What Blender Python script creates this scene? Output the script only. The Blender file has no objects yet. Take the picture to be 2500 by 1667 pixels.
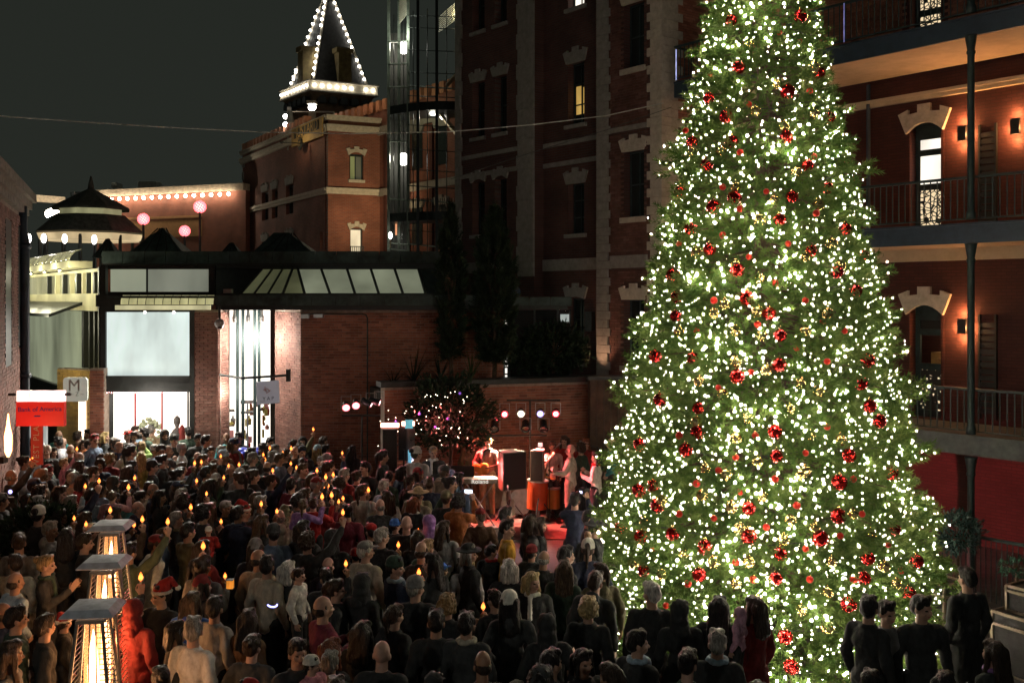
import bpy, bmesh, math, random
import numpy as np
from mathutils import Vector, Matrix, Quaternion, noise
random.seed(7); np.random.seed(7)
PI = math.pi
scene = bpy.context.scene
COL = scene.collection
# ------------------------------------------------------------------ camera
F, CX, VH, H = 2430.6, 1250.0, 728.0, 4.9        # photograph pixels (2500 x 1667), eye height in metres
cam_data = bpy.data.cameras.new('camera'); cam = bpy.data.objects.new('camera', cam_data)
COL.objects.link(cam); scene.camera = cam
cam.location = (0, 0, H); cam.rotation_euler = (PI/2, 0, 0)
cam_data.sensor_width = 36; cam_data.lens = 35
cam_data.shift_y = -(833.5 - VH) / 2500.0
cam_data.clip_end = 1000; cam_data.clip_start = 0.1
# ------------------------------------------------------------------ night sky
world = bpy.data.worlds.new('World'); scene.world = world; world.use_nodes = True
bg = world.node_tree.nodes['Background']
wn, wl = world.node_tree.nodes, world.node_tree.links      # faint city glow: a little lighter towards the horizon all round
wt = wn.new('ShaderNodeTexCoord'); wx = wn.new('ShaderNodeSeparateXYZ'); wl.new(wt.outputs['Generated'], wx.inputs[0])
wr = wn.new('ShaderNodeValToRGB'); wl.new(wx.outputs[2], wr.inputs[0]); we = wr.color_ramp.elements
we[0].position = .0; we[0].color = (.0205, .0235, .0190, 1); we[1].position = .45; we[1].color = (.0165, .0195, .0160, 1)
wl.new(wr.outputs[0], bg.inputs[0]); bg.inputs[1].default_value = 1.0
vs = scene.view_settings
vs.view_transform = 'Standard'; vs.look = 'None'; vs.exposure = 0.0; vs.gamma = 1.0
vs.use_curve_mapping = False
scene.cycles.use_denoising = True
scene.cycles.use_light_tree = True
scene.cycles.max_bounces = 5; scene.cycles.diffuse_bounces = 2; scene.cycles.glossy_bounces = 3
scene.cycles.transmission_bounces = 4; scene.cycles.transparent_max_bounces = 8
scene.cycles.sample_clamp_indirect = 4.0
scene.cycles.caustics_reflective = False; scene.cycles.caustics_refractive = False

def lamp(name, kind, loc, energy, color, parent=None, radius=.1, target=None, angle=60, blend=.5):
    d = bpy.data.lights.new(name, kind); d.energy = energy; d.color = color
    d.shadow_soft_size = radius
    if kind == 'SPOT': d.spot_size = math.radians(angle); d.spot_blend = blend
    o = bpy.data.objects.new(name, d); COL.objects.link(o)
    o.location = loc
    if target is not None:
        o.rotation_euler = (Vector(target) - Vector(loc)).to_track_quat('-Z', 'Y').to_euler()
    if parent is not None:
        o.parent = parent; o.location = Vector(loc) - BASE[parent.name]
    return o

# ------------------------------------------------------------------ materials
def nodes_of(m): return m.node_tree.nodes, m.node_tree.links
def mat(name, col, rough=.75, metal=0, var=.18, scale=6, bump=0, bscale=40, spec=.4, emis=None, estr=0, alpha=1, coat=0, stretch=None):
    m = bpy.data.materials.new(name); m.use_nodes = True
    N, L = nodes_of(m); b = N['Principled BSDF']
    b.inputs['Roughness'].default_value = rough; b.inputs['Metallic'].default_value = metal
    b.inputs['Specular IOR Level'].default_value = spec
    if coat: b.inputs['Coat Weight'].default_value = coat; b.inputs['Coat Roughness'].default_value = .08
    c = (*col, 1)
    if var:
        t = N.new('ShaderNodeTexCoord'); n = N.new('ShaderNodeTexNoise'); n.inputs['Scale'].default_value = scale
        n.inputs['Detail'].default_value = 6; n.inputs['Roughness'].default_value = .65
        if stretch:
            mp = N.new('ShaderNodeMapping'); mp.inputs['Scale'].default_value = stretch; L.new(t.outputs['Object'], mp.inputs[0]); L.new(mp.outputs[0], n.inputs['Vector'])
        else: L.new(t.outputs['Object'], n.inputs['Vector'])
        r = N.new('ShaderNodeValToRGB')
        lo, hi = max(.15, 1 - var*1.6), 1 + var*1.4
        r.color_ramp.elements[0].position = .3; r.color_ramp.elements[1].position = .7
        r.color_ramp.elements[0].color = (*[min(1, x*lo) for x in col], 1)
        r.color_ramp.elements[1].color = (*[min(1, x*hi) for x in col], 1)
        L.new(n.outputs[0], r.inputs[0]); L.new(r.outputs[0], b.inputs['Base Color'])
    else: b.inputs['Base Color'].default_value = c
    if bump:
        t2 = N.new('ShaderNodeTexCoord'); n2 = N.new('ShaderNodeTexNoise'); n2.inputs['Scale'].default_value = bscale
        n2.inputs['Detail'].default_value = 4
        if stretch:
            mp2 = N.new('ShaderNodeMapping'); mp2.inputs['Scale'].default_value = stretch; L.new(t2.outputs['Object'], mp2.inputs[0]); L.new(mp2.outputs[0], n2.inputs['Vector'])
        else: L.new(t2.outputs['Object'], n2.inputs['Vector'])
        bp = N.new('ShaderNodeBump'); bp.inputs['Strength'].default_value = min(1, bump); bp.inputs['Distance'].default_value = .02
        L.new(n2.outputs[0], bp.inputs['Height']); L.new(bp.outputs[0], b.inputs['Normal'])
    if emis is not None:
        b.inputs['Emission Color'].default_value = (*emis, 1); b.inputs['Emission Strength'].default_value = estr
    if alpha < 1: b.inputs['Alpha'].default_value = alpha
    return m

def glow(name, col, strength, var=0, scale=2.0, lo=.6):
    """something that gives off light: lit panes, bulbs, flames"""
    m = bpy.data.materials.new(name); m.use_nodes = True
    N, L = nodes_of(m); b = N['Principled BSDF']
    b.inputs['Base Color'].default_value = (*[min(.8, c*.25) for c in col], 1); b.inputs['Roughness'].default_value = .09
    b.inputs['Emission Color'].default_value = (*col, 1); b.inputs['Emission Strength'].default_value = strength
    if var:
        t = N.new('ShaderNodeTexCoord'); mp = N.new('ShaderNodeMapping'); mp.inputs['Scale'].default_value = (scale, scale, scale*.35)
        n = N.new('ShaderNodeTexNoise'); n.inputs['Scale'].default_value = 1; n.inputs['Detail'].default_value = 3
        L.new(t.outputs['Object'], mp.inputs[0]); L.new(mp.outputs[0], n.inputs['Vector'])
        r = N.new('ShaderNodeMapRange'); r.inputs[1].default_value = .3; r.inputs[2].default_value = .7
        r.inputs[3].default_value = strength*lo; r.inputs[4].default_value = strength*(1+var)
        L.new(n.outputs[0], r.inputs[0]); L.new(r.outputs[0], b.inputs['Emission Strength'])
    return m

def brick_mat(name, cols, rough=.85):
    """one brick colour per brick: per-face value 'rnd' on joined bricks, object random on single ones"""
    m = bpy.data.materials.new(name); m.use_nodes = True
    N, L = nodes_of(m); b = N['Principled BSDF']; b.inputs['Roughness'].default_value = rough
    a = N.new('ShaderNodeAttribute'); a.attribute_name = 'rnd'
    o = N.new('ShaderNodeObjectInfo')
    ad = N.new('ShaderNodeMath'); ad.operation = 'ADD'; L.new(a.outputs['Fac'], ad.inputs[0]); L.new(o.outputs['Random'], ad.inputs[1])
    fr = N.new('ShaderNodeMath'); fr.operation = 'FRACT'; L.new(ad.outputs[0], fr.inputs[0])
    r = N.new('ShaderNodeValToRGB'); els = r.color_ramp.elements
    while len(els) < len(cols): els.new(.5)
    for i, c in enumerate(cols): els[i].position = i/(len(cols)-1); els[i].color = (*c, 1)
    L.new(fr.outputs[0], r.inputs[0])
    g = N.new('ShaderNodeNewGeometry'); n = N.new('ShaderNodeTexNoise'); n.inputs['Scale'].default_value = 1.3; n.inputs['Detail'].default_value = 8
    n.inputs['Roughness'].default_value = .7
    L.new(g.outputs['Position'], n.inputs['Vector'])
    mr = N.new('ShaderNodeMapRange'); mr.inputs[1].default_value = .3; mr.inputs[2].default_value = .7; mr.inputs[3].default_value = .5; mr.inputs[4].default_value = 1.4
    L.new(n.outputs[0], mr.inputs[0])
    mx = N.new('ShaderNodeMix'); mx.data_type = 'RGBA'; mx.blend_type = 'MULTIPLY'; mx.inputs[0].default_value = 1
    L.new(r.outputs[0], mx.inputs[6]); L.new(mr.outputs[0], mx.inputs[7]); L.new(mx.outputs[2], b.inputs['Base Color'])
    n2 = N.new('ShaderNodeTexNoise'); n2.inputs['Scale'].default_value = 60; L.new(g.outputs['Position'], n2.inputs['Vector'])
    bp = N.new('ShaderNodeBump'); bp.inputs['Strength'].default_value = .5; bp.inputs['Distance'].default_value = .006
    L.new(n2.outputs[0], bp.inputs['Height']); L.new(bp.outputs[0], b.inputs['Normal'])
    return m

def brick_tex(name, cols, mortar, d, pitch=(.21, .07)):
    """brickwork too far off to tell the bricks apart; d = horizontal direction of the wall"""
    m = bpy.data.materials.new(name); m.use_nodes = True
    N, L = nodes_of(m); b = N['Principled BSDF']; b.inputs['Roughness'].default_value = .85
    g = N.new('ShaderNodeNewGeometry')
    dt = N.new('ShaderNodeVectorMath'); dt.operation = 'DOT_PRODUCT'; dt.inputs[1].default_value = (d[0], d[1], 0)
    L.new(g.outputs['Position'], dt.inputs[0])
    sp = N.new('ShaderNodeSeparateXYZ'); L.new(g.outputs['Position'], sp.inputs[0])
    cb = N.new('ShaderNodeCombineXYZ'); L.new(dt.outputs['Value'], cb.inputs[0]); L.new(sp.outputs[2], cb.inputs[1])
    br = N.new('ShaderNodeTexBrick'); br.inputs['Scale'].default_value = 1
    br.inputs['Brick Width'].default_value = pitch[0]; br.inputs['Row Height'].default_value = pitch[1]
    br.inputs['Mortar Size'].default_value = .008
    br.inputs['Color1'].default_value = (*cols[0], 1); br.inputs['Color2'].default_value = (*cols[1], 1); br.inputs['Mortar'].default_value = (*mortar, 1)
    L.new(cb.outputs[0], br.inputs['Vector'])
    n = N.new('ShaderNodeTexNoise'); n.inputs['Scale'].default_value = .9; n.inputs['Detail'].default_value = 8; L.new(g.outputs['Position'], n.inputs['Vector'])
    mr = N.new('ShaderNodeMapRange'); mr.inputs[1].default_value = .3; mr.inputs[2].default_value = .7; mr.inputs[3].default_value = .65; mr.inputs[4].default_value = 1.25
    L.new(n.outputs[0], mr.inputs[0])
    mx = N.new('ShaderNodeMix'); mx.data_type = 'RGBA'; mx.blend_type = 'MULTIPLY'; mx.inputs[0].default_value = 1
    L.new(br.outputs[0], mx.inputs[6]); L.new(mr.outputs[0], mx.inputs[7]); L.new(mx.outputs[2], b.inputs['Base Color'])
    bp = N.new('ShaderNodeBump'); bp.inputs['Strength'].default_value = .6; bp.inputs['Distance'].default_value = .01; bp.invert = True
    L.new(br.outputs['Fac'], bp.inputs['Height']); L.new(bp.outputs[0], b.inputs['Normal'])
    return m

# ------------------------------------------------------------------ mesh builder
def W(u, v, Y): return Vector(((u-CX)*Y/F, Y, H-(v-VH)*Y/F))
BASE = {}
class MB:
    def __init__(s): s.v = []; s.f = []; s.m = []; s.r = []
    def add(s, vs, fs, mi=0, rnd=0.0):
        o = len(s.v); s.v += [tuple(p) for p in vs]
        for f in fs: s.f.append(tuple(i+o for i in f)); s.m.append(mi); s.r.append(rnd)
        return s
    def hexa(s, c, mi=0, rnd=0.0):      # 8 corners: bottom loop then top loop
        return s.add(c, [(0,3,2,1),(4,5,6,7),(0,1,5,4),(1,2,6,5),(2,3,7,6),(3,0,4,7)], mi, rnd)
    def box(s, x0, x1, y0, y1, z0, z1, mi=0, f=None, rnd=0.0):
        c = [(x0,y0,z0),(x1,y0,z0),(x1,y1,z0),(x0,y1,z0),(x0,y0,z1),(x1,y0,z1),(x1,y1,z1),(x0,y1,z1)]
        if f: c = [f(*p) for p in c]
        return s.hexa(c, mi, rnd)
    def quad(s, a, b, c, d, mi=0): return s.add([a,b,c,d], [(0,1,2,3)], mi)
    def prism(s, poly, a, b, f, mi=0):  # poly in (s,z), extruded from depth a to depth b in frame f
        n = len(poly)
        vs = [f(p[0], a, p[1]) for p in poly] + [f(p[0], b, p[1]) for p in poly]
        fs = [(i, (i+1) % n, n+(i+1) % n, n+i) for i in range(n)] + [tuple(range(n))[::-1], tuple(range(n, 2*n))]
        return s.add(vs, fs, mi)
    def tube(s, pts, r, n=8, mi=0, r2=None, cap=True):
        pts = [Vector(p) for p in pts]; k = len(pts); vs = []
        up = None
        for i, p in enumerate(pts):
            t = (pts[min(i+1, k-1)] - pts[max(i-1, 0)]).normalized()
            a = t.cross(Vector((0,0,1)) if abs(t.z) < .95 else Vector((1,0,0))).normalized()
            if up is not None and a.dot(up) < 0: a = -a
            up = a; b = t.cross(a)
            rr = r if r2 is None else r + (r2-r)*i/max(1, k-1)
            vs += [p + a*(rr*math.cos(2*PI*j/n)) + b*(rr*math.sin(2*PI*j/n)) for j in range(n)]
        fs = [(i*n+j, i*n+(j+1) % n, (i+1)*n+(j+1) % n, (i+1)*n+j) for i in range(k-1) for j in range(n)]
        if cap: fs += [tuple(range(n))[::-1], tuple(range((k-1)*n, k*n))]
        return s.add(vs, fs, mi)
    def lathe(s, prof, c=(0,0,0), n=16, mi=0, axis=None):   # prof: (r,z)
        c = Vector(c); q = Quaternion() if axis is None else Vector((0,0,1)).rotation_difference(Vector(axis).normalized())
        vs = [c + q @ Vector((r*math.cos(2*PI*j/n), r*math.sin(2*PI*j/n), z)) for r, z in prof for j in range(n)]
        k = len(prof)
        fs = [(i*n+j, i*n+(j+1) % n, (i+1)*n+(j+1) % n, (i+1)*n+j) for i in range(k-1) for j in range(n)]
        fs += [tuple(range(n))[::-1], tuple(range((k-1)*n, k*n))]
        return s.add(vs, fs, mi)
    def ball(s, c, r, n=12, m=8, mi=0, q=None):
        rx, ry, rz = (r, r, r) if not hasattr(r, '__len__') else r
        c = Vector(c); vs = []
        P = [Vector((0,0,rz))] + [Vector((rx*math.sin(PI*i/m)*math.cos(2*PI*j/n), ry*math.sin(PI*i/m)*math.sin(2*PI*j/n), rz*math.cos(PI*i/m))) for i in range(1, m) for j in range(n)] + [Vector((0,0,-rz))]
        vs = [c + (q @ p if q else p) for p in P]
        fs = [(0, 1+j, 1+(j+1) % n) for j in range(n)]
        for i in range(m-2):
            fs += [(1+i*n+j, 1+(i+1)*n+j, 1+(i+1)*n+(j+1) % n, 1+i*n+(j+1) % n) for j in range(n)]
        e = len(P)-1; fs += [(e, 1+(m-2)*n+(j+1) % n, 1+(m-2)*n+j) for j in range(n)]
        return s.add(vs, fs, mi)
    def mesh(s, name, mats, off=(0,0,0), smooth=False, rnd=False):
        me = bpy.data.meshes.new(name)
        ox, oy, oz = off
        me.from_pydata([(x-ox, y-oy, z-oz) for x, y, z in s.v], [], s.f)
        for m in (mats if isinstance(mats, (list, tuple)) else [mats]): me.materials.append(m)
        if any(s.m): me.polygons.foreach_set('material_index', s.m)
        if smooth: me.polygons.foreach_set('use_smooth', [True]*len(s.f))
        if rnd: me.attributes.new('rnd', 'FLOAT', 'FACE').data.foreach_set('value', s.r)
        me.update(); return me

def obj(name, me, parent=None, loc=None):
    o = bpy.data.objects.new(name, me); COL.objects.link(o)
    if parent is not None: o.parent = parent; BASE[o.name] = BASE.get(parent.name, Vector())
    if loc is not None: o.location = loc
    return o
def thing(name, label, cat, loc=(0,0,0), group=None, rz=0):
    o = bpy.data.objects.new(name, None); COL.objects.link(o); o.empty_display_size = .2
    o.location = loc; o.rotation_euler = (0, 0, rz); BASE[o.name] = Vector(loc)
    return tag(o, label, cat, group)
def tag(o, label, cat, group=None):
    o['label'] = label; o['category'] = cat
    if group: o['group'] = group
    return o
def part(t, name, mb, m, smooth=False, rnd=False, stuff=False):     # mb in world coordinates
    o = obj(name, mb.mesh(name, m, BASE[t.name], smooth, rnd), t)
    if stuff: o['kind'] = 'stuff'
    return o
def lpart(t, name, mb, m, smooth=False, loc=None):                   # mb in the thing's own coordinates
    return obj(name, mb.mesh(name, m, (0,0,0), smooth), t, loc)
def struct(name, mb, m, kind='structure', smooth=False):
    o = obj(name, mb.mesh(name, m, (0,0,0), smooth)); o['kind'] = kind; return o
def solo(name, mb, m, label, cat, group=None, loc=(0,0,0), smooth=False):
    o = obj(name, mb.mesh(name, m, loc, smooth), None, loc); BASE[o.name] = Vector(loc)
    return tag(o, label, cat, group)
def frame(o, d):
    o = Vector((o[0], o[1], 0)); d = Vector((d[0], d[1], 0)).normalized(); n = Vector((-d.y, d.x, 0))
    if n.dot(o + d*.01) < 0: n = -n                   # n points away from the camera
    def f(s, nn, z): p = o + d*s + n*nn; return Vector((p.x, p.y, z))
    f.d = d; f.n = n; f.o = o
    return f
def text(s, size, loc, right, up, m, parent, name='lettering', ext=.004, align='CENTER', spacing=1.0):
    c = bpy.data.curves.new('t', 'FONT'); c.body = s; c.size = size; c.extrude = ext; c.align_x = align; c.align_y = 'CENTER'; c.space_character = spacing
    c.resolution_u = 3
    t = bpy.data.objects.new('t', c); COL.objects.link(t)
    dg = bpy.context.evaluated_depsgraph_get(); me = bpy.data.meshes.new_from_object(t.evaluated_get(dg))
    bpy.data.objects.remove(t); bpy.data.curves.remove(c)
    r = Vector(right).normalized(); u = Vector(up).normalized(); n = r.cross(u)
    M = Matrix(((r.x,u.x,n.x,0),(r.y,u.y,n.y,0),(r.z,u.z,n.z,0),(0,0,0,1)))
    b = BASE[parent.name]
    me.transform(Matrix.Translation(Vector(loc)-b) @ M); me.materials.clear(); me.materials.append(m); me.name = name
    return obj(name, me, parent)

def bricks(t, f, s0, s1, z0, z1, n, m, holes=(), want=300, pitch=(.2, .066), view=True, deep=.045, proud=.011):
    """brick courses laid on the face n of frame f: the nearest in view are objects, the rest one joined part"""
    L, Hh = pitch; g = .010; items = []
    rows = int((z1-z0)/Hh)
    for r in range(rows):
        z = z0 + r*Hh; s = s0 - (L*.5 if r % 2 else 0)
        while s < s1 - .02:
            a, b = max(s, s0), min(s+L-g, s1)
            if b-a > .03:
                c = (a+b)/2; zc = z+Hh/2
                if not any(h[0]-.01 < c < h[1]+.01 and h[2]-.02 < zc < h[3]+.02 for h in holes): items.append((a, b, z, z+Hh-g))
            s += L
    full = L-g-.001; scored = []
    for it in items:
        p = f((it[0]+it[1])/2, n, it[2]); u = CX+F*p.x/p.y; v = VH-F*(p.z-H)/p.y
        vis = 0 if (0 < u < 2500 and 0 < v < 1667) else 1
        scored.append((vis, 0 if it[1]-it[0] > full-.003 else 1, p.length if view else -p.z, it))
    scored.sort(key=lambda x: x[:3])
    me = MB().box(-.5*(L-g), .5*(L-g), -deep, proud, 0, Hh-g).mesh('brick', m)
    k = 0; rest = MB()
    ang = math.atan2(f.d.y, f.d.x)
    for vis, sh, dist, it in scored:
        a, b, za, zb = it
        j = random.uniform(-.004, .004)
        if k < want and not sh and not vis:
            o = obj('brick', me, t); p = f((a+b)/2, n - j, za) - BASE[t.name]
            o.location = p; o.rotation_euler = (0, 0, ang if Vector((-math.sin(ang), math.cos(ang), 0)).dot(-f.n) > 0 else ang+PI)
            k += 1
        else:
            rest.box(a, b, n-proud-j, n+deep, za, zb, 0, f, random.random())
    if rest.v: part(t, 'brickwork', rest, m, rnd=True, stuff=True)

# shared materials
M = {}
M['brick_red'] = brick_mat('red_brick', [(.27,.098,.062),(.35,.135,.084),(.19,.074,.05),(.39,.165,.105),(.30,.115,.073)])
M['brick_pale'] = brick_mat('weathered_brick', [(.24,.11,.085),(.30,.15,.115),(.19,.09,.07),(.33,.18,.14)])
M['brick_dim'] = brick_mat('sooty_brick', [(.13,.058,.045),(.165,.078,.06),(.105,.048,.038),(.18,.095,.075)])  # darker brick tones for the tower front
M['mortar'] = mat('mortar', (.34,.27,.22), .95, var=.2, scale=9, bump=.4)
M['mortar_dark'] = mat('dark_mortar', (.17,.13,.11), .95, var=.2, scale=9, bump=.4)
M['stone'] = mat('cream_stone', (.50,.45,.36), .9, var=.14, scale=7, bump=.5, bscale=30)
M['stone_dim'] = mat('grey_painted_stone', (.25,.24,.215), .9, var=.14, scale=7, bump=.5, bscale=30)  # darker copy of the cream stone, shade of dim faces put into its colour
M['red_paint'] = brick_tex('red_painted_brick', ((.080,.022,.017),(.064,.018,.014)), (.050,.016,.013), (-.628,.778), (.2,.066))
M['teal'] = mat('teal_painted_iron', (.020,.036,.036), .55, metal=.0, var=.2, scale=8, bump=.2)
M['blue_iron'] = mat('blue_painted_steel', (.026,.042,.062), .5, var=.15, scale=6, bump=.15)
M['copper'] = mat('weathered_dark_copper', (.045,.065,.06), .6, metal=.3, var=.4, scale=3, bump=.3)
M['black'] = mat('black_paint', (.02,.023,.022), .5, var=.2, scale=8)
M['dark_metal'] = mat('dark_metal', (.03,.034,.033), .4, metal=.5, var=.2, scale=10)
M['soffit'] = mat('cream_plaster', (.55,.45,.30), .9, var=.1, scale=3, bump=.2)
M['concrete'] = mat('painted_concrete', (.09,.10,.097), .85, var=.18, scale=5, bump=.5)
M['glass_dark'] = mat('dark_glass', (.02,.026,.025), .08, var=0, spec=.6)
M['chrome'] = mat('bare_steel', (.45,.46,.46), .3, metal=.9, var=.15, scale=12)
M['wood'] = mat('dark_wood', (.07,.04,.025), .7, var=.3, scale=5, bump=.4)
M['cream'] = mat('cream_painted_steel', (.60,.56,.36), .6, var=.08, scale=4)
# ================================================================== GROUND
mb = MB(); mb.quad((-80,-25,0),(80,-25,0),(80,140,0),(-80,140,0))
struct('ground', mb, mat('paved_ground', (.07,.062,.055), .8, var=.25, scale=1.5, bump=.5, bscale=8))

def lintel(f, sc, w, z0, h, n0, n1, arch=.0, seg=8):
    """castle-shaped keystone lintel: stepped top, splayed ends, flat or arched underside"""
    a, b = w/2, w/2+.1*h/.35
    top = [(-b, h*.72), (-b*.62, h*.86), (-b*.62, h*.68), (-b*.24, h*.72), (-b*.24, h), (b*.24, h), (b*.24, h*.72), (b*.62, h*.68), (b*.62, h*.86), (b, h*.72)]
    bot = [(a*(1-2*i/seg), arch*(1-(1-2*i/seg)**2)) for i in range(seg+1)] if arch else [(a, 0), (-a, 0)]
    poly = [(sc+x, z0+z) for x, z in top + bot]
    mb = MB()
    # cut in voussoir strips so the concave outline fills well
    xs = sorted({round(p[0], 4) for p in poly})
    def yat(path, x, side):
        best = []
        for (x0, y0), (x1, y1) in zip(path, path[1:]):
            if min(x0,x1)-1e-6 <= x <= max(x0,x1)+1e-6 and abs(x1-x0) > 1e-6: best.append(y0+(y1-y0)*(x-x0)/(x1-x0))
        return best
    T = [(sc+x, z0+z) for x, z in top]; B = [(sc+x, z0+z) for x, z in bot]
    for x0, x1 in zip(xs, xs[1:]):
        if x1-x0 < 1e-4: continue
        e = (x1-x0)*.01; t0 = yat(T, x0+e, 0); t1 = yat(T, x1-e, 0)
        b0 = yat(B, x0+e, 0) or [z0 + (abs(x0-sc)-a)/(b-a+1e-6)*h*.72 if abs(x0-sc) > a else z0]
        b1 = yat(B, x1-e, 0) or [z0 + (abs(x1-sc)-a)/(b-a+1e-6)*h*.72 if abs(x1-sc) > a else z0]
        if not t0 or not t1: continue
        mb.hexa([f(x0,n0,b0[0]),f(x1,n0,b1[0]),f(x1,n1,b1[0]),f(x0,n1,b0[0]),f(x0,n0,t0[0]),f(x1,n0,t1[0]),f(x1,n1,t1[0]),f(x0,n1,t0[0])])
    return mb

def wall_with_holes(mb, f, s0, s1, z0, z1, n0, n1, holes, mi=0):
    """solid wall slab between n0 (front) and n1 with rectangular openings"""
    ss = sorted({s0, s1, *[max(s0, min(s1, h[0])) for h in holes], *[max(s0, min(s1, h[1])) for h in holes]})
    for a, b in zip(ss, ss[1:]):
        if b-a < 1e-4: continue
        cuts = sorted([(max(z0, h[2]), min(z1, h[3])) for h in holes if h[0] < (a+b)/2 < h[1]])
        z = z0
        for c0, c1 in cuts:
            if c0 > z: mb.box(a, b, n0, n1, z, c0, mi, f)
            z = max(z, c1)
        if z < z1: mb.box(a, b, n0, n1, z, z1, mi, f)

def window(t, f, s0, s1, z0, z1, n, pane, cols=2, rows=2, fr=.045, frame_m=None, transom=None, name='window'):
    """recessed sash window: frame part with its panes as sub-parts"""
    m = MB(); fm = frame_m or M['teal']
    m.box(s0, s0+fr, n, n+.06, z0, z1, 0, f); m.box(s1-fr, s1, n, n+.06, z0, z1, 0, f)
    m.box(s0+fr, s1-fr, n, n+.06, z0, z0+fr, 0, f); m.box(s0+fr, s1-fr, n, n+.06, z1-fr, z1, 0, f)
    for i in range(1, cols): c = s0+(s1-s0)*i/cols; m.box(c-fr*.35, c+fr*.35, n+.004, n+.05, z0+fr, z1-fr, 0, f)
    for i in range(1, rows): c = z0+(z1-z0)*i/rows; m.box(s0+fr, s1-fr, n+.008, n+.046, c-fr*.4, c+fr*.4, 0, f)
    w = part(t, name, m, fm)
    panes = pane if isinstance(pane, list) else [(s0+fr, s1-fr, z0+fr, z1-fr, pane)]
    for a, b, c, d, pm in panes:
        part_(w, 'pane', MB().box(a, b, n+.025, n+.03, c, d, 0, f), pm)
    return w
def part_(p, name, mb, m, **k): return part(p, name, mb, m, **k)

G_yellow = glow('lit_amber_pane', (1,.62,.16), .42, .3, 3)
G_cream = glow('lit_cream_pane', (1,.84,.55), .85, .15, 2)
G_white = glow('lit_white_pane', (1,.93,.80), 1.3, .1, 2)
G_slit = glow('lit_curtain_gap', (1,.62,.40), .9, .3, 5)

# ================================================================== BRICK TOWER (dark, behind the tree)
TC = (3.53, 23.5); td = (-.628, .778)
ft = frame(TC, td)                       # s runs left and away along the front, n into the building
fr_ = frame(TC, (ft.n.x, ft.n.y))        # the short right-hand return: s into the building, n to the left/back
tower = thing('brick_tower', 'tall dark brick building with pale quoin corners and castle-shaped lintels behind the plaza', 'building', (TC[0], TC[1], 0))
TZ = 16.5
S = {'w3': (.41, 1.75), 'w2': (2.17, 4.69), 'w1': (5.35, 8.02)}
h3 = [(.58, 1.25, 10.5, 12.1), (.58, 1.25, 6.87, 8.5), (.58, 1.25, 3.24, 4.88)]
h2 = [(3.05, 3.68, 12.6, 14.3), (3.05, 3.68, 9.5, 11.15), (3.05, 3.68, 6.6, 7.95), (3.05, 3.68, 3.2, 4.9)]
h1 = [(a, b, c, d) for a, b in ((6.91, 7.5), (5.88, 6.44)) for c, d in ((12.7, 14.3), (9.6, 11.25), (6.75, 8.3))]
core = MB()
wall_with_holes(core, ft, .0, 2.17, 0, TZ, .02, .40, h3)
wall_with_holes(core, ft, 4.69, 8.25, 0, TZ, .02, .40, h1)
wall_with_holes(core, ft, 2.17, 4.69, 0, TZ, .36, .70, h2)
core.box(0.0, 8.25, 1.0, 6.0, 0, TZ, 0, ft)
core.box(.0, .36, .40, 1.0, 0, TZ, 0, ft); core.box(7.9, 8.25, .40, 1.0, 0, TZ, 0, ft)
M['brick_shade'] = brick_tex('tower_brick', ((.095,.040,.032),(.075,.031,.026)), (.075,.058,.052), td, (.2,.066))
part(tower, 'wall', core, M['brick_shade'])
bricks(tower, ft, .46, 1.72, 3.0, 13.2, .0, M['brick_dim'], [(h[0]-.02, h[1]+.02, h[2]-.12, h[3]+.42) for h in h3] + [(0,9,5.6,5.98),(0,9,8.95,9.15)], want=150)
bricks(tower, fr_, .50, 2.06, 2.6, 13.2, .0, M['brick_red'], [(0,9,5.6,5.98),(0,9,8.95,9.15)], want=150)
# quoin stones: alternate long and short blocks at the corner, straight pilasters further left
qa = MB().box(-.012, .44, -.03, .30, 0, .20).mesh('quoin_stone', M['stone_dim'])
for r in range(int((TZ-2.9)/.21)):
    z = 2.9 + r*.21; lo = r % 2
    m = MB(); s1 = .45 if lo else .34; nn = .72 if lo else .55
    m.box(-.03, s1, -.03, .02, z, z+.20, 0, ft)
    m.box(-.03, .0, .02, nn, z, z+.20, 0, ft)
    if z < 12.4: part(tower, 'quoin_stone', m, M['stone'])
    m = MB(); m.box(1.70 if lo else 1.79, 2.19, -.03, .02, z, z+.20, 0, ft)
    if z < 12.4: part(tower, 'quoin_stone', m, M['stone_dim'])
m = MB()
for r in range(int((TZ-5.5)/.42)):
    z = 5.5+r*.42
    for a, b in ((4.66, 5.38 if r % 2 else 5.32), (8.0 if r % 2 else 8.05, 8.29)): part(tower, 'quoin_stone', MB().box(a, b, -.05, .02, z, z+.41, 0, ft), M['stone_dim'])
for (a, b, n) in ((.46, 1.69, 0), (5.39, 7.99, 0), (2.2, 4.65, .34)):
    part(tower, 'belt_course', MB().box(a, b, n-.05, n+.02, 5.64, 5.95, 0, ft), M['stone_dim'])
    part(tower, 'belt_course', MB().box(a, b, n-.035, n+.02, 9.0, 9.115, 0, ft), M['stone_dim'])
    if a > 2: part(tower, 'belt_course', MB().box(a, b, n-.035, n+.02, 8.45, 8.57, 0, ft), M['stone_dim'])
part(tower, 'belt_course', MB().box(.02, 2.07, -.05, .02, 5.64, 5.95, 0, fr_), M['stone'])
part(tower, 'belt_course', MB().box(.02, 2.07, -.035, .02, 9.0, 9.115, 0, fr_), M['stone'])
dark = M['glass_dark']
for h in h3:
    window(tower, ft, h[0], h[1], h[2], h[3], .22, dark, 2, 2)
    part(tower, 'lintel', lintel(ft, .915, .74, h[3]-.02, .40, -.045, .03), M['stone'])
    part(tower, 'sill', MB().box(.5, 1.33, -.07, .1, h[2]-.13, h[2], 0, ft), M['stone'])
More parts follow.
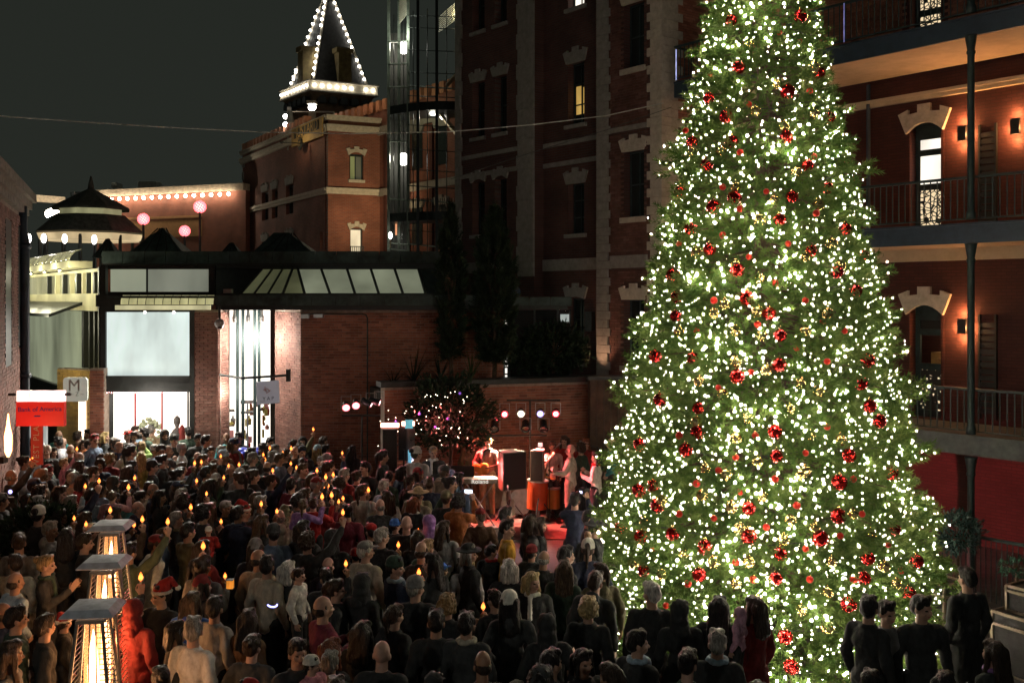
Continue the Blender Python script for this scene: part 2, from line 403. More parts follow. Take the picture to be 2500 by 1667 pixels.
lit2 = {0: [(3.1,3.63,12.65,14.2,G_white)], 1: [(3.12,3.33,9.8,10.5,G_yellow),(3.38,3.60,9.8,10.55,G_yellow),(3.1,3.63,10.56,11.1,dark),(3.1,3.63,9.55,9.79,dark)], 2: dark, 3: [(3.08,3.65,3.25,4.1,dark),(3.08,3.65,4.15,4.85,dark)]}
for i, h in enumerate(h2):
    window(tower, ft, h[0], h[1], h[2], h[3], .56, lit2[i], 2, 3)
    part(tower, 'lintel', lintel(ft, 3.365, .70, h[3]-.02, .42, .30, .37, .06 if i > 2 else 0), M['stone_dim'])
    part(tower, 'sill', MB().box(2.95, 3.78, .29, .45, h[2]-.1, h[2], 0, ft), M['stone_dim'])
for i, h in enumerate(h1):
    a, b, c, d = h
    slit = (a+.03, a+.12, c+.1, d-.15, G_slit if i != 4 else G_yellow)
    window(tower, ft, a, b, c, d, .26, [(a+.13, b-.045, c+.045, d-.045, dark), slit], 1, 2)
    part(tower, 'lintel', lintel(ft, (a+b)/2, b-a+.06, d-.02, .36, -.045, .03, .10 if i % 3 == 2 else 0), M['stone_dim'])
    part(tower, 'sill', MB().box(a-.06, b+.06, -.06, .1, c-.1, c, 0, ft), M['stone_dim'])
part(tower, 'plinth', MB().box(.02, 1.72, -.035, .015, .02, 2.9, 0, ft), M['brick_shade'])
up = thing('ground_uplight', 'small warm uplight at the foot of the red tower wall behind the bushes', 'uplight', tuple(ft(1.95, -.42, 2.8)))
part(up, 'fixture', MB().lathe([(.06,0),(.08,.08),(.07,.10)], tuple(ft(1.95, -.42, 2.79)), 10), M['black'])
lamp('lamp_light', 'SPOT', ft(1.95, -.42, 2.93), 60, (1,.52,.30), up, .05, tuple(ft(1.9, .0, 4.6)), 80, .9)
# wall box on the tower foot
for sx, zz in ((2.75, 3.45),):
    part(tower, 'wall_box', MB().box(sx-.12, sx+.12, .22, .355, 4.05, 4.55, 0, ft), M['dark_metal'])

# ================================================================== HOTEL WITH BALCONIES (right)
hotel = thing('balcony_building', 'red painted building with three iron balconies and arched doorways behind the tree', 'building', tuple(ft(-6, 2.08, 0)))
WN = 2.08
doors = [(-5.79, -5.05, 6.17, 8.55), (-5.79, -5.05, 2.43, 4.78), (-5.79, -5.05, 9.81, 12.2)]
w = MB(); wall_with_holes(w, ft, -15, 0.02, 0, 14.5, WN, WN+.4, doors)
w.box(-15, .02, WN+1.6, WN+2.2, 0, 14.5, 0, ft)
part(hotel, 'wall', w, M['red_paint'])
bricks(hotel, ft, -14.9, 0, 9.85, 13.2, WN-.005, M['brick_red'], [(d[0]-.1, d[1]+.1, d[2]-.1, d[3]+.6) for d in doors], want=80)
for a, b in ((9.0, 9.14), (5.66, 5.96), (1.9, 2.1)):
    part(hotel, 'belt_course', MB().box(-15, -.02, WN-.10, WN-.0, a, b, 0, ft).box(-15, -.02, WN-.14, WN-.0, a+(b-a)*.6, b+.012, 0, ft), M['soffit'])
part(hotel, 'downspout', MB().tube([ft(-4.17, WN-.09, 2.44), ft(-4.17, WN-.09, 9.5)], .045), M['blue_iron'])
# lacy panel: a perforated screen in front of a lit pane
def lace_mat(dens):
    m = bpy.data.materials.new('lace_panel'); m.use_nodes = True
    N, L = nodes_of(m); b = N['Principled BSDF']; b.inputs['Base Color'].default_value = (.03,.03,.028,1); b.inputs['Roughness'].default_value = .6
    t = N.new('ShaderNodeTexCoord'); v = N.new('ShaderNodeTexVoronoi'); v.feature = 'DISTANCE_TO_EDGE'; v.inputs['Scale'].default_value = 11
    L.new(t.outputs['Object'], v.inputs['Vector'])
    g = N.new('ShaderNodeMath'); g.operation = 'GREATER_THAN'; g.inputs[1].default_value = dens; L.new(v.outputs['Distance'], g.inputs[0])
    mu = N.new('ShaderNodeMath'); mu.operation = 'MULTIPLY'; mu.inputs[1].default_value = .95; L.new(g.outputs[0], mu.inputs[0])
    b.inputs['Emission Color'].default_value = (1,.78,.48,1); L.new(mu.outputs[0], b.inputs['Emission Strength'])
    return m
lace = lace_mat(.10); lace_dim = lace_mat(.28)
for i, (a, b, c, d) in enumerate(doors):
    part(hotel, 'lintel', lintel(ft, (a+b)/2, b-a+.06, d-.22, .58, WN-.09, WN-.0, .2), M['stone'])
    for sx in (a, b): part(hotel, 'jamb', MB().box(sx-.03, sx+.03, WN-.02, WN+.3, c, d-.2, 0, ft), M['red_paint'])
    m = MB(); n = WN+.22
    m.box(a+.03, a+.16, n, n+.07, c, d, 0, ft); m.box(b-.13, b-.03, n, n+.07, c, d, 0, ft)
    m.box(a+.16, b-.13, n, n+.07, d-.34, d, 0, ft); m.box(a+.16, b-.13, n, n+.07, c+1.70, c+1.83, 0, ft)
    m.box(a+.16, b-.13, n, n+.07, c+.98, c+1.11, 0, ft); m.box(a+.16, b-.13, n, n+.07, c, c+.14, 0, ft)
    door = part(hotel, 'door', m, M['teal'])
    def pane(z0, z1, mm, nm='pane', ex=0): part(door, nm, MB().box(a+.16, b-.13-ex, n+.02, n+.03, z0, z1, 0, ft), mm)
    if i == 0:
        pane(c+1.83, d-.34, G_white); pane(c+1.11, c+1.70, G_white); pane(c+.14, c+.98, lace, 'lace_panel')
        part(door, 'knob', MB().ball(ft(a+.1, n-.03, c+1.0), .03), M['chrome'])
    elif i == 2: pane(c+1.83, d-.34, dark); pane(c+1.11, c+1.70, lace, 'lace_panel'); pane(c+.14, c+.98, lace, 'lace_panel')
    else:
        pane(c+1.83, d-.34, dark); pane(c+.14, c+.98, lace_dim, 'lace_panel')
        # the lit hotel room seen through the glass: cream wall, brown sofa
        part(door, 'room_wall', MB().box(a+.16, b-.13, n+.9, n+.95, c+1.11, c+1.70, 0, ft), glow('lit_room_wall', (1,.75,.38), .75, .1, 2))
        part(door, 'room_sofa', MB().box(a+.10, b-.13, n+.45, n+.8, c+.9, c+1.32, 0, ft).box(a+.10, b-.3, n+.3, n+.44, c+.9, c+1.2, 0, ft), mat('tan_sofa', (.40,.22,.08), .9, var=.3, emis=(1,.55,.2), estr=0))
        lamp('room_lamp', 'POINT', ft((a+b)/2, n+.4, c+1.9), 6, (1,.75,.45), door, .1)
# wall sconces
iron = M['black']
for sx, zc in ((-6.25, 8.19), (-7.29, 8.19), (-6.25, 4.34)):
    loc = tuple(ft(sx, WN, zc-.16)); 
    lab = {(-6.25,8.19): 'dark box wall lamp glowing orange, upper floor beside the lit arched door', (-7.29,8.19): 'dark box wall lamp at the photo edge on the upper floor, glowing orange', (-6.25,4.34): 'dark box wall lamp glowing orange on the lower floor beside the iron column'}[(sx,zc)]
    t = thing('wall_lamp', lab, 'wall lamp', loc, 'orange wall lamps on the red building')
    part(t, 'lamp_box', MB().box(sx-.085, sx+.085, WN-.15, WN-.085, zc-.15, zc+.15, 0, ft), iron)
    part(t, 'light_strip', MB().box(sx-.07, sx+.07, WN-.083, WN-.07, zc-.13, zc+.13, 0, ft), glow('warm_strip', (1,.55,.22), 8))
    part(t, 'bracket', MB().box(sx-.02, sx+.02, WN-.07, WN-.0, zc-.03, zc+.03, 0, ft), iron)
    for k in (-1, 1):
        lamp('lamp_light', 'POINT', ft(sx, WN-.11, zc+k*.25), 17, (1,.42,.15), t, .05)
        lamp('lamp_light', 'POINT', ft(sx+k*.15, WN-.10, zc-.03), 11, (1,.42,.15), t, .04)
for zf in (6.17, 2.43):
    m = MB()
    for k in range(14): m.box(-6.86, -6.58, WN-.05, WN-.03, zf+.2+k*.13, zf+.2+k*.13+.1, 0, ft)
    m.box(-6.9, -6.86, WN-.06, WN-.0, zf+.1, zf+2.15, 0, ft); m.box(-6.58, -6.54, WN-.06, WN-.0, zf+.1, zf+2.15, 0, ft)
    part(hotel, 'shutter', m, M['black'])
part(hotel, 'meter_box', MB().box(-3.6, -3.4, WN-.14, WN-.0, 7.7, 8.0, 0, ft), M['concrete'])
# balconies
bal_me = None
for zi, zf in enumerate((9.81, 6.17, 2.43)):
    b = part(hotel, 'balcony', MB().box(-14.5, -.62, -.14, WN-.15, zf-.26, zf, 0, ft), M['soffit'] if zi < 2 else M['concrete'])
    part(b, 'fascia', MB().box(-14.5, -.57, -.20, -.142, zf-.30, zf+.02, 0, ft).box(-14.5,-.57,-.215,-.14,zf+.022,zf+.06,0,ft), M['blue_iron'] if zi < 2 else M['concrete'])
    part(b, 'fascia', MB().box(-.618, -.57, -.14, WN-.15, zf-.30, zf+.02, 0, ft), M['blue_iron'])
    part(b, 'handrail', MB().box(-14.5, -.57, -.21, -.15, zf+.84, zf+.885, 0, ft).box(-14.5,-.57,-.20,-.16,zf+.12,zf+.145,0,ft), M['teal'])
    bm_ = MB().box(-.009, .009, -.009, .009, 0, .70).mesh('baluster', M['teal'])
    for k in range(95):
        s_ = -.62 - k*.125; o = obj('baluster', bm_, b); o.location = ft(s_, -.18, zf+.144) - BASE[hotel.name]; o.rotation_euler = (0,0,.9)
    for k in range(5):
        part(b, 'side_rail', MB().box(-.60, -.58, -.14+k*.5, -.12+k*.5, zf+.06, zf+.85, 0, ft), M['teal'])
    part(b, 'handrail', MB().box(-.61, -.57, -.15, WN-.15, zf+.84, zf+.88, 0, ft), M['teal'])
for sx in (-7.55, -3.77, -11.33):
    for z0, z1 in ((6.28, 9.50), (2.52, 5.86), (0, 2.12), (9.9, 13.5)):
        c = ft(sx, -.30, 0)
        m = MB().lathe([(.085,z0),(.085,z0+.10),(.062,z0+.16),(.060,z1-.34),(.075,z1-.32),(.075,z1-.28),(.062,z1-.26),(.10,z1-.03),(.11,z1)], (c.x,c.y,0), 12)
        part(hotel, 'iron_column', m, M['teal'], smooth=True)
part(hotel, 'balcony_string_light', MB().tube([ft(-.66,-.23,10.6), ft(-.66,-.23,9.9)], .012), glow('blue_string', (.5,.55,1), .9, .5, 30))
for sx in (-4.35, -5.0): part(hotel, 'balcony_string_light', MB().tube([ft(sx,-.23,10.66), ft(sx,-.23,9.9)], .010), glow('violet_string', (.42,.42,1), .35, .6, 30))
# red-lit arcade under the first balcony
part(hotel, 'arcade_pier', MB().box(-8.9, -8.4, WN-.22, WN-.0, 0, 1.9, 0, ft), M['wood'])
part(hotel, 'arcade_pier', MB().box(-4.5, -3.9, WN-.22, WN-.0, 0, 1.9, 0, ft), M['wood'])
lamp('arcade_lamp', 'POINT', ft(-9.3, 1.2, 1.75), 1.2, (1,.34,.16), hotel, .12)
part(hotel, 'ceiling_lamp', MB().lathe([(.10,1.88),(.12,1.92),(.12,2.0)], tuple(ft(-9.3,1.2,0)), 10), M['soffit'])

# ================================================================== PAVILION SHOP (left of centre)
shop = thing('shop_pavilion', 'low brick and glass shop pavilion with lit display windows and dark copper roof', 'building', (-7, 25, 0))
A = Vector((-5.105, 24.0)); B_ = Vector((-6.06, 25.3))
fm = frame((A.x, A.y), (1, 0))                # main brick wall, runs to the right
fb = frame((A.x, A.y), (B_-A))                # lit return, runs back to the left
ff = frame((-10.0, 24.5), (1, 0))             # shop front with the big frosted window
EZ = 4.62
w = MB(); w.box(0, 4.9, .05, .4, 0, EZ, 0, fm); w.box(.0, 1.62, .05, .3, 0, EZ, 0, fb)
part(shop, 'wall', w, M['mortar'])
bricks(shop, fm, 0.0, 4.9, .4, EZ, .04, M['brick_red'], want=190)
bricks(shop, fb, 0.0, 1.6, .4, EZ, .04, M['brick_pale'], want=110)
# pier between the two windows
fp = frame((-7.86, 24.42), (1, 0))
w = MB(); w.box(0.0, .68, .05, .9, 0, EZ, 0, fp); part(shop, 'pier', w, M['mortar'])
bricks(shop, fp, 0, .68, .4, EZ, .04, M['brick_pale'], want=60)
fp2 = frame((-7.18, 24.42), (.25, 1)); bricks(shop, fp2, 0.0, .5, .4, EZ, .04, M['brick_pale'], want=0)
# entrance glazing between pier and return: three tall bright bays behind dark posts
def shop_glow(name, col, st, hi): return glow(name, col, st, hi, .9, .75)
G_shop = shop_glow('bright_shop_light', (1,.93,.82), 1.7, .25)
ent = [W(u, 0, Y) for u, Y in ((536, 24.9), (577, 25.0), (619, 25.15), (668, 25.3))]
fe = frame((ent[0].x, ent[0].y), (ent[-1]-ent[0]).xy); LE = (ent[-1]-ent[0]).xy.length
part(shop, 'back_wall', MB().box(0, LE, 1.2, 1.25, 0, EZ, 0, fe), G_shop)
part(shop, 'shop_floor', MB().box(0, LE, .1, 1.2, 0.02, .06, 0, fe), M['soffit'])
for k, x in enumerate((0.02, LE*.30, LE*.40, LE*.62, LE*.70)):
    part(shop, 'window_post', MB().box(x, x+.075, -.06, .06, 0, EZ, 0, fe), M['teal'])
part(shop, 'door_frame', MB().box(LE*.38, LE*.64, -.03, .03, 2.25, 2.33, 0, fe).box(LE*.50, LE*.53, -.02, .02, .05, 2.25, 0, fe).box(LE*.38, LE*.64, -.03, .03, 2.0, 2.05, 0, fe), M['chrome'])
sh = [(.12,.28,(.55,.05,.05)), (.45,.5,(.5,.18,.05)), (.8,.75,(.5,.06,.08))]
for k in range(5):
    z = .45+k*.38
    part(shop, 'display_shelf', MB().box(.1, LE*.3, .75, 1.15, z, z+.03, 0, fe), M['wood'])
rr = random.Random(3)
gm = [mat('red_goods', (.45,.03,.04), .5, var=.3), mat('orange_goods', (.55,.2,.05), .5, var=.3), mat('yellow_goods', (.5,.42,.12), .6, var=.3), mat('pink_goods', (.6,.25,.25), .6, var=.3), mat('grey_goods', (.25,.25,.25), .6, var=.3), mat('brown_goods', (.2,.09,.05), .6, var=.3)]
for k in range(46):
    x = rr.choice([rr.uniform(.1, LE*.28), rr.uniform(LE*.42, LE*.6), rr.uniform(LE*.74, LE*.98)]); z = .48+.38*rr.randint(0, 4) + (.0 if x < LE*.3 else rr.uniform(-.2, .1))
    m = MB(); q = rr.random(); wd = rr.uniform(.05,.12); hh = rr.uniform(.08,.26)
    p = fe(x, rr.uniform(.8,1.1), z)
    if q < .5: m.box(x, x+wd, .8, .95, z, z+hh, 0, fe)
    else: m.lathe([(wd*.5,0),(wd*.6,hh*.6),(wd*.2,hh*.8),(wd*.25,hh)], p, 8)
    part(shop, 'display_item', m, rr.choice(gm))
for k in range(3):
    c = fe(LE*(.27+.25*k), -.16, 4.42)
    part(shop, 'spot_fitting', MB().lathe([(.03,.2),(.035,.08),(.06,.0),(.05,-.12)], c, 10), M['chrome'])
# big frosted window over a bright display window
X0, X1 = .02, 2.08
G_frost = glow('frosted_lit_pane', (.80,.93,.88), .72, .35, 1.6, .75)  # uneven glow stands in for soft vertical reflections
frm = MB()
for a, b, c, d in ((-.10, X0, .3, 5.72), (X1, X1+.12, .0, EZ), (X0, X1, 2.60, 2.98), (X0, X1, 4.56, 4.70), (X0, X1, .30, .42)):
    frm.box(a, b, -.06, .10, c, d, 0, ff)
frm.box(X0, X1, -.09, -.06, 2.93, 3.0, 0, ff)
part(shop, 'window_frame', frm, M['black'])
part(shop, 'frosted_pane', MB().box(X0, X1, .02, .04, 2.98, 4.56, 0, ff), G_frost)
G_disp = glow('display_window_light', (1,.90,.78), 2.1, .2, 1.5, .8)
part(shop, 'display_back', MB().box(X0-1.0, X1+.4, .9, .94, .42, 2.6, 0, ff), G_disp)
part(shop, 'display_floor', MB().box(X0, X1, .1, .9, .36, .42, 0, ff), M['soffit'])
for x in (X0+.70, X0+1.36, X0+2.0): part(shop, 'mullion', MB().box(x-.016, x+.016, 0, .05, .42, 2.6, 0, ff), mat('red_mullion', (.35,.03,.04), .5) if x < 1.9 else M['black'])
fz = glow('string_bulb', (1,.5,.5), 5)
m = MB()
for k in range(34): m.ball(ff(X0+.02+k*.058, -.03, 2.58+.02*(k % 2)), .018, 6, 4)
part(shop, 'garland_bulb', m, fz, stuff=True)
# wreath and dressed mannequin in the display
wr = MB(); c = ff(X0+.98, .30, 1.62)
for k in range(60):
    a = rr.uniform(0, 2*PI); r = .24+rr.uniform(-.06,.06); p = c+Vector((r*math.cos(a), rr.uniform(-.05,.05), r*math.sin(a)))
    wr.ball(p, (.05,.03,.05), 6, 4)
part(shop, 'wreath', wr, mat('pale_wreath', (.45,.5,.33), .9, var=.4, scale=20), smooth=True)
mq = MB(); c = ff(X0+1.62, .35, .42)
for r_, z in (): pass
mq.lathe([(.13,0),(.20,.1),(.17,.6),(.10,.75),(.14,.95),(.17,1.1),(.10,1.2),(.04,1.25),(.05,1.30),(.085,1.38),(.08,1.48),(.02,1.55)], c, 12)
part(shop, 'mannequin', mq, mat('grey_dress', (.22,.2,.19), .9, var=.4, scale=9), smooth=True)
part(shop, 'mannequin_scarf', MB().lathe([(.05,0),(.10,.3),(.085,.7),(.02,.8)], ff(X0+1.76, .30, .95), 8), mat('red_dress', (.42,.08,.07), .9, var=.3), smooth=True)
# brick pillar at the left end of the front
fpl = frame((-10.2-.10, 24.25), (1, 0))
part(shop, 'pillar', MB().box(0, .34, .05, .4, 0, 3.19, 0, fpl), M['mortar'])
bricks(shop, fpl, 0, .34, .3, 3.19, .04, M['brick_red'], want=70, pitch=(.17,.066))
# clerestory over the big window, awnings, eaves
G_cler = glow('dim_lit_clerestory', (.70,.74,.58), .22, .5, .7, .55)
part(shop, 'clerestory_pane', MB().box(.0, .9, .3, .33, 5.06, 5.62, 0, ff), glow('lit_blind', (.82,.88,.64), .30, .2, .6, .7))
part(shop, 'clerestory_pane', MB().box(.93, 2.45, .3, .33, 5.06, 5.62, 0, ff), G_cler)
part(shop, 'clerestory_frame', MB().box(-.08, 2.6, .26, .40, 4.98, 5.06, 0, ff).box(-.08,2.6,.26,.40,5.62,5.72,0,ff).box(.895,.935,.27,.36,5.06,5.62,0,ff).box(2.45,2.6,.27,.4,5.06,5.62,0,ff), M['black'])
EV = MB(); EV.box(-.10, 2.55, -.35, .25, 4.70, 4.98, 0, ff); part(shop, 'eave', EV, M['black'])
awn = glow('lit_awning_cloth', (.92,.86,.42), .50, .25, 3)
aw0, aw1 = W(300, 0, 24.1).x+10.0, W(527, 0, 24.1).x+10.0
for k in range(11):
    a = aw0+(aw1-aw0)*k/11; b = aw0+(aw1-aw0)*(k+1)/11-.02
    m = MB(); pts = []
    for i in range(5):
        th = i/4; pts.append((-.40-.14*math.sin(th*PI/2), 4.96-.20*(1-math.cos(th*PI/2))))
    for (n0, z0), (n1, z1) in zip(pts, pts[1:]): m.hexa([ff(a,n0,z0-.01),ff(b,n0,z0-.01),ff(b,n1,z1-.01),ff(a,n1,z1-.01),ff(a,n0,z0+.01),ff(b,n0,z0+.01),ff(b,n1,z1+.01),ff(a,n1,z1+.01)])
    part(shop, 'awning_panel', m, awn, smooth=True)
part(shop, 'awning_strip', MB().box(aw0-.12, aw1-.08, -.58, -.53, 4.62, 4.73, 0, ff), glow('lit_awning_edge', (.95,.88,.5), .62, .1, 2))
for x in (aw0+.55, aw0+1.25):
    part(shop, 'downlight', MB().ball(ff(x, -.45, 4.56), .035), glow('downlight_bulb', (1,.95,.8), 5))
    lamp('downlight_lamp', 'SPOT', ff(x, -.47, 4.50), 900, (1,.92,.78), shop, .05, tuple(ff(x+.6, -3.4, .8)), 120, .9)
# main lower roof: fascia of copper panels right across, skylight over it
rx0, rx1 = W(528, 0, 23.6).x, W(1236, 0, 23.6).x
fe2 = frame((rx0, 23.55), (1, 0)); RL = rx1-rx0
part(shop, 'eave', MB().box(0, RL, 0, 3.0, 4.62, 4.72, 0, fe2).box(0, RL, -.08, 3.0, 4.72, 4.90, 0, fe2), M['black'])
for k in range(12):
    a = RL*k/12; part(shop, 'fascia_panel', MB().box(a+.006, a+RL/12-.006, -.115, -.082, 4.73, 4.975, 0, fe2), M['copper'])
part(shop, 'roof', MB().box(-2.6, RL, .05, 6, 4.90, 4.96, 0, fe2), M['copper'])
# skylight: sloping glazed panes with dark bars
zb, zt, yb, yt = 4.98, 5.63, 24.0, 25.2
ub = [690, 745, 807, 868, 926, 985, 1040]; ut = [714, 728, 785, 848, 906, 964, 1022]
G_sky = glow('lit_skylight_pane', (.76,.82,.56), .20, .35, .9, .6); G_sky2 = glow('dim_skylight_pane', (.50,.52,.26), .12, .5, .9, .5)
for k in range(6):
    pb0, pb1 = W(ub[k],0,yb).x+.03, W(ub[k+1],0,yb).x-.03; pt0, pt1 = W(ut[k],0,yt).x+.03, W(ut[k+1],0,yt).x-.03
    m = MB(); m.hexa([(pb0,yb,zb),(pb1,yb,zb),(pb1,yb+.03,zb-.02),(pb0,yb+.03,zb-.02),(pt0,yt,zt),(pt1,yt,zt),(pt1,yt+.03,zt-.02),(pt0,yt+.03,zt-.02)])
    part(shop, 'skylight_pane', m, G_sky if k else G_sky2)
for k in range(7):
    part(shop, 'skylight_bar', MB().tube([(W(ub[k],0,yb).x,yb-.02,zb), (W(ut[k],0,yt).x,yt-.02,zt)], .035, 6), M['black'])
hb = [W(u,0,yb+.1).x for u in (575, 612, 650, 688)]; ht = [W(u,0,yt).x for u in (640, 665, 690, 712)]
for k in range(3):
    m = MB(); m.hexa([(hb[k]+.03,yb+.5-.15*k,zb),(hb[k+1]-.03,yb+.35-.15*k,zb),(hb[k+1]-.03,yb+.4,zb-.02),(hb[k]+.03,yb+.55,zb-.02),(ht[k]+.02,yt,zt),(ht[k+1]-.02,yt,zt),(ht[k+1]-.02,yt+.04,zt-.02),(ht[k]+.02,yt+.04,zt-.02)])
    part(shop, 'skylight_pane', m, G_sky2)
    part(shop, 'skylight_bar', MB().tube([(hb[k],yb+.5-.15*k,zb), (ht[k],yt-.02,zt)], .03, 6), M['black'])
part(shop, 'skylight_curb', MB().box(W(540,0,yb).x, W(1062,0,yb).x, yb-.1, yb-.03, 4.96, 5.02), M['black'])
part(shop, 'skylight_cheek', MB().add([(W(1040,0,yb).x+.05,yb,zb),(W(1085,0,yb).x,yb,zb),(W(1085,0,yt).x,yt,zt),(W(1022,0,yt).x+.05,yt,zt)], [(0,1,2,3)]), M['copper'])
# upper roof: long dark copper fascia and deck with little pyramid roofs
fu = frame((W(205,0,25.6).x, 25.6), (1, 0)); UL = W(1083,0,25.6).x - W(205,0,25.6).x
part(shop, 'upper_roof', MB().box(2.9, UL, .0, 7, 5.66, 5.76, 0, fu).box(.5, UL+.05, -.06, 7, 5.76, 5.88, 0, fu), M['black'])
for k in range(16):
    a = .5+(UL-.5)*k/16; part(shop, 'fascia_panel', MB().box(a+.008, a+(UL-.5)/16-.008, -.12, -.064, 5.80, 6.10, 0, fu), M['copper'])
part(shop, 'upper_roof_deck', MB().box(.5, UL, -.05, 7, 5.885, 6.02, 0, fu), M['copper'])
part(shop, 'upper_wall', MB().box(2.9, UL-.2, .3, .5, 4.97, 5.66, 0, fu), M['black'])
for (u0, u1, va, Y, lab) in ((232, 296, 582, 28, 0), (312, 480, 556, 30, 0), (532, 600, 592, 28, 0), (612, 800, 568, 31, 1)):
    x0, x1 = W(u0,0,Y).x, W(u1,0,Y).x; hw = (x1-x0)/2; cx = (x0+x1)/2; za = W(0,va,Y).z; zb_ = 6.03
    m = MB(); t_ = .06
    m.add([(x0,Y-hw*.7,zb_),(x1,Y-hw*.7,zb_),(x1,Y+hw*.7,zb_),(x0,Y+hw*.7,zb_),(cx-(hw*.4 if lab else .02),Y,za),(cx+(.0 if lab else .02),Y,za)], [(0,1,5,4),(1,2,5),(2,3,4,5),(3,0,4),(0,3,2,1)])
    rf = part(shop, 'roof_lantern', m, M['copper'])
    for k in range(5):
        x = x0+(x1-x0)*(k+.5)/5; part(rf, 'roof_seam', MB().tube([(x,Y-hw*.7-.01,zb_+.02),(cx+(x-cx)*.15,Y-.02,za-.02)], .02, 5), M['black'])
# left glazed facade, running back from the corner post
fl = frame((-10.12, 24.5), (-5.7, 8.0))
yl = mat('cream_facade', (.66,.62,.40), .7, var=.08, scale=2)
lit_wall = mat('cream_soffit', (.62,.58,.36), .8, var=.08)
part(shop, 'corner_post', MB().box(-.02, .10, -.05, .10, 3.1, 5.66, 0, fl), M['black'])
part(shop, 'facade_band', MB().box(.10, 15, -.02, .15, 4.58, 5.02, 0, fl), yl)
part(shop, 'facade_band', MB().box(.10, 15, -.02, .15, 5.56, 5.64, 0, fl), yl)
part(shop, 'clerestory_pane', MB().box(.10, 15, .10, .13, 5.02, 5.56, 0, fl), glow('lit_cream_pane_wide', (.85,.82,.50), .34, .35, 1.2, .5))
for k, x in enumerate((.12, .55, .72, 1.35, 1.8, 2.5, 3.3, 4.2, 5.2, 6.4)):
    part(shop, 'mullion', MB().box(x, x+(.14 if k % 3 else .06), -.03, .09, 5.02, 5.56, 0, fl), M['black'] if k % 2 else yl)
part(shop, 'facade_cornice', MB().box(1.3, 15, -.5, .1, 5.68, 5.85, 0, fl), yl)
for k in range(5):
    part(shop, 'downlight', MB().lathe([(.05,.04),(.06,0),(.03,-.03)], tuple(fl(1.0+k*1.9, -.75, 5.60)), 8), M['chrome'])
    lamp('facade_light', 'POINT', fl(1.0+k*1.9, -.75, 5.45), 42, (1,.95,.66), shop, .06)  # fittings and lamps added to brighten the band and cornice
for k in range(20):
    a = 1.2+k*.62; m = MB()
    pts = [(-.50, 5.87), (-.46, 5.98), (-.36, 6.08), (-.2, 6.15)]
    for (n0, z0), (n1, z1) in zip(pts, pts[1:]): m.hexa([fl(a,n0,z0),fl(a+.58,n0,z0),fl(a+.58,n0+.03,z0),fl(a,n0+.03,z0),fl(a,n1,z1),fl(a+.58,n1,z1),fl(a+.58,n1+.03,z1),fl(a,n1+.03,z1)])
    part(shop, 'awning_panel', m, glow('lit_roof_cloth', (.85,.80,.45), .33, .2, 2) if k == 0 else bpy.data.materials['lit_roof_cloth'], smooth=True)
part(shop, 'big_pane', MB().box(1.82, 15, .08, .11, 2.4, 4.56, 0, fl), glow('hazy_green_pane', (.50,.55,.36), .34, .6, .7, .6))
part(shop, 'big_pane', MB().box(.10, 1.6, .08, .11, 3.1, 4.56, 0, fl), glow('hazy_green_pane_side', (.52,.52,.28), .30, .4, .9, .6))
for x in (.42, .95, 1.6): part(shop, 'window_post', MB().box(x, x+(.12 if x < 1.5 else .22), -.05, .10, 3.1, 4.57, 0, fl), M['black'])
part(shop, 'canopy', MB().hexa([fl(1.5,-.1,4.72),fl(15,-.1,4.72),fl(15,-.9,4.42),fl(1.5,-.9,4.42),fl(1.5,-.1,4.80),fl(15,-.1,4.80),fl(15,-.9,4.50),fl(1.5,-.9,4.50)]), M['dark_metal'])
part(shop, 'base_wall', MB().box(0.0, 1.82, 0, .3, 0, 3.08, 0, fl).box(1.82, 15, 0, .3, 0, 2.38, 0, fl), M['black'])
# ochre brick return below with a lit strip door
fo = frame((-10.35, 24.9), (-2.2, 1.2))
part(shop, 'porch_wall', MB().box(0, 1.6, .05, .3, 0, 3.1, 0, fo), M['mortar_dark'])
bricks(shop, fo, 0, 1.6, .5, 3.1, .04, brick_mat('ochre_brick', [(.24,.15,.05),(.30,.19,.06),(.19,.12,.05)]), want=0)
lamp('porch_lamp', 'POINT', fo(.9, -.8, 3.0), 30, (1,.85,.4), shop, .1)
part(shop, 'lit_door_strip', MB().box(.42, .66, -.06, -.02, 1.2, 2.35, 0, fo), glow('strip_door', (1,.80,.60), 2.2, .2, 2))
part(shop, 'porch_window', MB().box(1.3, 2.1, -.5, -.46, .9, 2.1, 0, fo), glow('grey_shop_window', (.62,.66,.62), .55, .5, 3, .4))
# conduit on the brick wall
cx_ = W(897, 0, 23.9).x
part(shop, 'conduit', MB().tube([(W(735,0,23.9).x,23.9,4.52),(cx_-.12,23.9,4.52),(cx_-.04,23.9,4.50),(cx_,23.9,4.42),(cx_,23.9,.3)], .018, 6), M['copper'])
part(shop, 'floodlight', MB().box(A.x+.1, A.x+.28, 23.6, 23.75, 4.42, 4.52).box(A.x+.4,A.x+.62,23.6,23.75,4.44,4.52), M['chrome'])
part(shop, 'rooftop_camera', MB().box(W(545,0,24).x, W(565,0,24).x, 24.0, 24.15, 5.02, 5.12), M['chrome'])
# interior light spilling on the return wall and the crowd
lamp('shop_light', 'POINT', fe(LE*.62, -.5, 3.9), 180, (1,.93,.82), shop, .25)
lamp('shop_light', 'POINT', fe(LE*.2, -.45, 2.6), 45, (1,.93,.82), shop, .25)
lamp('shop_light', 'POINT', ff(1.0, -.7, 2.3), 60, (1,.90,.78), shop, .3)
lamp('facade_uplight', 'POINT', fl(2.6, -1.3, 4.2), 60, (1,.95,.65), shop, .2)  # bare lamp added to brighten the left facade

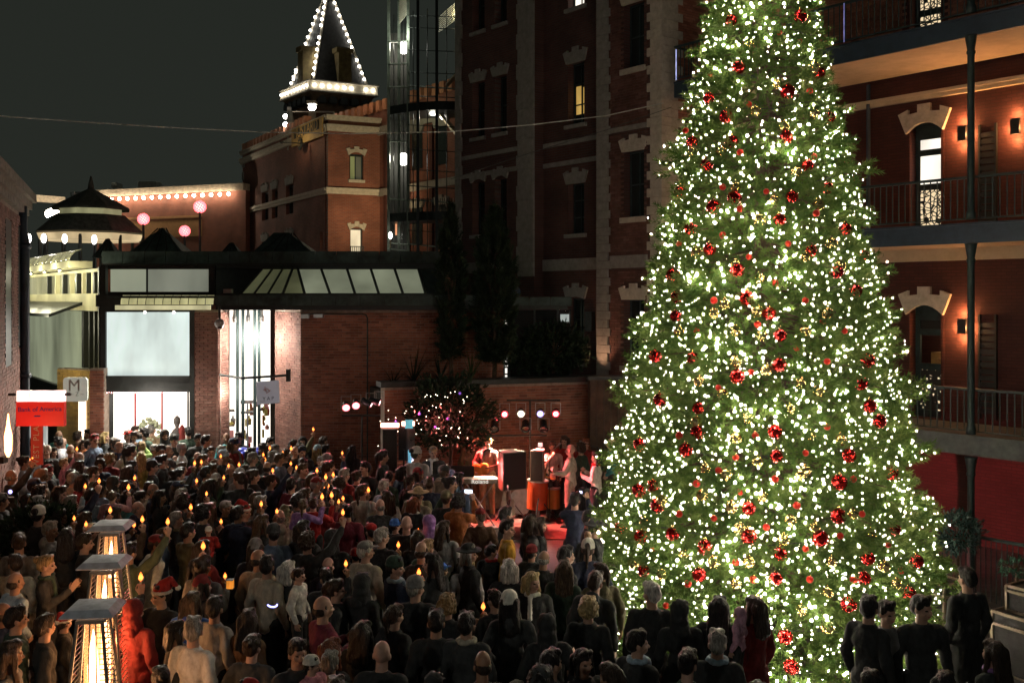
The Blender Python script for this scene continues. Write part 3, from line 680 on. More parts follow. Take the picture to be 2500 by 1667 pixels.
# glazed end bay of the pavilion (right, half behind the cypresses)
bay = thing('glass_bay', 'dark glazed pavilion bay with flat copper roof beside the cypress trees', 'building', (1.0, 26, 2.8))
bx0, bx1 = W(1085,0,25.4).x, W(1395,0,25.4).x
part(bay, 'roof', MB().box(bx0, bx1, 25.2, 26.1, 4.70, 4.86).box(bx0, bx1-.1, 25.3, 26.1, 4.62, 4.70), M['black'])
for k in range(6):
    a = bx0+(bx1-bx0)*k/6; part(bay, 'fascia_panel', MB().box(a+.01, a+(bx1-bx0)/6-.01, 25.15, 25.195, 4.72, 4.93), M['copper'])
for u in (1230, 1244, 1305, 1362, 1392): part(bay, 'post', MB().box(W(u,0,25.4).x-.025, W(u,0,25.4).x+.025, 25.38, 25.45, 2.75, 4.62), M['black'])
part(bay, 'pane', MB().box(W(1246,0,25.4).x, W(1390,0,25.4).x, 25.40, 25.41, 2.8, 4.6), mat('smoked_glass', (.02,.03,.03), .05, var=0, alpha=.35))
m = MB(); zz = 2.85; rr = random.Random(5)
while zz < 4.45:
    hh = rr.uniform(.03,.14); m.box(W(1233,0,25.36).x, W(1242,0,25.36).x-rr.uniform(0,.05), 25.34, 25.36, zz, zz+hh); zz += hh+rr.uniform(.005,.05)
part(bay, 'lit_gap', m, glow('white_gap', (1,.95,.85), 1.2))
part(bay, 'lit_pane', MB().box(W(1368,0,25.46).x, W(1391,0,25.46).x, 25.45, 25.47, 4.30, 4.49), glow('white_sign_pane', (.85,.95,.88), .9))
part(bay, 'globe_lamp', MB().lathe([(.06,0),(.10,.04),(.04,.08)], (W(1258,0,25.6).x,25.6,4.86), 10).ball((W(1258,0,25.6).x,25.6,5.06), .15, 14, 10), mat('blue_glass_globe', (.05,.09,.14), .15, var=.2), smooth=True)

# ================================================================== TERRACE WALL behind the stage
P0, P1 = W(940, 0, 22.3), W(1442, 0, 23.9)
fw = frame((P0.x, P0.y), (P1-P0).xy); WL = (P1-P0).xy.length
ter = thing('terrace_wall', 'low brick retaining wall with dark coping behind the stage', 'wall', tuple(fw(WL/2, 0, 0)))
part(ter, 'wall', MB().box(0, WL, .05, .5, 0, 2.90, 0, fw), M['mortar'])
bricks(ter, fw, 0, WL, .6, 2.88, .04, M['brick_red'], want=230)
part(ter, 'coping', MB().box(-.1, WL+.05, -.05, .55, 2.90, 3.02, 0, fw), M['black'])
m = MB().box(0, WL+1.6, .52, 9, 2.5, 2.78, 0, fw); struct('terrace_ground', m, mat('terrace_soil', (.03,.03,.025), .95, var=.3, scale=6, bump=.5))
hut = thing('timber_hut', 'dark timber cladding hut between the terrace wall and the Christmas tree', 'hut', tuple(W(1500, 728, 23.2).xy) + (0,))
hx0, hx1 = W(1440,0,23.0).x, W(1680,0,23.0).x
for k in range(14):
    a = hx0+(hx1-hx0)*k/14; part(hut, 'plank', MB().box(a+.006, a+(hx1-hx0)/14-.006, 22.96+.006*(k % 2), 23.1, 0, 3.02), M['wood'])
part(hut, 'hut_roof', MB().box(hx0-.06, hx1, 22.9, 23.4, 3.02, 3.10), M['black'])
part(hut, 'hut_sidewall', MB().box(hx0-.02, hx1, 23.1, 23.4, 0, 3.0), M['wood'])

# ================================================================== LEFT BRICK BUILDING
lf0, lf1 = W(64, 0, 22.0), W(-40, 0, 15.6)
fL = frame((lf0.x, lf0.y), (lf1-lf0).xy); LL = 12.0
lb = thing('left_brick_building', 'brick building with stone cornice at the left edge of the plaza', 'building', (lf0.x, lf0.y, 0))
part(lb, 'wall', MB().box(0, LL, .06, .6, 0, 6.72, 0, fL).box(-.0, .45, .06, 5, 0, 6.72, 0, fL), M['mortar'])
lh = [(.75, 1.35, 3.9, 6.4), (2.6, 3.6, 3.6, 6.4)]
bricks(lb, fL, 0, 8.0, .3, 6.7, .04, M['brick_pale'], [(h[0], h[1], h[2], h[3]) for h in lh], want=260)
for h in lh: part(lb, 'window', MB().box(h[0]+.02, h[1]-.02, .03, .058, h[2], h[3], 0, fL), M['black'])
part(lb, 'cornice', MB().box(-.08, LL, -.05, .6, 6.72, 6.86, 0, fL).box(-.14, LL, -.11, .6, 6.86, 7.02, 0, fL).box(-.22, LL, -.19, .6, 7.02, 7.2, 0, fL), mat('dim_cornice', (.24,.20,.17), .9, var=.25, scale=8, bump=.6))
dp = W(60, 0, 21.2)
solo('drain_pipe', MB().tube([(dp.x,dp.y,0),(dp.x,dp.y,6.1),(dp.x-.05,dp.y,6.35),(dp.x-.05,dp.y,6.9)], .10, 12).lathe([(.12,0),(.14,.06),(.12,.12)], (dp.x,dp.y,5.95), 12).lathe([(.12,0),(.14,.06),(.12,.12)], (dp.x,dp.y,3.2), 12), M['blue_iron'], 'thick dark teal drain pipe running up the corner of the left brick building', 'pipe', None, (dp.x, dp.y, 0), True)
lampL = W(20, 1080, 17.2)
t = thing('wall_uplight', 'red and white glowing lamp on the left brick wall above the crowd', 'wall lamp', tuple(lampL))
part(t, 'glow_tube', MB().lathe([(.02,-.25),(.06,-.15),(.065,.12),(.03,.3),(.01,.5)], tuple(lampL), 10), glow('orange_tube', (1,.42,.18), 6), smooth=True)
part(t, 'fixture', MB().box(lampL.x-.12, lampL.x-.04, lampL.y-.08, lampL.y+.08, lampL.z-.35, lampL.z-.24), M['black'])
lamp('lamp_light', 'POINT', (lampL.x+.12, lampL.y, lampL.z), 14, (1,.35,.15), t, .06)

# ================================================================== CORNER BRICK BUILDING (with the rooftop sign)
MC = (-8.87, 48.0)
far_a = ((.20,.06,.035), (.27,.085,.045))
fR = frame(MC, (.914, .405)); fB = frame(MC, (-.521, .854))
cb = thing('corner_brick_building', 'brick corner building with cream bands and a sign on its roofline', 'building', (MC[0], MC[1], 0))
RW, BW = 2.6, 14.2
def zc(v): return H-(v-VH)*48/F
hr = [(1.05, 1.75, zc(436), zc(372)), (1.1, 1.72, zc(623), zc(556))]
w = MB(); wall_with_holes(w, fR, 0, RW, 0, zc(281), 0, .4, hr); part(cb, 'wall', w, brick_tex('far_brick_right', far_a, (.20,.13,.10), (.914,.405)))
hl = [(5.0, 6.2, zc(502), zc(424)), (7.6, 8.6, zc(505), zc(424)), (9.2, 10.4, zc(505), zc(424)), (5.0, 6.2, zc(640), zc(566)), (9.2, 10.4, zc(640), zc(566)), (.7, 1.1, zc(606), zc(563))]
w = MB(); wall_with_holes(w, fB, .41, BW, 0, zc(281), 0, .4, hl); part(cb, 'wall', w, brick_tex('far_brick_left', ((.15,.048,.03),(.21,.068,.04)), (.16,.11,.09), (-.521,.854)))
part(cb, 'roof', MB().box(.41, 9, .41, 2.6, zc(300), zc(290), 0, fB), M['black'])
for f, L in ((fR, RW), (fB, BW)):
    for va, vb, pr in ((281, 293, .14), (304, 320, .16), (458, 473, .12)):
        part(cb, 'belt_course', MB().box(-.1 if f is fR else .0, L+.05, -pr, -.003, zc(vb), zc(va), 0, f).box(-.12 if f is fR else .0, L+.07, -pr-.06, -pr-.002, zc((va+vb)/2), zc(va), 0, f), M['stone'])
for i, h in enumerate(hr):
    part(cb, 'lintel', lintel(fR, (h[0]+h[1])/2, h[1]-h[0]+.1, h[3]-.1, .45, -.08, .0, .18), M['stone'])
    part(cb, 'sill', MB().box(h[0]-.06, h[1]+.06, -.1, .1, h[2]-.14, h[2], 0, fR), M['stone'])
window(cb, fR, *hr[0], .2, [(hr[0][0]+.1, hr[0][0]+.32, hr[0][2]+.06, hr[0][3]-.1, glow('green_curtain', (.52,.55,.22), .22, .4, 2)), (hr[0][0]+.33, hr[0][1]-.06, hr[0][2]+.06, hr[0][3]-.1, glow('dim_blind', (.30,.29,.18), .16, .3, 2))], 2, 1, .06)
window(cb, fR, *hr[1], .2, [(hr[1][0]+.06, hr[1][1]-.06, hr[1][2]+.06, hr[1][3]-.06, G_cream)], 1, 1, .06)
m = MB()
for k in range(8): m.box(hr[1][0]+.09*k, hr[1][0]+.09*k+.025, -.06, -.03, hr[1][2]-.1, hr[1][2]+.42, 0, fR)
m.box(hr[1][0]-.03, hr[1][1]+.03, -.065, -.025, hr[1][2]+.42, hr[1][2]+.46, 0, fR); part(cb, 'window_guard', m, M['black'])
for i, h in enumerate(hl):
    if i == 5: window(cb, fB, *h, .15, [(h[0]+.02, h[0]+.2, h[2]+.05, h[2]+.62, G_cream), (h[0]+.21, h[1]-.03, h[2]+.05, h[3]-.05, dark)], 1, 1, .03); continue
    pn = [(h[0]+.3, h[0]+.46, h[2]+.1, h[3]-.5, G_cream), (h[0]+.5, h[1]-.05, h[2]+.1, h[3]-.1, dark)] if i in (1, 2) else dark
    window(cb, fB, *h, .2, pn, 2, 2, .06)
    for q in (.27, .73): part(cb, 'lintel', lintel(fB, h[0]+(h[1]-h[0])*q, .5, h[3]+.02, .5, -.08, 0), M['stone_dim'])
m = MB()
for k in range(14): m.box(BW-.3-(.15 if k % 2 else 0), BW+.02, -.05, .0, 3+k*.75, 3+k*.75+.5, 0, fB)
part(cb, 'quoin_column', m, M['stone_dim'])
# merlons along both roof edges: salmon-lit blocks
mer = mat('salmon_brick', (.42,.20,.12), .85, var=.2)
for k in range(17):
    s_ = 3.0+k*.66; part(cb, 'merlon', MB().box(s_, s_+.36, -.12, .25, zc(281), zc(281)+.42, 0, fB), mer)
fM = frame((-9.4, 52.7), (2.96, -3.75)); ML = 14.0
pb = thing('parapet_wing', 'dark building wing with a row of salmon merlons behind the glass stair tower', 'building', (-6, 47, 0))
part(pb, 'wall', MB().box(0, ML, 0, .4, 0, 14.1, 0, fM), brick_tex('far_brick_wing', ((.18,.055,.035),(.24,.075,.045)), (.18,.12,.1), (.6,-.8)))
for k in range(22): part(pb, 'merlon', MB().box(.1+k*.62, .1+k*.62+.34, -.1, .25, 14.1, 14.62, 0, fM), mer)
for va, vb in ((9.9, 10.25), (12.9, 13.3), (6.4, 6.7)): part(pb, 'belt_course', MB().box(0, ML, -.12, -.0, va, vb, 0, fM), M['stone_dim'])
for s_ in (5.6, 7.6, 9.6):
    for z_ in (10.9, 7.4):
        part(pb, 'window', MB().box(s_, s_+.9, -.03, -.0, z_, z_+1.7, 0, fM), dark)
        part(pb, 'lintel', lintel(fM, s_+.45, 1.0, z_+1.7, .45, -.1, -.0), M['stone_dim'])
    part(pb, 'pilaster', MB().box(s_-.35, s_-.12, -.14, -.0, 6.8, 9.9, 0, fM).box(s_-.35, s_-.12, -.14, -.0, 10.3, 12.8, 0, fM), M['red_paint'])
lamp('wing_lamp', 'POINT', fM(7.0, -1.6, 9.0), 55, (1,.62,.28), pb, .2)
lamp('wing_lamp', 'POINT', fM(9.4, -1.8, 13.2), 40, (.9,.85,.5), pb, .2)
lamp('roof_lamp', 'POINT', fM(4.2, -1.4, 15.6), 70, (1,.66,.36), pb, .2)
# the street lighting that washes the corner building's right-hand face
fl_ = fR(1.5, -6.5, 8.6)
t = thing('flood_lamp', 'small floodlight on a dark mast aimed at the corner brick building', 'floodlight', (fl_.x, fl_.y, 6.0))
part(t, 'mast', MB().tube([(fl_.x,fl_.y,6.0),(fl_.x,fl_.y,7.0)], .03, 8), M['dark_metal'])
part(t, 'lamp_head', MB().box(fl_.x-.08, fl_.x+.08, fl_.y-.06, fl_.y+.06, 7.0, 7.12), M['dark_metal'])
lamp('lamp_light', 'SPOT', (fl_.x, fl_.y+.1, 7.2), 750, (1,.80,.48), t, .15, tuple(fR(1.2, 0, 10.6)), 75, .8)
# roof sign
sg = thing('roof_sign', 'dim ochre roofline sign reading MUSTARD with a dark lettering panel', 'sign', tuple(fB(2.3, -.2, zc(332))))
part(sg, 'board', MB().box(.1, 4.5, -.28, -.2, zc(332), zc(286), 0, fB), mat('ochre_sign', (.40,.26,.09), .7, var=.15, scale=3))
part(sg, 'letter_panel', MB().box(.5, 4.15, -.31, -.283, zc(313), zc(290), 0, fB), M['black'])
rgt = -fB.d; och = bpy.data.materials['ochre_sign']
text('MUSTARD', .78, fB(2.32, -.325, zc(301.5)), rgt, (0,0,1), och, sg)
text('GRILL', .30, fB(3.1, -.30, zc(320)), rgt, (0,0,1), M['black'], sg)
part(sg, 'round_emblem', MB().lathe([(.30,-.03),(.30,.03)], tuple(fB(3.0,-.34,zc(334))), 18, 0, tuple(fB.n)), M['black'])
text('M', .36, fB(3.0, -.40, zc(334)), rgt, (0,0,1), och, sg)
sl = fB(2.4, -1.5, zc(338)); part(sg, 'sign_lamp_arm', MB().tube([tuple(fB(2.4,-.3,zc(336))), tuple(sl)], .03, 6), M['black']); part(sg, 'sign_lamp', MB().lathe([(.05,-.06),(.10,.05)], tuple(sl), 10), M['black'])  # lamp and arm added to brighten the sign
lamp('sign_light', 'POINT', (sl.x, sl.y, sl.z+.12), 42, (1,.80,.5), sg, .06)
ra = [W(708,272,50), W(815,274,50)]
solo('weather_pole', MB().tube([ra[0], ra[1]], .04, 6).tube([ra[0], (ra[0].x, ra[0].y, ra[0].z-.55)], .12, 8, r2=.2).tube([(ra[1].x,ra[1].y,ra[1].z),(ra[1].x,ra[1].y,zc(290))], .04, 6), M['chrome'], 'horizontal roof pole with a white sensor head above the corner building', 'pole', None, tuple(ra[0]))

# ================================================================== CLOCK TOWER TOP with bulbs
CT = Vector((-12.2, 60.0)); fcr = frame((CT.x, CT.y), (.90, .44)); fcl = frame((CT.x, CT.y), (-.6, .8))
ct = thing('clock_tower', 'brick tower with pyramid roof outlined in white bulbs and a glowing frieze', 'tower', (CT.x+1, CT.y+3, 0))
def cp(a, b): return CT + fcr.d.xy*a + fcl.d.xy*b
SZ = 4.3
def sq(mb, i, z0, z1, mi=0, i1=None):
    i1 = i if i1 is None else i1
    c0 = [(*cp(a, b), z0) for a, b in ((i,i),(SZ-i,i),(SZ-i,SZ-i),(i,SZ-i))]; c1 = [(*cp(a, b), z1) for a, b in ((i1,i1),(SZ-i1,i1),(SZ-i1,SZ-i1),(i1,SZ-i1))]
    mb.hexa(c0+c1, mi); return mb
part(ct, 'shaft', sq(MB(), .55, 0, 16.6), brick_tex('clock_brick', ((.13,.07,.04),(.17,.09,.05)), (.14,.10,.07), (.9,.44)))
part(ct, 'corbel', sq(MB(), .55, 16.6, 17.45, i1=.12), mat('dim_corbel', (.13,.09,.05), .9, var=.4, scale=3, bump=.5))
for f in (fcr, fcl):
    for k in range(5):
        s_ = .55+k*.68; part(ct, 'arch', MB().prism([(s_+.12*0, 16.75)]+[(s_+.24-.24*math.cos(a*PI/6), 16.95+.24*math.sin(a*PI/6)) for a in range(7)]+[(s_+.48, 16.75)], -.02, .5, f), M['black'])
fm_ = mat('cream_frieze', (.66,.58,.42), .8, var=.12, scale=3)
part(ct, 'frieze', sq(MB(), .0, 17.5, 18.02), fm_)
part(ct, 'frieze_cap', sq(sq(MB(), -.08, 18.024, 18.10), -.06, 17.42, 17.496), M['stone'])
gb = glow('white_bulb', (1,.95,.86), 24)
bulb = MB().ball((0,0,0), .075, 10, 6).mesh('bulb', gb, smooth=True)
def bulb_at(p, sc=1.0):
    o = obj('bulb', bulb, ct); o.location = Vector(p)-BASE[ct.name]; o.scale = (sc,)*3
for f in (fcr, fcl):
    for k in range(9):
        if f is fcr and k == 6: continue
        bulb_at(f(.3+k*.46, -.08, 17.76), .85 if f is fcl else 1)
zap = 24.1; pi_ = .45
rf = part(ct, 'pyramid_roof', sq(MB(), pi_, 18.1, zap, i1=SZ/2-.12), mat('slate_roof', (.022,.022,.02), .7, var=.35, scale=5, bump=.5))
for a, b in ((0,0),(1,0),(0,1)):
    p0 = Vector((*cp(pi_ if not a else SZ-pi_, pi_ if not b else SZ-pi_), 18.1)); p1 = Vector((*cp(SZ/2+(-.12 if not a else .12), SZ/2+(-.12 if not b else .12)), zap))
    part(ct, 'roof_edge', MB().tube([p0, p1], .09, 6), M['stone'])
    for k in range(13):
        if (k*7+a*3+b) % 9 == 4: continue
        bulb_at(p0.lerp(p1, .06+k*.068) + Vector((-.05,-.12,.05)), 1.0)
for s_, b0_ in ((.0, .95), (1.95, .30)):
    c = [(*cp(s_+x*.8, b0_+y*.8), z) for z in (18.1, 20.0) for x, y in ((0,0),(1.0,0),(1.0,.9),(0,.9))]
    part(ct, 'turret', MB().hexa(c).hexa([(x_+(.12 if i in (1,2,5,6) else -.12), y_, 20.0+(z_-18.1)*.16) for i, (x_, y_, z_) in enumerate(c)]), mat('dim_ochre_brick', (.16,.12,.05), .9, var=.3, scale=4, bump=.4))
for p in (W(722,178,61.5), W(716,194,61.5)): bulb_at(p, .9)
# lantern post with bulbs on the corner building roof
ps = W(762, 262, 52)
t = thing('roof_lantern_post', 'short lantern post with a bright bulb on the corner building roof', 'lantern', (ps.x, ps.y, ps.z-1.4))
part(t, 'post', MB().box(ps.x-.16, ps.x+.16, ps.y-.16, ps.y+.16, ps.z-1.4, ps.z-.2).box(ps.x-.24,ps.x+.24,ps.y-.24,ps.y+.24,ps.z+.15,ps.z+.3), M['stone_dim'])
part(t, 'bulb', MB().ball(ps, .2, 10, 8), gb, smooth=True)
ps = W(697, 285, 53)
t = thing('roof_lantern_post', 'roof post with two stacked bright bulbs left of the roof sign', 'lantern', (ps.x, ps.y, ps.z-1.8))
part(t, 'post', MB().box(ps.x+.1, ps.x+.3, ps.y-.1, ps.y+.1, ps.z-1.8, ps.z+.5), M['stone_dim'])
for dz in (0, -.42): part(t, 'bulb', MB().ball((ps.x,ps.y,ps.z+dz), .13, 10, 8), gb, smooth=True)

# ================================================================== GLASS STAIR TOWER
gs = thing('glass_stair_tower', 'slender steel and glass stair tower with round lamps between brick buildings', 'tower', tuple(W(1030, 728, 37).xy) + (0,))
GY = 36.0
def gx(u, Y=GY): return W(u, 0, Y).x
def gz(v, Y=GY): return H-(v-VH)*Y/F
for i, u in enumerate((941, 967, 993, 1020, 1066, 1114)):
    part(gs, 'post', MB().box(gx(u)-.05, gx(u)+.05, GY+(.9 if i < 2 else .45 if i == 2 else 0), GY+(1.0 if i < 2 else .55 if i == 2 else .1), 4.9, gz(-30)), mat('grey_green_steel', (.22,.26,.21), .5, var=.2) if i == 0 else bpy.data.materials['grey_green_steel'] if i in (1,2) else M['dark_metal'])
for v0, v1 in ((247, 268), (516, 537), (630, 641)):
    m = MB(); n = 12
    for k in range(n):
        a0, a1 = k/n, (k+1)/n
        def pt(a, z, d): u = 941+(1114-941)*a; return (gx(u), GY+1.0-1.0*math.sin(a*PI*.62)+d, z)
        m.hexa([pt(a0,gz(v1),0),pt(a1,gz(v1),0),pt(a1,gz(v1),1.6),pt(a0,gz(v1),1.6),pt(a0,gz(v0),0),pt(a1,gz(v0),0),pt(a1,gz(v0),1.6),pt(a0,gz(v0),1.6)])
    part(gs, 'landing', m, M['dark_metal'])
for u in (954, 980, 1006, 1043, 1090):
    part(gs, 'mullion', MB().tube([(gx(u),GY+(.95 if u < 960 else .75 if u < 990 else .4 if u < 1010 else .1),4.9),(gx(u),GY+(.95 if u < 960 else .75 if u < 990 else .4 if u < 1010 else .1),gz(20))], .018, 5), M['dark_metal'])
for v in (30, 60, 115, 170, 228, 300, 360, 410, 450, 560):
    part(gs, 'rail', MB().tube([(gx(993),GY+.45,gz(v)),(gx(1114),GY+.1,gz(v+10))], .018, 5), M['dark_metal'])
for v in (87, 143, 200, 335, 480, 590, 605):
    m = MB().tube([(gx(941),GY+.9,gz(v)),(gx(993),GY+.45,gz(v+6))], .03, 6)
    if v in (200, 480, 590): m.tube([(gx(993),GY+.45,gz(v+4)),(gx(1114),GY+.1,gz(v+16))], .03, 6)
    part(gs, 'rail', m, bpy.data.materials['grey_green_steel'])
slm = mat('pale_slats', (.62,.60,.48), .6, var=.1)
lamp('canopy_light', 'POINT', (gx(985), GY+.1, gz(75)), 26, (.95,1,.85), gs, .06)  # lamps without fittings, added to light the roof slats
lamp('canopy_light', 'POINT', (gx(1108), GY+.2, gz(32)), 14, (1,.9,.55), gs, .06)
for k in range(13):
    z0, z1 = gz(60-4.6*k, GY+1), gz(44-4.6*k, GY+1)
    part(gs, 'roof_slat', MB().tube([(gx(968),GY+.9,z0),(gx(990),GY+.5,z1)], .020, 6), slm)
for k in range(9):
    part(gs, 'roof_slat', MB().tube([(gx(1066),GY+1.2,gz(20+4.6*k)),(gx(1112),GY+.3,gz(0+5.4*k))], .014, 6), slm)
for k in range(26):
    u = 1000+k*4.4
    part(gs, 'baluster', MB().tube([(gx(u),GY+.25,gz(516)),(gx(u),GY+.25,gz(482))], .012, 4), M['chrome'] if k % 4 == 0 else M['dark_metal'])
part(gs, 'stair', MB().hexa([(gx(1068),GY+.8,gz(268)),(gx(1112),GY+.8,gz(320)),(gx(1112),GY+1.8,gz(320)),(gx(1068),GY+1.8,gz(268)),(gx(1068),GY+.8,gz(258)),(gx(1112),GY+.8,gz(306)),(gx(1112),GY+1.8,gz(306)),(gx(1068),GY+1.8,gz(258))]), M['soffit'])
part(gs, 'stair', MB().hexa([(gx(1085),GY+.6,gz(200)),(gx(1113),GY+.6,gz(170)),(gx(1113),GY+1.2,gz(170)),(gx(1085),GY+1.2,gz(200)),(gx(1085),GY+.6,gz(196)),(gx(1113),GY+.6,gz(166)),(gx(1113),GY+1.2,gz(166)),(gx(1085),GY+1.2,gz(196))]), M['soffit'])
part(gs, 'pane', MB().quad((gx(943),GY+.93,5.5),(gx(991),GY+.48,5.5),(gx(991),GY+.48,gz(62)),(gx(943),GY+.93,gz(40))), mat('clear_glass', (.1,.12,.1), .05, var=0, alpha=.12))
gl = glow('lamp_globe', (1,.97,.88), 9)
for u, v, r, e in ((985, 117, .20, 60), (985, 389, .20, 60), (1081, 285, .11, 35), (984, 632, .13, 20)):
    Y = GY+1.4; p = W(u, v, Y)
    part(gs, 'globe_lamp', MB().ball(p, (r, r, r*1.2 if r > .15 else r), 14, 10), gl, smooth=True)
    lamp('lamp_light', 'POINT', (p.x-.35, p.y-.2, p.z), e, (1,.95,.78), gs, .15)
part(gs, 'base_light', MB().box(gx(1000), gx(1066), GY, GY+.05, gz(634), gz(631)).box(gx(1068),gx(1084),GY,GY+.05,gz(634),gz(631)), glow('cream_strip', (1,.95,.7), .9))
part(gs, 'back_panel', MB().box(gx(946,38.4), gx(994,38.4), 38.3, 38.4, 4.9, gz(40)), mat('panel_grey', (.03,.03,.026), .6, var=.2))
t = W(953, 575, GY+.5); ln = thing('wall_lantern', 'small bright torch-shaped lantern at the foot of the glass stair tower', 'lantern', tuple(t))
part(ln, 'bulb', MB().ball(t, (.07,.07,.13), 10, 8), gl, smooth=True); part(ln, 'stem', MB().tube([(t.x,t.y,t.z-.13),(t.x,t.y,t.z-.45)], .03, 6), M['soffit'])
t = W(968, 555, GY+2.0); ln = thing('wall_lantern', 'orange glowing slot light beside the glass stair tower foot', 'lantern', tuple(t))
part(ln, 'light_strip', MB().box(t.x-.05,t.x+.02,t.y,t.y+.03,t.z-.3,t.z+.2), glow('orange_slot', (1,.42,.2), .9)); part(ln, 'cover', MB().box(t.x-.2,t.x-.06,t.y-.05,t.y+.03,t.z-.1,t.z+.25), M['black'])

# ================================================================== FAR LEFT: lit hall, carousel roof, globe lamps
fh0, fh1 = W(236, 0, 62), W(600, 0, 58)
fh = frame((fh0.x, fh0.y), (fh1-fh0).xy); HL = (fh1-fh0).xy.length
hall = thing('far_hall', 'low brick hall with a bright strip of cornice bulbs in the far left distance', 'building', (fh0.x, fh0.y, 0))
hz = H+(VH-466)*62/F
part(hall, 'wall', MB().box(0, HL, 0, .4, 0, hz-.4, 0, fh), brick_tex('hall_brick', ((.24,.075,.045),(.29,.09,.05)), (.22,.13,.09), (1,-.05)))
part(hall, 'parapet', MB().box(-.2, HL, -.25, .4, hz-.4, hz, 0, fh), mat('lit_parapet', (.60,.48,.34), .8))
part(hall, 'belt_course', MB().box(0, HL*.72, -.1, -.0, hz-1.9, hz-1.75, 0, fh).box(0, HL*.72, -.05, -.0, hz-3.0, hz-2.0, 0, fh), mat('ochre_band', (.42,.22,.09), .8, var=.1))
hb_ = MB().ball((0,0,0), .10, 8, 6).mesh('bulb', glow('warm_white_bulb', (1,.86,.66), 45), smooth=True)
for k in range(16):
    o = obj('bulb', hb_, hall); o.location = fh(.9+k*(HL-1.2)/16, -.38, hz-.62)-BASE[hall.name]
fh2 = frame((fh0.x-1.6, fh0.y-1), (-8, -9))
part(hall, 'parapet', MB().box(0, 4.0, -.2, .2, hz-.9, hz-.5, 0, fh2), mat('lit_parapet_side', (.6,.5,.36), .8))
for k in range(12):
    o = obj('bulb', hb_, hall); o.location = W(163-4.3*k, 500+2.0*k, 58)-BASE[hall.name]; o.scale = (1.3,1.3,2.2)
for u0, u1, v0, v1 in ((337, 382, 443, 470), (390, 432, 454, 472), (434, 459, 456, 472), (272, 284, 446, 458)):
    part(hall, 'roof_unit', MB().box(W(u0,0,63).x, W(u1,0,63).x, 63, 64, H-(v1-VH)*63/F, H-(v0-VH)*63/F), mat('roof_unit_grey', (.30,.32,.28), .7, var=.2) if u0 == 337 else bpy.data.materials['roof_unit_grey'])
ca = W(222, 0, 44); cr = thing('carousel_kiosk', 'dark two-tiered octagonal kiosk roof with lit eaves at far left', 'kiosk', (ca.x, ca.y, 0))
def kz(v): return H-(v-VH)*44/F
R1, R2 = 2.35, .0
rm = mat('kiosk_roof', (.05,.05,.04), .8, var=.4, scale=5, bump=.5)
part(cr, 'roof', MB().lathe([(2.35,kz(570)),(1.50,kz(527))], (ca.x,ca.y,0), 8), rm)
part(cr, 'lantern_band', MB().lathe([(1.36,kz(527)),(1.36,kz(511))], (ca.x,ca.y,0), 8), glow('kiosk_band', (.75,.72,.38), .32, .4, 1.5, .5))
part(cr, 'upper_roof', MB().lathe([(1.72,kz(513)),(1.65,kz(508)),(.15,kz(462)),(.12,kz(450)),(.03,kz(430))], (ca.x,ca.y,0), 8), rm)
part(cr, 'soffit_band', MB().lathe([(2.2,kz(588)),(2.3,kz(574))], (ca.x,ca.y,0), 8), glow('kiosk_soffit', (1,.76,.42), .60, .3, 1, .6))  # light on the soffit put in as its own glow
for k in range(8):
    a = k*PI/4+.2; part(cr, 'post', MB().tube([(ca.x+2.1*math.cos(a),ca.y+2.1*math.sin(a),4),(ca.x+2.1*math.cos(a),ca.y+2.1*math.sin(a),kz(578))], .07, 6), M['dark_metal'])
wp = W(205, 468, 50)
solo('roof_pole', MB().tube([W(178,470,50), W(218,470,50)], .04, 6).tube([W(178,470,50), W(179,480,50)], .14, 8), M['chrome'], 'small pole with a sensor head above the kiosk roof', 'pole', None, tuple(wp))
gg = glow('kiosk_globe', (1,.93,.86), 12)
for k, (u, v) in enumerate(((70,582),(107,582),(158,583),(230,585))):
    p = W(u, v, 40); t = thing('globe_lamp', ['leftmost white globe lamp beside the drain pipe top', 'white globe lamp, second from the left under the kiosk', 'white globe lamp, third from the left under the kiosk', 'white globe lamp under the kiosk, nearest the little pointed roof'][k], 'globe lamp', (p.x, p.y, p.z-.5), 'white globe lamps around the kiosk')
    part(t, 'globe', MB().ball(p, (.10,.10,.19), 12, 8), gg, smooth=True); part(t, 'stem', MB().tube([(p.x,p.y,p.z-2.2),(p.x,p.y,p.z-.2)], .04, 6), M['dark_metal'])
for k, (u, v, Y, r) in enumerate(((350,535,43,.215),(488,505,43,.235),(451,564,43,.20))):
    p = W(u, v, Y); t = thing('light_ball', ['glowing ball of bulbs in front of the hall, left of the three', 'glowing ball of bulbs, highest of the three, on a dark pole', 'glowing ball of bulbs, lowest of the three'][k], 'light ball', (p.x, p.y, p.z-1.6), 'glowing light balls in front of the far hall')
    m = MB()
    for i in range(70):
        th = math.acos(1-2*(i+.5)/70); ph = i*2.39996
        m.ball(p+Vector((r*math.sin(th)*math.cos(ph), r*math.sin(th)*math.sin(ph), r*math.cos(th))), .045, 6, 4)
    part(t, 'bulbs', m, glow('pinkish_bulb', (1,.13,.15), 3.5) if k == 0 else bpy.data.materials['pinkish_bulb'], stuff=True)
    part(t, 'core', MB().ball(p, r*.93, 12, 8), glow('ball_core', (1,.66,.55), 2.0) if k == 0 else bpy.data.materials['ball_core'], smooth=True)
    part(t, 'pole', MB().tube([(p.x,p.y,6.2),(p.x,p.y,p.z-r)], .05, 6), M['dark_metal'])

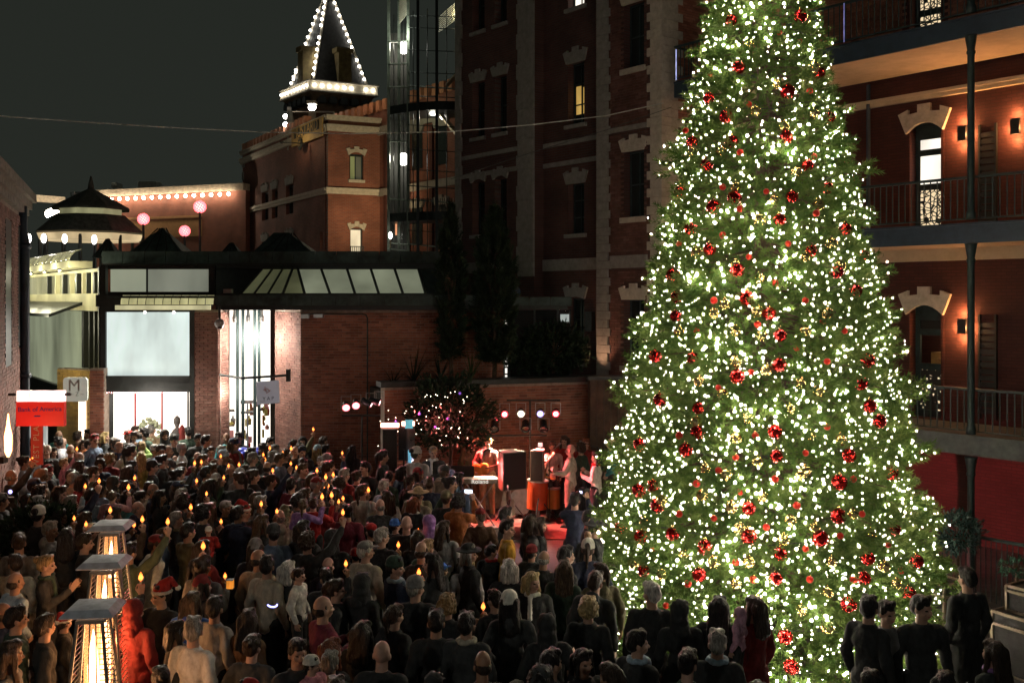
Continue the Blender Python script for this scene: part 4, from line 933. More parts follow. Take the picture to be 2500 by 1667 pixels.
# ================================================================== overhead wire
pts = []
wire = [(-60,277,17.0),(0,284,17.4),(200,298,18.4),(420,312,19.6),(640,323,20.6),(860,327,21.4),(1100,322,22.0),(1300,305,22.6),(1480,283,23.0),(1620,252,23.3)]
solo('overhead_wire', MB().tube([W(*p) for p in wire], .012, 5), mat('pale_cable', (.5,.52,.48), .5), 'long thin pale cable sagging across the plaza in front of the buildings', 'cable', None, tuple(W(*wire[0])))
w2 = [(1100,438,25.0),(1300,372,24.2),(1480,318,23.6),(1640,262,23.2)]
solo('overhead_wire', MB().tube([W(*p) for p in w2], .007, 5), M['concrete'], 'second faint cable climbing across the dark brick tower', 'cable', None, tuple(W(*w2[0])))
# ================================================================== CHRISTMAS TREE
TX, TY = 3.59, 14.25
zt_ = [.0, .15, 1.0, 2.2, 4.19, 6.67, 9.15, 11.0, 12.4]; rt_ = [2.05, 2.20, 2.18, 2.0, 1.62, 1.12, .56, .23, .03]
def RZ(z): return float(np.interp(z, zt_, rt_))
xmas = thing('christmas_tree', 'towering bushy Christmas tree wrapped in white lights beside the stage', 'tree', (TX, TY, 0))
part(xmas, 'trunk', MB().tube([(TX,TY,0),(TX,TY,6),(TX,TY,12.3)], .20, 10, r2=.02), M['wood'])
big = [(1680,47),(1838,38),(1697,155),(1882,168),(1809,211),(1628,226),(1905,271),(1667,268),(1807,315),(1681,325),(1590,327),(1855,380),(1623,378),(1900,432),(1563,441),(1687,455),(1819,452),(1639,476),(1791,505),(1586,524),(1630,572),(1864,576),(1942,527),(1980,588),(1693,620),(1922,624),(1546,632),(1966,668),(1716,685),(1555,682),(1552,726),(1767,720),(1505,818),(1591,823),(1792,770),(1993,828),(1693,864),(1977,880),(1790,838),(1515,918),(1603,937),(1998,933),(2020,967),(1602,992),(1780,991),(1469,1021),(1575,1033),(1783,1047),(1950,1046),(2048,1087),(1928,1107),(1500,1115),(1510,1160),(1468,1125),(1720,1167),(1926,1185),(1424,1213),(1472,1232),(1545,1226),(1619,1256),(1720,1232),(1884,1236),(2054,1215),(1792,1271),(1993,1281),(2105,1288),(1478,1310),(1606,1319),(1782,1328),(1984,1328),(1393,1382),(1950,1387),(2087,1364),(1803,1462),(1402,1440),(1818,1530),(2160,1330)]
goldp = [(1785,195),(1850,45),(1720,100),(1870,155),(1800,290),(1735,255),(1870,262),(1655,345),(1830,395),(1590,350),(1780,460),(1690,430),(1745,505),(1880,470),(1850,590),(1745,640),(1690,610),(1910,560),(1600,580),(1930,610),(1665,700),(1740,715),(1640,720),(1560,760),(1690,760),(1750,770),(1850,760),(1900,720),(1690,830),(1606,875),(1760,850),(1840,880),(1660,905),(1880,900),(1720,960),(1815,940),(1600,970),(1690,1005),(1860,1000),(1930,1010),(1740,1060),(1620,1075),(1850,1080),(1667,1090),(1612,1138),(1680,1165),(1520,1150),(1840,1090),(1750,1140),(1815,1195),(1700,1215),(1570,1270),(1640,1290),(1720,1290),(1800,1240),(1870,1210),(1960,1180),(1690,1340),(1780,1330),(1910,1290),(2000,1230),(2030,1300),(1900,1360),(1840,1400),(1480,1200),(1455,1290),(1520,1320),(1740,1380),(1900,1440),(2060,1340)]
small = [(1632,172),(1720,240),(1690,150),(1835,95),(1860,210),(1790,75),(1575,300),(1870,360),(1700,350),(1945,370),(1960,410),(1760,440),(1660,430),(1700,480),(1875,490),(1810,560),(1720,590),(1660,540),(1560,560),(1780,650),(1850,690),(1890,740),(1740,745),(1600,760),(1640,690),(1940,760),(1725,855),(1830,800),(1900,830),(1650,890),(1735,1000),(1850,1040),(1690,1050),(1560,1000),(1900,980),(1960,1100),(1600,1110),(1650,1080),(1780,1100),(1700,1130),(1830,1160),(1640,1190),(1560,1180),(1980,1180),(1850,1260),(1760,1210),(1500,1260),(1930,1230),(1690,1290),(1580,1340),(1730,1330),(1860,1330),(2040,1250),(2070,1310),(1530,1390),(1960,1330)]
def on_tree(u, v, depth=1.0):
    Y = 10.0; k = 2500/2352
    while Y < TY+.3:
        p = W(u*k, v*k, Y); r = math.hypot(p.x-TX, p.y-TY)
        if p.z < 0: return None
        if r < RZ(p.z)*depth: return p
        Y += .02
    p = W(u*k, v*k, TY-.1)
    return p if math.hypot(p.x-TX, p.y-TY) < RZ(max(0, p.z))*1.15 else None
BP = [(p, r) for pts, r in ((big,.094),(goldp,.075),(small,.045)) for p in (on_tree(*q) for q in pts) if p is not None]
def clear_front(P, keep=.10, extra=.045):
    """thin out what would hang straight in front of a bauble"""
    ok = np.ones(len(P), bool); cam_ = np.array([0,0,H])
    for p, r in BP:
        p = np.array(p); c = cam_-p; c /= np.linalg.norm(c); q = P-p; t = q@c; pd = np.linalg.norm(q-t[:,None]*c, axis=1)
        ok &= ~((t > -.03) & (t < .8) & (pd < r+extra) & (rg.random(len(P)) > keep))
    return ok
rg = np.random.default_rng(11)
# one fir sprig: twig with flat needles all round (unit length along +x)
def sprig_template(nn=15):
    V = []; Fc = []
    def tri(a, b, c): o = len(V); V.extend([a, b, c]); Fc.append((o, o+1, o+2))
    tri((0,-.02,0),(0,.02,0),(1,0,.0)); 
    for i in range(nn):
        t = .08 + .9*i/nn; ang = i*2.4; l = .42*(1-.55*t)+.08
        d = np.array([.75, math.cos(ang)*.75, math.sin(ang)*.6]); d /= np.linalg.norm(d)
        side = np.cross(d, [0,0,1.0]); side /= np.linalg.norm(side)+1e-6
        p = np.array([t,0,0]); w_ = .045
        tri(tuple(p-side*w_), tuple(p+side*w_), tuple(p+d*l))
    return np.array(V, float), np.array(Fc, int)
SV, SF = sprig_template()
pos = []; dirs = []; lens = []; tips = []
boughs = MB()
z = .12
while z < 12.2:
    R = RZ(z); nb = max(5, int(2*PI*R/.30))
    off = rg.uniform(0, 2*PI)
    for k in range(nb):
        a = off + 2*PI*k/nb + rg.normal(0, .05); zz = z + rg.normal(0, .07)
        if rg.random() < .10: continue
        Rb = max(.08, RZ(max(0, zz))*(1.0 + .05*rg.normal() + .065*math.sin(zz*2*PI/.85 + 1.3*math.sin(a*2))))
        if rg.random() < .13: Rb += rg.uniform(.05, .22)
        ca, sa = math.cos(a), math.sin(a)
        droop = .10*Rb; ns = int(6 + 13*Rb)
        if rg.random() < .5: boughs.tube([(TX+ca*.1, TY+sa*.1, zz+.10*Rb), (TX+ca*Rb*.6, TY+sa*Rb*.6, zz), (TX+ca*Rb*.93, TY+sa*Rb*.93, zz-droop*.3)], .018, 4, r2=.006)
        for i in range(ns):
            t = 1 - abs(rg.normal(0, .22)); t = max(.25, t)
            wd = (.30*(1-t)+.07)
            lx = rg.normal(0, wd*.6)
            r = t*Rb; p = np.array([TX+ca*r - sa*lx, TY+sa*r + ca*lx, zz + droop*(1-2*t)*.6 + .22*droop*t*t*4*.3 + rg.normal(0, .055)])
            d = np.array([ca*.8 - sa*np.sign(lx)*rg.uniform(0,.8), sa*.8 + ca*np.sign(lx)*rg.uniform(0,.8), rg.normal(.10, .35)])
            pos.append(p); dirs.append(d/np.linalg.norm(d)); lens.append(rg.uniform(.13, .27) if t < .95 else rg.uniform(.16, .26))
    z += .155 if R > .8 else .12
pos = np.array(pos); dirs = np.array(dirs); lens = np.array(lens)
ok_ = clear_front(pos); pos, dirs, lens = pos[ok_], dirs[ok_], lens[ok_]
def sprig_mesh(name, pos, dirs, lens, m, SV=SV, SF=SF, seed=1):
    g = np.random.default_rng(seed); n = len(pos)
    x = dirs; h = g.normal(size=(n,3)); y = np.cross(h, x); y /= np.linalg.norm(y, axis=1)[:,None]; zv = np.cross(x, y)
    V = pos[:,None,:] + lens[:,None,None]*(SV[None,:,0:1]*x[:,None,:] + SV[None,:,1:2]*y[:,None,:] + SV[None,:,2:3]*zv[:,None,:])
    Fc = SF[None,:,:] + (np.arange(n)*len(SV))[:,None,None]
    V = V.reshape(-1,3); Fc = Fc.reshape(-1,3)
    me = bpy.data.meshes.new(name); me.vertices.add(len(V)); me.vertices.foreach_set('co', V.astype(np.float32).ravel())
    me.loops.add(Fc.size); me.loops.foreach_set('vertex_index', Fc.ravel().astype(np.int32))
    me.polygons.add(len(Fc)); me.polygons.foreach_set('loop_start', (np.arange(len(Fc))*3).astype(np.int32))
    at = me.attributes.new('rnd', 'FLOAT', 'FACE'); at.data.foreach_set('value', np.repeat(g.random(n), len(SF)).astype(np.float32))
    me.materials.append(m); me.update(calc_edges=True); me.validate(); return me
def leaf_mat(name, c0, c1, trans=.25, rough=.6):
    m = bpy.data.materials.new(name); m.use_nodes = True; N, L = nodes_of(m); b = N['Principled BSDF']
    a = N.new('ShaderNodeAttribute'); a.attribute_name = 'rnd'
    r = N.new('ShaderNodeValToRGB'); r.color_ramp.elements[0].color = (*c0,1); r.color_ramp.elements[1].color = (*c1,1)
    L.new(a.outputs['Fac'], r.inputs[0]); L.new(r.outputs[0], b.inputs['Base Color']); b.inputs['Roughness'].default_value = rough
    b.inputs['Specular IOR Level'].default_value = .12
    tr = N.new('ShaderNodeBsdfTranslucent'); L.new(r.outputs[0], tr.inputs[0]); mx = N.new('ShaderNodeMixShader'); mx.inputs[0].default_value = trans
    L.new(b.outputs[0], mx.inputs[1]); L.new(tr.outputs[0], mx.inputs[2]); L.new(mx.outputs[0], N['Material Output'].inputs[0]); return m
fir = leaf_mat('fir_needles', (.055,.115,.024), (.13,.19,.05), .4)
cm = sprig_mesh('needles', pos - np.array([TX,TY,0]), dirs, lens, fir)
cr_ = obj('crown', cm, xmas); cr_['kind'] = 'stuff'
bo = part(xmas, 'bough', boughs, M['wood'], stuff=True)
print('sprigs', len(pos))
# ---------------- light bulbs on the boughs
LT = thing('string_lights', 'strings of tiny warm white bulbs wound all over the Christmas tree', 'string lights', (TX, TY, 0))
NB = 10500; bp_ = []
idx = rg.permutation(len(pos))
rad = np.hypot(pos[:,0]-TX, pos[:,1]-TY); surf = np.array([RZ(max(0,z_)) for z_ in pos[:,2]])
cand = np.resize([i for i in idx if rad[i] > .74*surf[i]], NB)
P_ = pos[cand] + dirs[cand]*(lens[cand]*.75)[:,None] + rg.normal(0, .03, (len(cand),3))
ok_ = clear_front(P_, .12, .0); P_ = P_[ok_]; cand = np.array(cand)[ok_]
ang = np.arctan2(P_[:,1]-TY, P_[:,0]-TX)
rel = rad[cand]/np.maximum(surf[cand],.05)
front = np.cos(ang + math.pi/2 + .25)      # faces the camera
score = rel + front*.9 + (P_[:,2] < 9.4)*.5 - np.hypot(P_[:,1], P_[:,0]-0)*.01
order = np.argsort(-score)
bmat = glow('tree_bulb', (1,.86,.66), 160)
bmat_p = glow('tree_bulb_pink', (1,.66,.64), 160)
bs = MB().ball((0,0,0), .0155, 6, 4).mesh('bulb', bmat)
for i in order[:300]:
    o = obj('bulb', bs, LT); o.location = P_[i] - np.array([TX,TY,0])
ov = np.array([(1,0,0),(-1,0,0),(0,1,0),(0,-1,0),(0,0,1.15),(0,0,-1.15)])*.0145; of = np.array([(0,2,4),(2,1,4),(1,3,4),(3,0,4),(2,0,5),(1,2,5),(3,1,5),(0,3,5)])
rest = order[300:]; Vr = (P_[rest][:,None,:] - np.array([TX,TY,0]) + ov[None]*np.clip(rg.lognormal(-.62,.33,(len(rest),1,1)), .3, 1.25)).reshape(-1,3); Fr = (of[None]+(np.arange(len(rest))*6)[:,None,None]).reshape(-1,3)
me = bpy.data.meshes.new('bulbs'); me.from_pydata(Vr.tolist(), [], Fr.tolist()); me.materials.append(bmat); me.materials.append(bmat_p)
me.polygons.foreach_set('material_index', np.repeat((rg.random(len(rest)) < .3).astype(np.int32), 8))
o = obj('bulbs', me, LT); o['kind'] = 'stuff'
m = MB()
for k in range(9):
    z0 = .6+k*1.1; pts = [(TX+RZ(z0+i*.02)*.98*math.cos(.35*i+k), TY+RZ(z0+i*.02)*.98*math.sin(.35*i+k), z0+.02*i+.05*math.sin(i*1.7)) for i in range(20)]
    m.tube(pts, .006, 4, cap=False)
part(LT, 'wire', m, M['black'])
# ---------------- baubles
red = mat('red_bauble', (.55,.012,.010), .16, metal=.75, var=0, coat=.6); gold = mat('gold_bauble', (.72,.58,.26), .26, metal=.8, var=0)
red2 = mat('red_bauble_satin', (.60,.03,.015), .3, metal=.6, var=0)
LV = [(120,'level with the top balcony railing'),(260,'level with the upper balcony soffit'),(370,'level with the upper wall lamps'),(480,'level with the lit arched door'),(600,'level with the middle balcony'),(700,'level with the lower arched lintel'),(800,'level with the lower wall lamp'),(900,'level with the brown sofa window'),(1000,'level with the stage spotlights'),(1100,'level with the singers heads'),(1200,'level with the singers waists'),(1280,'level with the stage floor'),(1345,'just above the onlookers heads'),(1700,'low down among the onlookers')]
ORD = ['leftmost','second from left','third from left','fourth from left','fifth from left','sixth from left','seventh from left','eighth from left','ninth from left','tenth from left']
def baubles(name, pts, r, mt, kind, group):
    me = MB().ball((0,0,0), r, 24, 16).mesh('ball', mt, smooth=True)
    cap = MB().lathe([(r*.22,r*.95),(r*.22,r*1.18),(r*.08,r*1.22),(r*.05,r*1.35)], (0,0,0), 8).mesh('cap', gold)
    rows = {}
    for u, v in pts:
        p = on_tree(u, v)
        if p is None: continue
        lv = next(t for lim, t in LV if v < lim); rows.setdefault(lv, []).append((u, p))
    for lv, it in rows.items():
        it.sort(key=lambda q: q[0])
        for i, (u, p) in enumerate(it):
            lab = f'{kind} {lv}' + (f', {ORD[min(i,9)]} of its row' if len(it) > 1 else '')
            t = thing(name, lab, 'bauble', p, group); t.scale = (random.uniform(.86,1.1),)*3
            obj('ball', me, t); obj('cap', cap, t)
baubles('bauble', big, .094, red, 'big red bauble', 'big red baubles on the Christmas tree')
baubles('bauble', goldp, .075, gold, 'gold bauble', 'gold baubles on the Christmas tree')
baubles('bauble', small, .045, red2, 'small red bauble', 'small red baubles on the Christmas tree')

# ================================================================== OTHER PLANTS
def leaves(center, n, radii, size, shape='ellipsoid', seed=1, clump=7):
    g = np.random.default_rng(seed); C_ = g.normal(size=(n//clump+1, 3)); C_ /= np.linalg.norm(C_, axis=1)[:,None]; C_ *= g.uniform(.55, 1.0, (len(C_),1))
    if shape == 'column':
        C_ = np.stack([np.zeros(len(C_))]*3, 1); zz = g.uniform(-1, 1, len(C_)); w_ = np.where(zz > .1, 1-((zz-.1)/.9)**1.4, 1-((.1-zz)/1.1)**3*.5); a = g.uniform(0, 2*PI, len(C_)); q = np.sqrt(g.uniform(.4,1,len(C_)))*w_
        C_[:,0] = np.cos(a)*q; C_[:,1] = np.sin(a)*q; C_[:,2] = zz
    p = np.repeat(C_, clump, 0)[:n] + g.normal(0, .07, (n,3))*(1 if shape != 'column' else np.array([1,1,.25]))
    d = p.copy() + g.normal(0, .5, (n,3)) + (np.array([0,0,1.6]) if shape == 'column' else np.array([0,0,.4])); d /= np.linalg.norm(d, axis=1)[:,None]
    return np.array(center) + p*np.array(radii), d, g.uniform(.7,1.3,n)*size
LV_ = np.array([(0,0,0),(.5,-.22,.05),(1,0,-.05),(.5,.22,.05)], float); LF_ = np.array([(0,1,2),(0,2,3)])
dk = leaf_mat('dark_foliage', (.012,.022,.014), (.035,.055,.03), .15)
def plant(name, label, cat, center, n, radii, size, shape='ellipsoid', seed=1, trunk=True, group=None, m=None, base=None):
    zb = base if base is not None else center[2]-radii[2]
    t = thing(name, label, cat, (center[0], center[1], zb), group)
    p, d, l = leaves(center, n, radii, size, shape, seed)
    b = np.array(BASE[t.name]); sv, sf = (SV, SF) if shape == 'column' else (LV_, LF_)
    o = obj('crown', sprig_mesh('crown', p-b, d, l, m or dk, sv, sf, seed), t); o['kind'] = 'stuff'
    if trunk:
        mm = MB().tube([(center[0],center[1],zb),(center[0]+.02,center[1],center[2]+radii[2]*.4)], .06, 7, r2=.02)
        for k in range(5): mm.tube([(center[0],center[1],center[2]-radii[2]*.4),(center[0]+radii[0]*.6*math.cos(k*1.3),center[1]+radii[1]*.6*math.sin(k*1.3),center[2]+radii[2]*.3)], .025, 5, r2=.008)
        part(t, 'trunk', mm, M['wood'])
    return t
c0 = W(1101, 700, 23.45); plant('cypress_tree', 'slender dark cypress tree nearest the glass stair tower', 'tree', (c0.x, c0.y, c0.z), 1500, (.27,.27,1.75), .22, 'column', 3, base=2.78)
c0 = W(1207, 700, 23.5); plant('cypress_tree', 'wider dark cypress tree in front of the tower pilaster', 'tree', (c0.x, c0.y, c0.z), 2200, (.43,.4,1.75), .24, 'column', 4, base=2.78)
c0 = W(1350, 850, 24.9); plant('round_bush', 'large rounded dark bush on the terrace before the red tower wall', 'bush', (c0.x, c0.y, c0.z), 2600, (.92,.6,.62), .13, seed=5)
c0 = W(1290, 880, 24.6); plant('round_bush', 'smaller dark bush on the terrace below the glass bay', 'bush', (c0.x, c0.y, c0.z), 900, (.5,.4,.32), .12, seed=6, trunk=False)
def agave(u, v, Y, n, L, lab, seed, cl=None):
    g = random.Random(seed); p = W(u, v, Y); t = thing('spiky_plant', lab, 'plant', tuple(p), 'spiky plants along the terrace wall'); 
    for k in range(n):
        a = g.uniform(0, 2*PI); el = g.uniform(.25, 1.35); l = L*g.uniform(.7,1.1); m = MB(); vs = []; segs = 5
        for i in range(segs+1):
            q = i/segs; r = l*q*math.cos(el)*(1+.1*q); zz = l*q*math.sin(el) - .35*l*q*q*math.cos(el); w_ = .022*(1-q)+.002
            c = p + Vector((r*math.cos(a), r*math.sin(a), zz)); sd = Vector((-math.sin(a), math.cos(a), 0))*w_
            vs += [c-sd, c+sd+Vector((0,0,.004))]
        m.add(vs, [(2*i,2*i+1,2*i+3,2*i+2) for i in range(segs)]); part(t, 'leaf', m, cl or dk)
grn = leaf_mat('agave_green', (.05,.08,.03), (.10,.13,.05), .2)
agave(1010, 935, 22.9, 34, 1.0, 'biggest dark spiky plant at the left end of the terrace wall', 1)
agave(1075, 928, 23.1, 26, .75, 'dark spiky plant, second from the left on the terrace wall', 2)
agave(1150, 924, 23.3, 30, .80, 'greener spiky plant right of the other two on the terrace', 3, grn)
agave(960, 940, 22.7, 18, .6, 'small spiky plant hanging over the shop wall corner', 4)
# small tree dressed with tiny lights left of the stage
c0 = W(1100, 1010, 21.9)
st_ = plant('decorated_tree', 'small dark leafy tree sprinkled with tiny lights behind the keyboards', 'tree', (c0.x, c0.y, 2.35), 2600, (1.0,.55,.85), .13, seed=8, base=0)
g = random.Random(4); tb = MB().ball((0,0,0), .0085, 6, 4).mesh('bulb', glow('tiny_bulb', (1,.85,.62), 9)); tv = MB().ball((0,0,0), .03, 8, 6).mesh('violet_bulb', glow('violet_bulb', (.30,.12,.62), .8))
for k in range(75):
    u = g.gauss(1060, 70)
    while u > 1150: u = g.gauss(1060, 70)
    v = g.uniform(955, 1175 if u < 1100 else 1070)
    if k % 12 == 0: o = obj('violet_bulb', tv, st_)
    else: o = obj('bulb', tb, st_)
    o.location = W(u, v, 21.25+g.uniform(-.1,.15)) - BASE[st_.name]; 
# near planter shrub, bottom left
c0 = W(105, 1215, 15.2)
plant('planter_shrub', 'dark leafy shrub in a planter among the crowd at far left', 'shrub', (c0.x, c0.y, 1.25), 2400, (.62,.5,.55), .10, seed=9, base=0)
c0 = W(2335, 1300, 16.2); plant('glossy_shrub', 'glossy leaved shrub right of the Christmas tree by the railing', 'shrub', (c0.x, c0.y, c0.z), 1500, (.42,.35,.32), .075, seed=10, base=0, m=leaf_mat('glossy_leaf', (.02,.05,.045), (.10,.17,.15), .1, .25))
c0 = W(2480, 1385, 13.9); plant('small_shrub', 'small green shrub behind the flight cases', 'shrub', (c0.x, c0.y, c0.z), 500, (.22,.2,.14), .05, seed=12, base=0, m=leaf_mat('teal_leaf', (.03,.09,.06), (.08,.20,.13), .1, .4))
# ================================================================== PEOPLE: bodies, clothes, hair as shared meshes
def V3(*a): return Vector(a)
def caps(mb, a, b, r1, r2, n=12):
    a = Vector(a); b = Vector(b); d = b-a; L = d.length or 1e-4; q = Vector((0,0,1)).rotation_difference(d.normalized())
    prof = [(r1*math.sin(t), -r1*math.cos(t)) for t in (.25,.7,1.15)] + [(r1,0),((r1+r2)/2,L/2),(r2,L)] + [(r2*math.cos(t), L+r2*math.sin(t)) for t in (.42,.87,1.32)]
    vs = [a + q @ Vector((r*math.cos(2*PI*j/n), r*math.sin(2*PI*j/n), z)) for r, z in prof for j in range(n)]
    k = len(prof); fs = [(i*n+j, i*n+(j+1)%n, (i+1)*n+(j+1)%n, (i+1)*n+j) for i in range(k-1) for j in range(n)]
    fs += [tuple(range(n))[::-1], tuple(range((k-1)*n, k*n))]; mb.add(vs, fs)
def ell(mb, c, r, q=None): mb.ball(c, r, 18, 12, 0, q)
def fuse(name, mb, voxel, mats, smooth=3, ripple=0, rs=9, seed=0, stretch=(1,1,1)):
    """one continuous surface from overlapping shapes"""
    me = mb.mesh(name, mats[0]); o = bpy.data.objects.new('t', me); COL.objects.link(o)
    r = o.modifiers.new('r', 'REMESH'); r.mode = 'VOXEL'; r.voxel_size = voxel
    s = o.modifiers.new('s', 'SMOOTH'); s.factor = .5; s.iterations = smooth
    dg = bpy.context.evaluated_depsgraph_get(); out = bpy.data.meshes.new_from_object(o.evaluated_get(dg)); out.name = name
    bpy.data.objects.remove(o); bpy.data.meshes.remove(me)
    out.materials.clear()
    for m in mats: out.materials.append(m)
    n = len(out.vertices)
    if ripple:
        out.update(); off = Vector((seed*3.1, seed*1.7, 0))
        for v in out.vertices:
            p = v.co; q = Vector((p.x*stretch[0], p.y*stretch[1], p.z*stretch[2]))
            v.co = p + v.normal*ripple*(noise.noise(q*rs+off)+.5*noise.noise(q*rs*2.3+off))
    out.polygons.foreach_set('use_smooth', [True]*len(out.polygons)); out.update(); return out

skin = mat('skin', (.46,.27,.19), .55, var=.10, scale=14); eye_m = mat('dark_eye', (.02,.015,.012), .3, var=0); lip_m = mat('lip', (.34,.13,.10), .5, var=0)
POSE = {  # side -> elbow, wrist, hand direction, palm normal, curl
 'idle':  dict(R=((.25,-.04,1.14),(.26,.06,.90),(.0,.15,-1),(-1,0,0),.5), L=((-.25,-.04,1.14),(-.26,.06,.90),(0,.15,-1),(1,0,0),.5)),
 'pocket':dict(R=((.29,-.10,1.15),(.20,.08,.97),(-.4,.5,-.8),(-1,0,0),.6), L=((-.29,-.10,1.15),(-.20,.08,.97),(.4,.5,-.8),(1,0,0),.6)),
 'high':  dict(R=((.27,.16,1.28),(.25,.27,1.56),(-.05,.15,1),(-.8,.3,0),1.5), L=((-.25,-.02,1.14),(-.16,.18,1.02),(.6,.6,0),(0,0,1),.6)),
 'mid':   dict(R=((.25,.03,1.16),(.13,.29,1.28),(-.2,.5,.8),(-.9,0,.2),1.5), L=((-.25,.02,1.15),(-.10,.28,1.22),(.5,.6,.5),(.7,0,.5),.9)),
 'phone': dict(R=((.24,.22,1.32),(.10,.38,1.58),(-.2,.1,1),(-.6,.6,0),1.1), L=((-.24,.22,1.32),(-.10,.38,1.58),(.2,.1,1),(.6,.6,0),1.1)),
 'reach': dict(R=((.33,.10,1.56),(.42,.22,1.82),(.1,.2,1),(-.8,.3,0),1.5), L=((-.25,-.03,1.14),(-.25,.06,.90),(0,.15,-1),(1,0,0),.5)),
 'clap':  dict(R=((.25,.06,1.16),(.09,.30,1.30),(-.25,.55,.8),(-1,0,0),.15), L=((-.25,.06,1.16),(-.09,.30,1.30),(.25,.55,.8),(1,0,0),.15)),
 'guitar':dict(R=((.30,-.02,1.16),(.10,.20,1.06),(-.8,.3,-.3),(0,-1,0),.8), L=((-.30,.06,1.18),(-.42,.26,1.20),(-.2,.3,.7),(.6,-.6,0),1.1)),
 'keys':  dict(R=((.25,.04,1.14),(.18,.34,1.04),(-.1,1,-.1),(0,0,-1),.4), L=((-.25,.04,1.14),(-.18,.34,1.04),(.1,1,-.1),(0,0,-1),.4)),
 'hold':  dict(R=((.26,.06,1.13),(.04,.28,1.12),(-1,.2,.1),(0,-.5,.8),.5), L=((-.26,.06,1.13),(-.04,.28,1.05),(1,.2,.1),(0,-.5,.8),.5)),
 'mic':   dict(R=((.25,.14,1.20),(.07,.24,1.42),(-.3,.2,.9),(-.6,-.2,0),1.4), L=((-.25,-.02,1.14),(-.2,.12,.92),(0,.3,-1),(1,0,0),.5)),
}
HANDPT = {}
def hand(mb, wr, d, pn, curl, sgn):
    wr = Vector(wr); d = Vector(d).normalized(); pn = Vector(pn); pn = (pn - d*pn.dot(d)).normalized(); w_ = d.cross(pn).normalized()
    for k in (-.026, 0, .026): caps(mb, wr+w_*k*.6, wr+d*.085+w_*k, .015, .014, 8)
    c = .25+curl
    for k, l in ((-.034,.058),(-.0115,.074),(.0115,.080),(.034,.070)):
        b = wr+d*.090+w_*k
        d1 = (d*math.cos(c*.55)+pn*math.sin(c*.55)); p1 = b+d1*l*.55
        d2 = (d*math.cos(c*1.25)+pn*math.sin(c*1.25)); p2 = p1+d2*l*.5
        caps(mb, b, p1, .0095, .0088, 8); caps(mb, p1, p2, .0088, .0078, 8)
    s = 1 if w_.dot(Vector((sgn,0,0))) < 0 else 1
    tb = wr+d*.03+w_*.030; t1 = tb+(d*.6+w_*.5+pn*.35).normalized()*.042; t2 = t1+(d*.7+pn*(.3+.3*curl)-w_*.2*curl).normalized()*.036
    caps(mb, tb, t1, .0125, .0105, 8); caps(mb, t1, t2, .0105, .009, 8)
def head(mb):
    ell(mb, (0,-.012,1.648), (.074,.094,.100)); ell(mb, (0,.020,1.590), (.060,.070,.075)); ell(mb, (0,.052,1.552), (.034,.034,.030))
    caps(mb, (0,.082,1.625), (0,.104,1.590), .009, .0155, 8); caps(mb, (-.032,.074,1.640), (.032,.074,1.640), .014, .014, 8)
    for s in (-1, 1):
        ell(mb, (s*.077,-.010,1.605), (.013,.022,.034)); ell(mb, (s*.040,.060,1.590), (.022,.022,.022)); caps(mb, (s*.013,.094,1.590), (s*.004,.094,1.590), .009, .009, 6)
    caps(mb, (-.020,.084,1.559), (.020,.084,1.559), .0095, .0095, 6)
    caps(mb, (0,-.020,1.42), (0,-.004,1.57), .060, .056)
def legs(mb, e=0, stride=0):
    for s in (-1, 1):
        kx = stride*s
        caps(mb, (s*.095,0,.93), (s*.10,.02+kx*.5,.50), .088+e, .060+e); caps(mb, (s*.10,.02+kx*.5,.50), (s*.105,-.02+kx,.10), .058+e, .042+e)
def build_body(pose, yaw=0):
    mb = MB(); head(mb); P = POSE[pose]
    cy, sy = math.cos(yaw), math.sin(yaw); mb.v = [(x*cy-y*sy, x*sy+y*cy, z) for x, y, z in mb.v]
    ell(mb, (0,-.005,1.30), (.150,.095,.18)); ell(mb, (0,0,1.06), (.130,.085,.20)); ell(mb, (0,-.005,.94), (.150,.10,.12))
    caps(mb, (-.15,-.01,1.405), (.15,-.01,1.405), .05, .05)
    for k, s in (('R',1),('L',-1)):
        e, w_, d, pn, cu = P[k]
        caps(mb, (s*.175,-.01,1.395), e, .050, .040); caps(mb, e, w_, .040, .027); hand(mb, w_, d, pn, cu, s)
    legs(mb)
    for s in (-1,1): caps(mb, (s*.105,-.04,.05), (s*.115,.13,.035), .042, .034)
    m = fuse('body', mb, .0085, [skin, eye_m, lip_m], 2)
    mi = []
    for p in m.polygons:
        c = p.center; c = Vector((c.x*cy+c.y*sy, -c.x*sy+c.y*cy, c.z)); k = 0
        if c.y > .06:
            if min((c.x-.030)**2, (c.x+.030)**2)*.5 + (c.z-1.617)**2*1.6 < .00011: k = 1
            elif abs(c.z-1.558) < .0085 and abs(c.x) < .023 and c.y > .078: k = 2
        mi.append(k)
    m.polygons.foreach_set('material_index', mi); return m
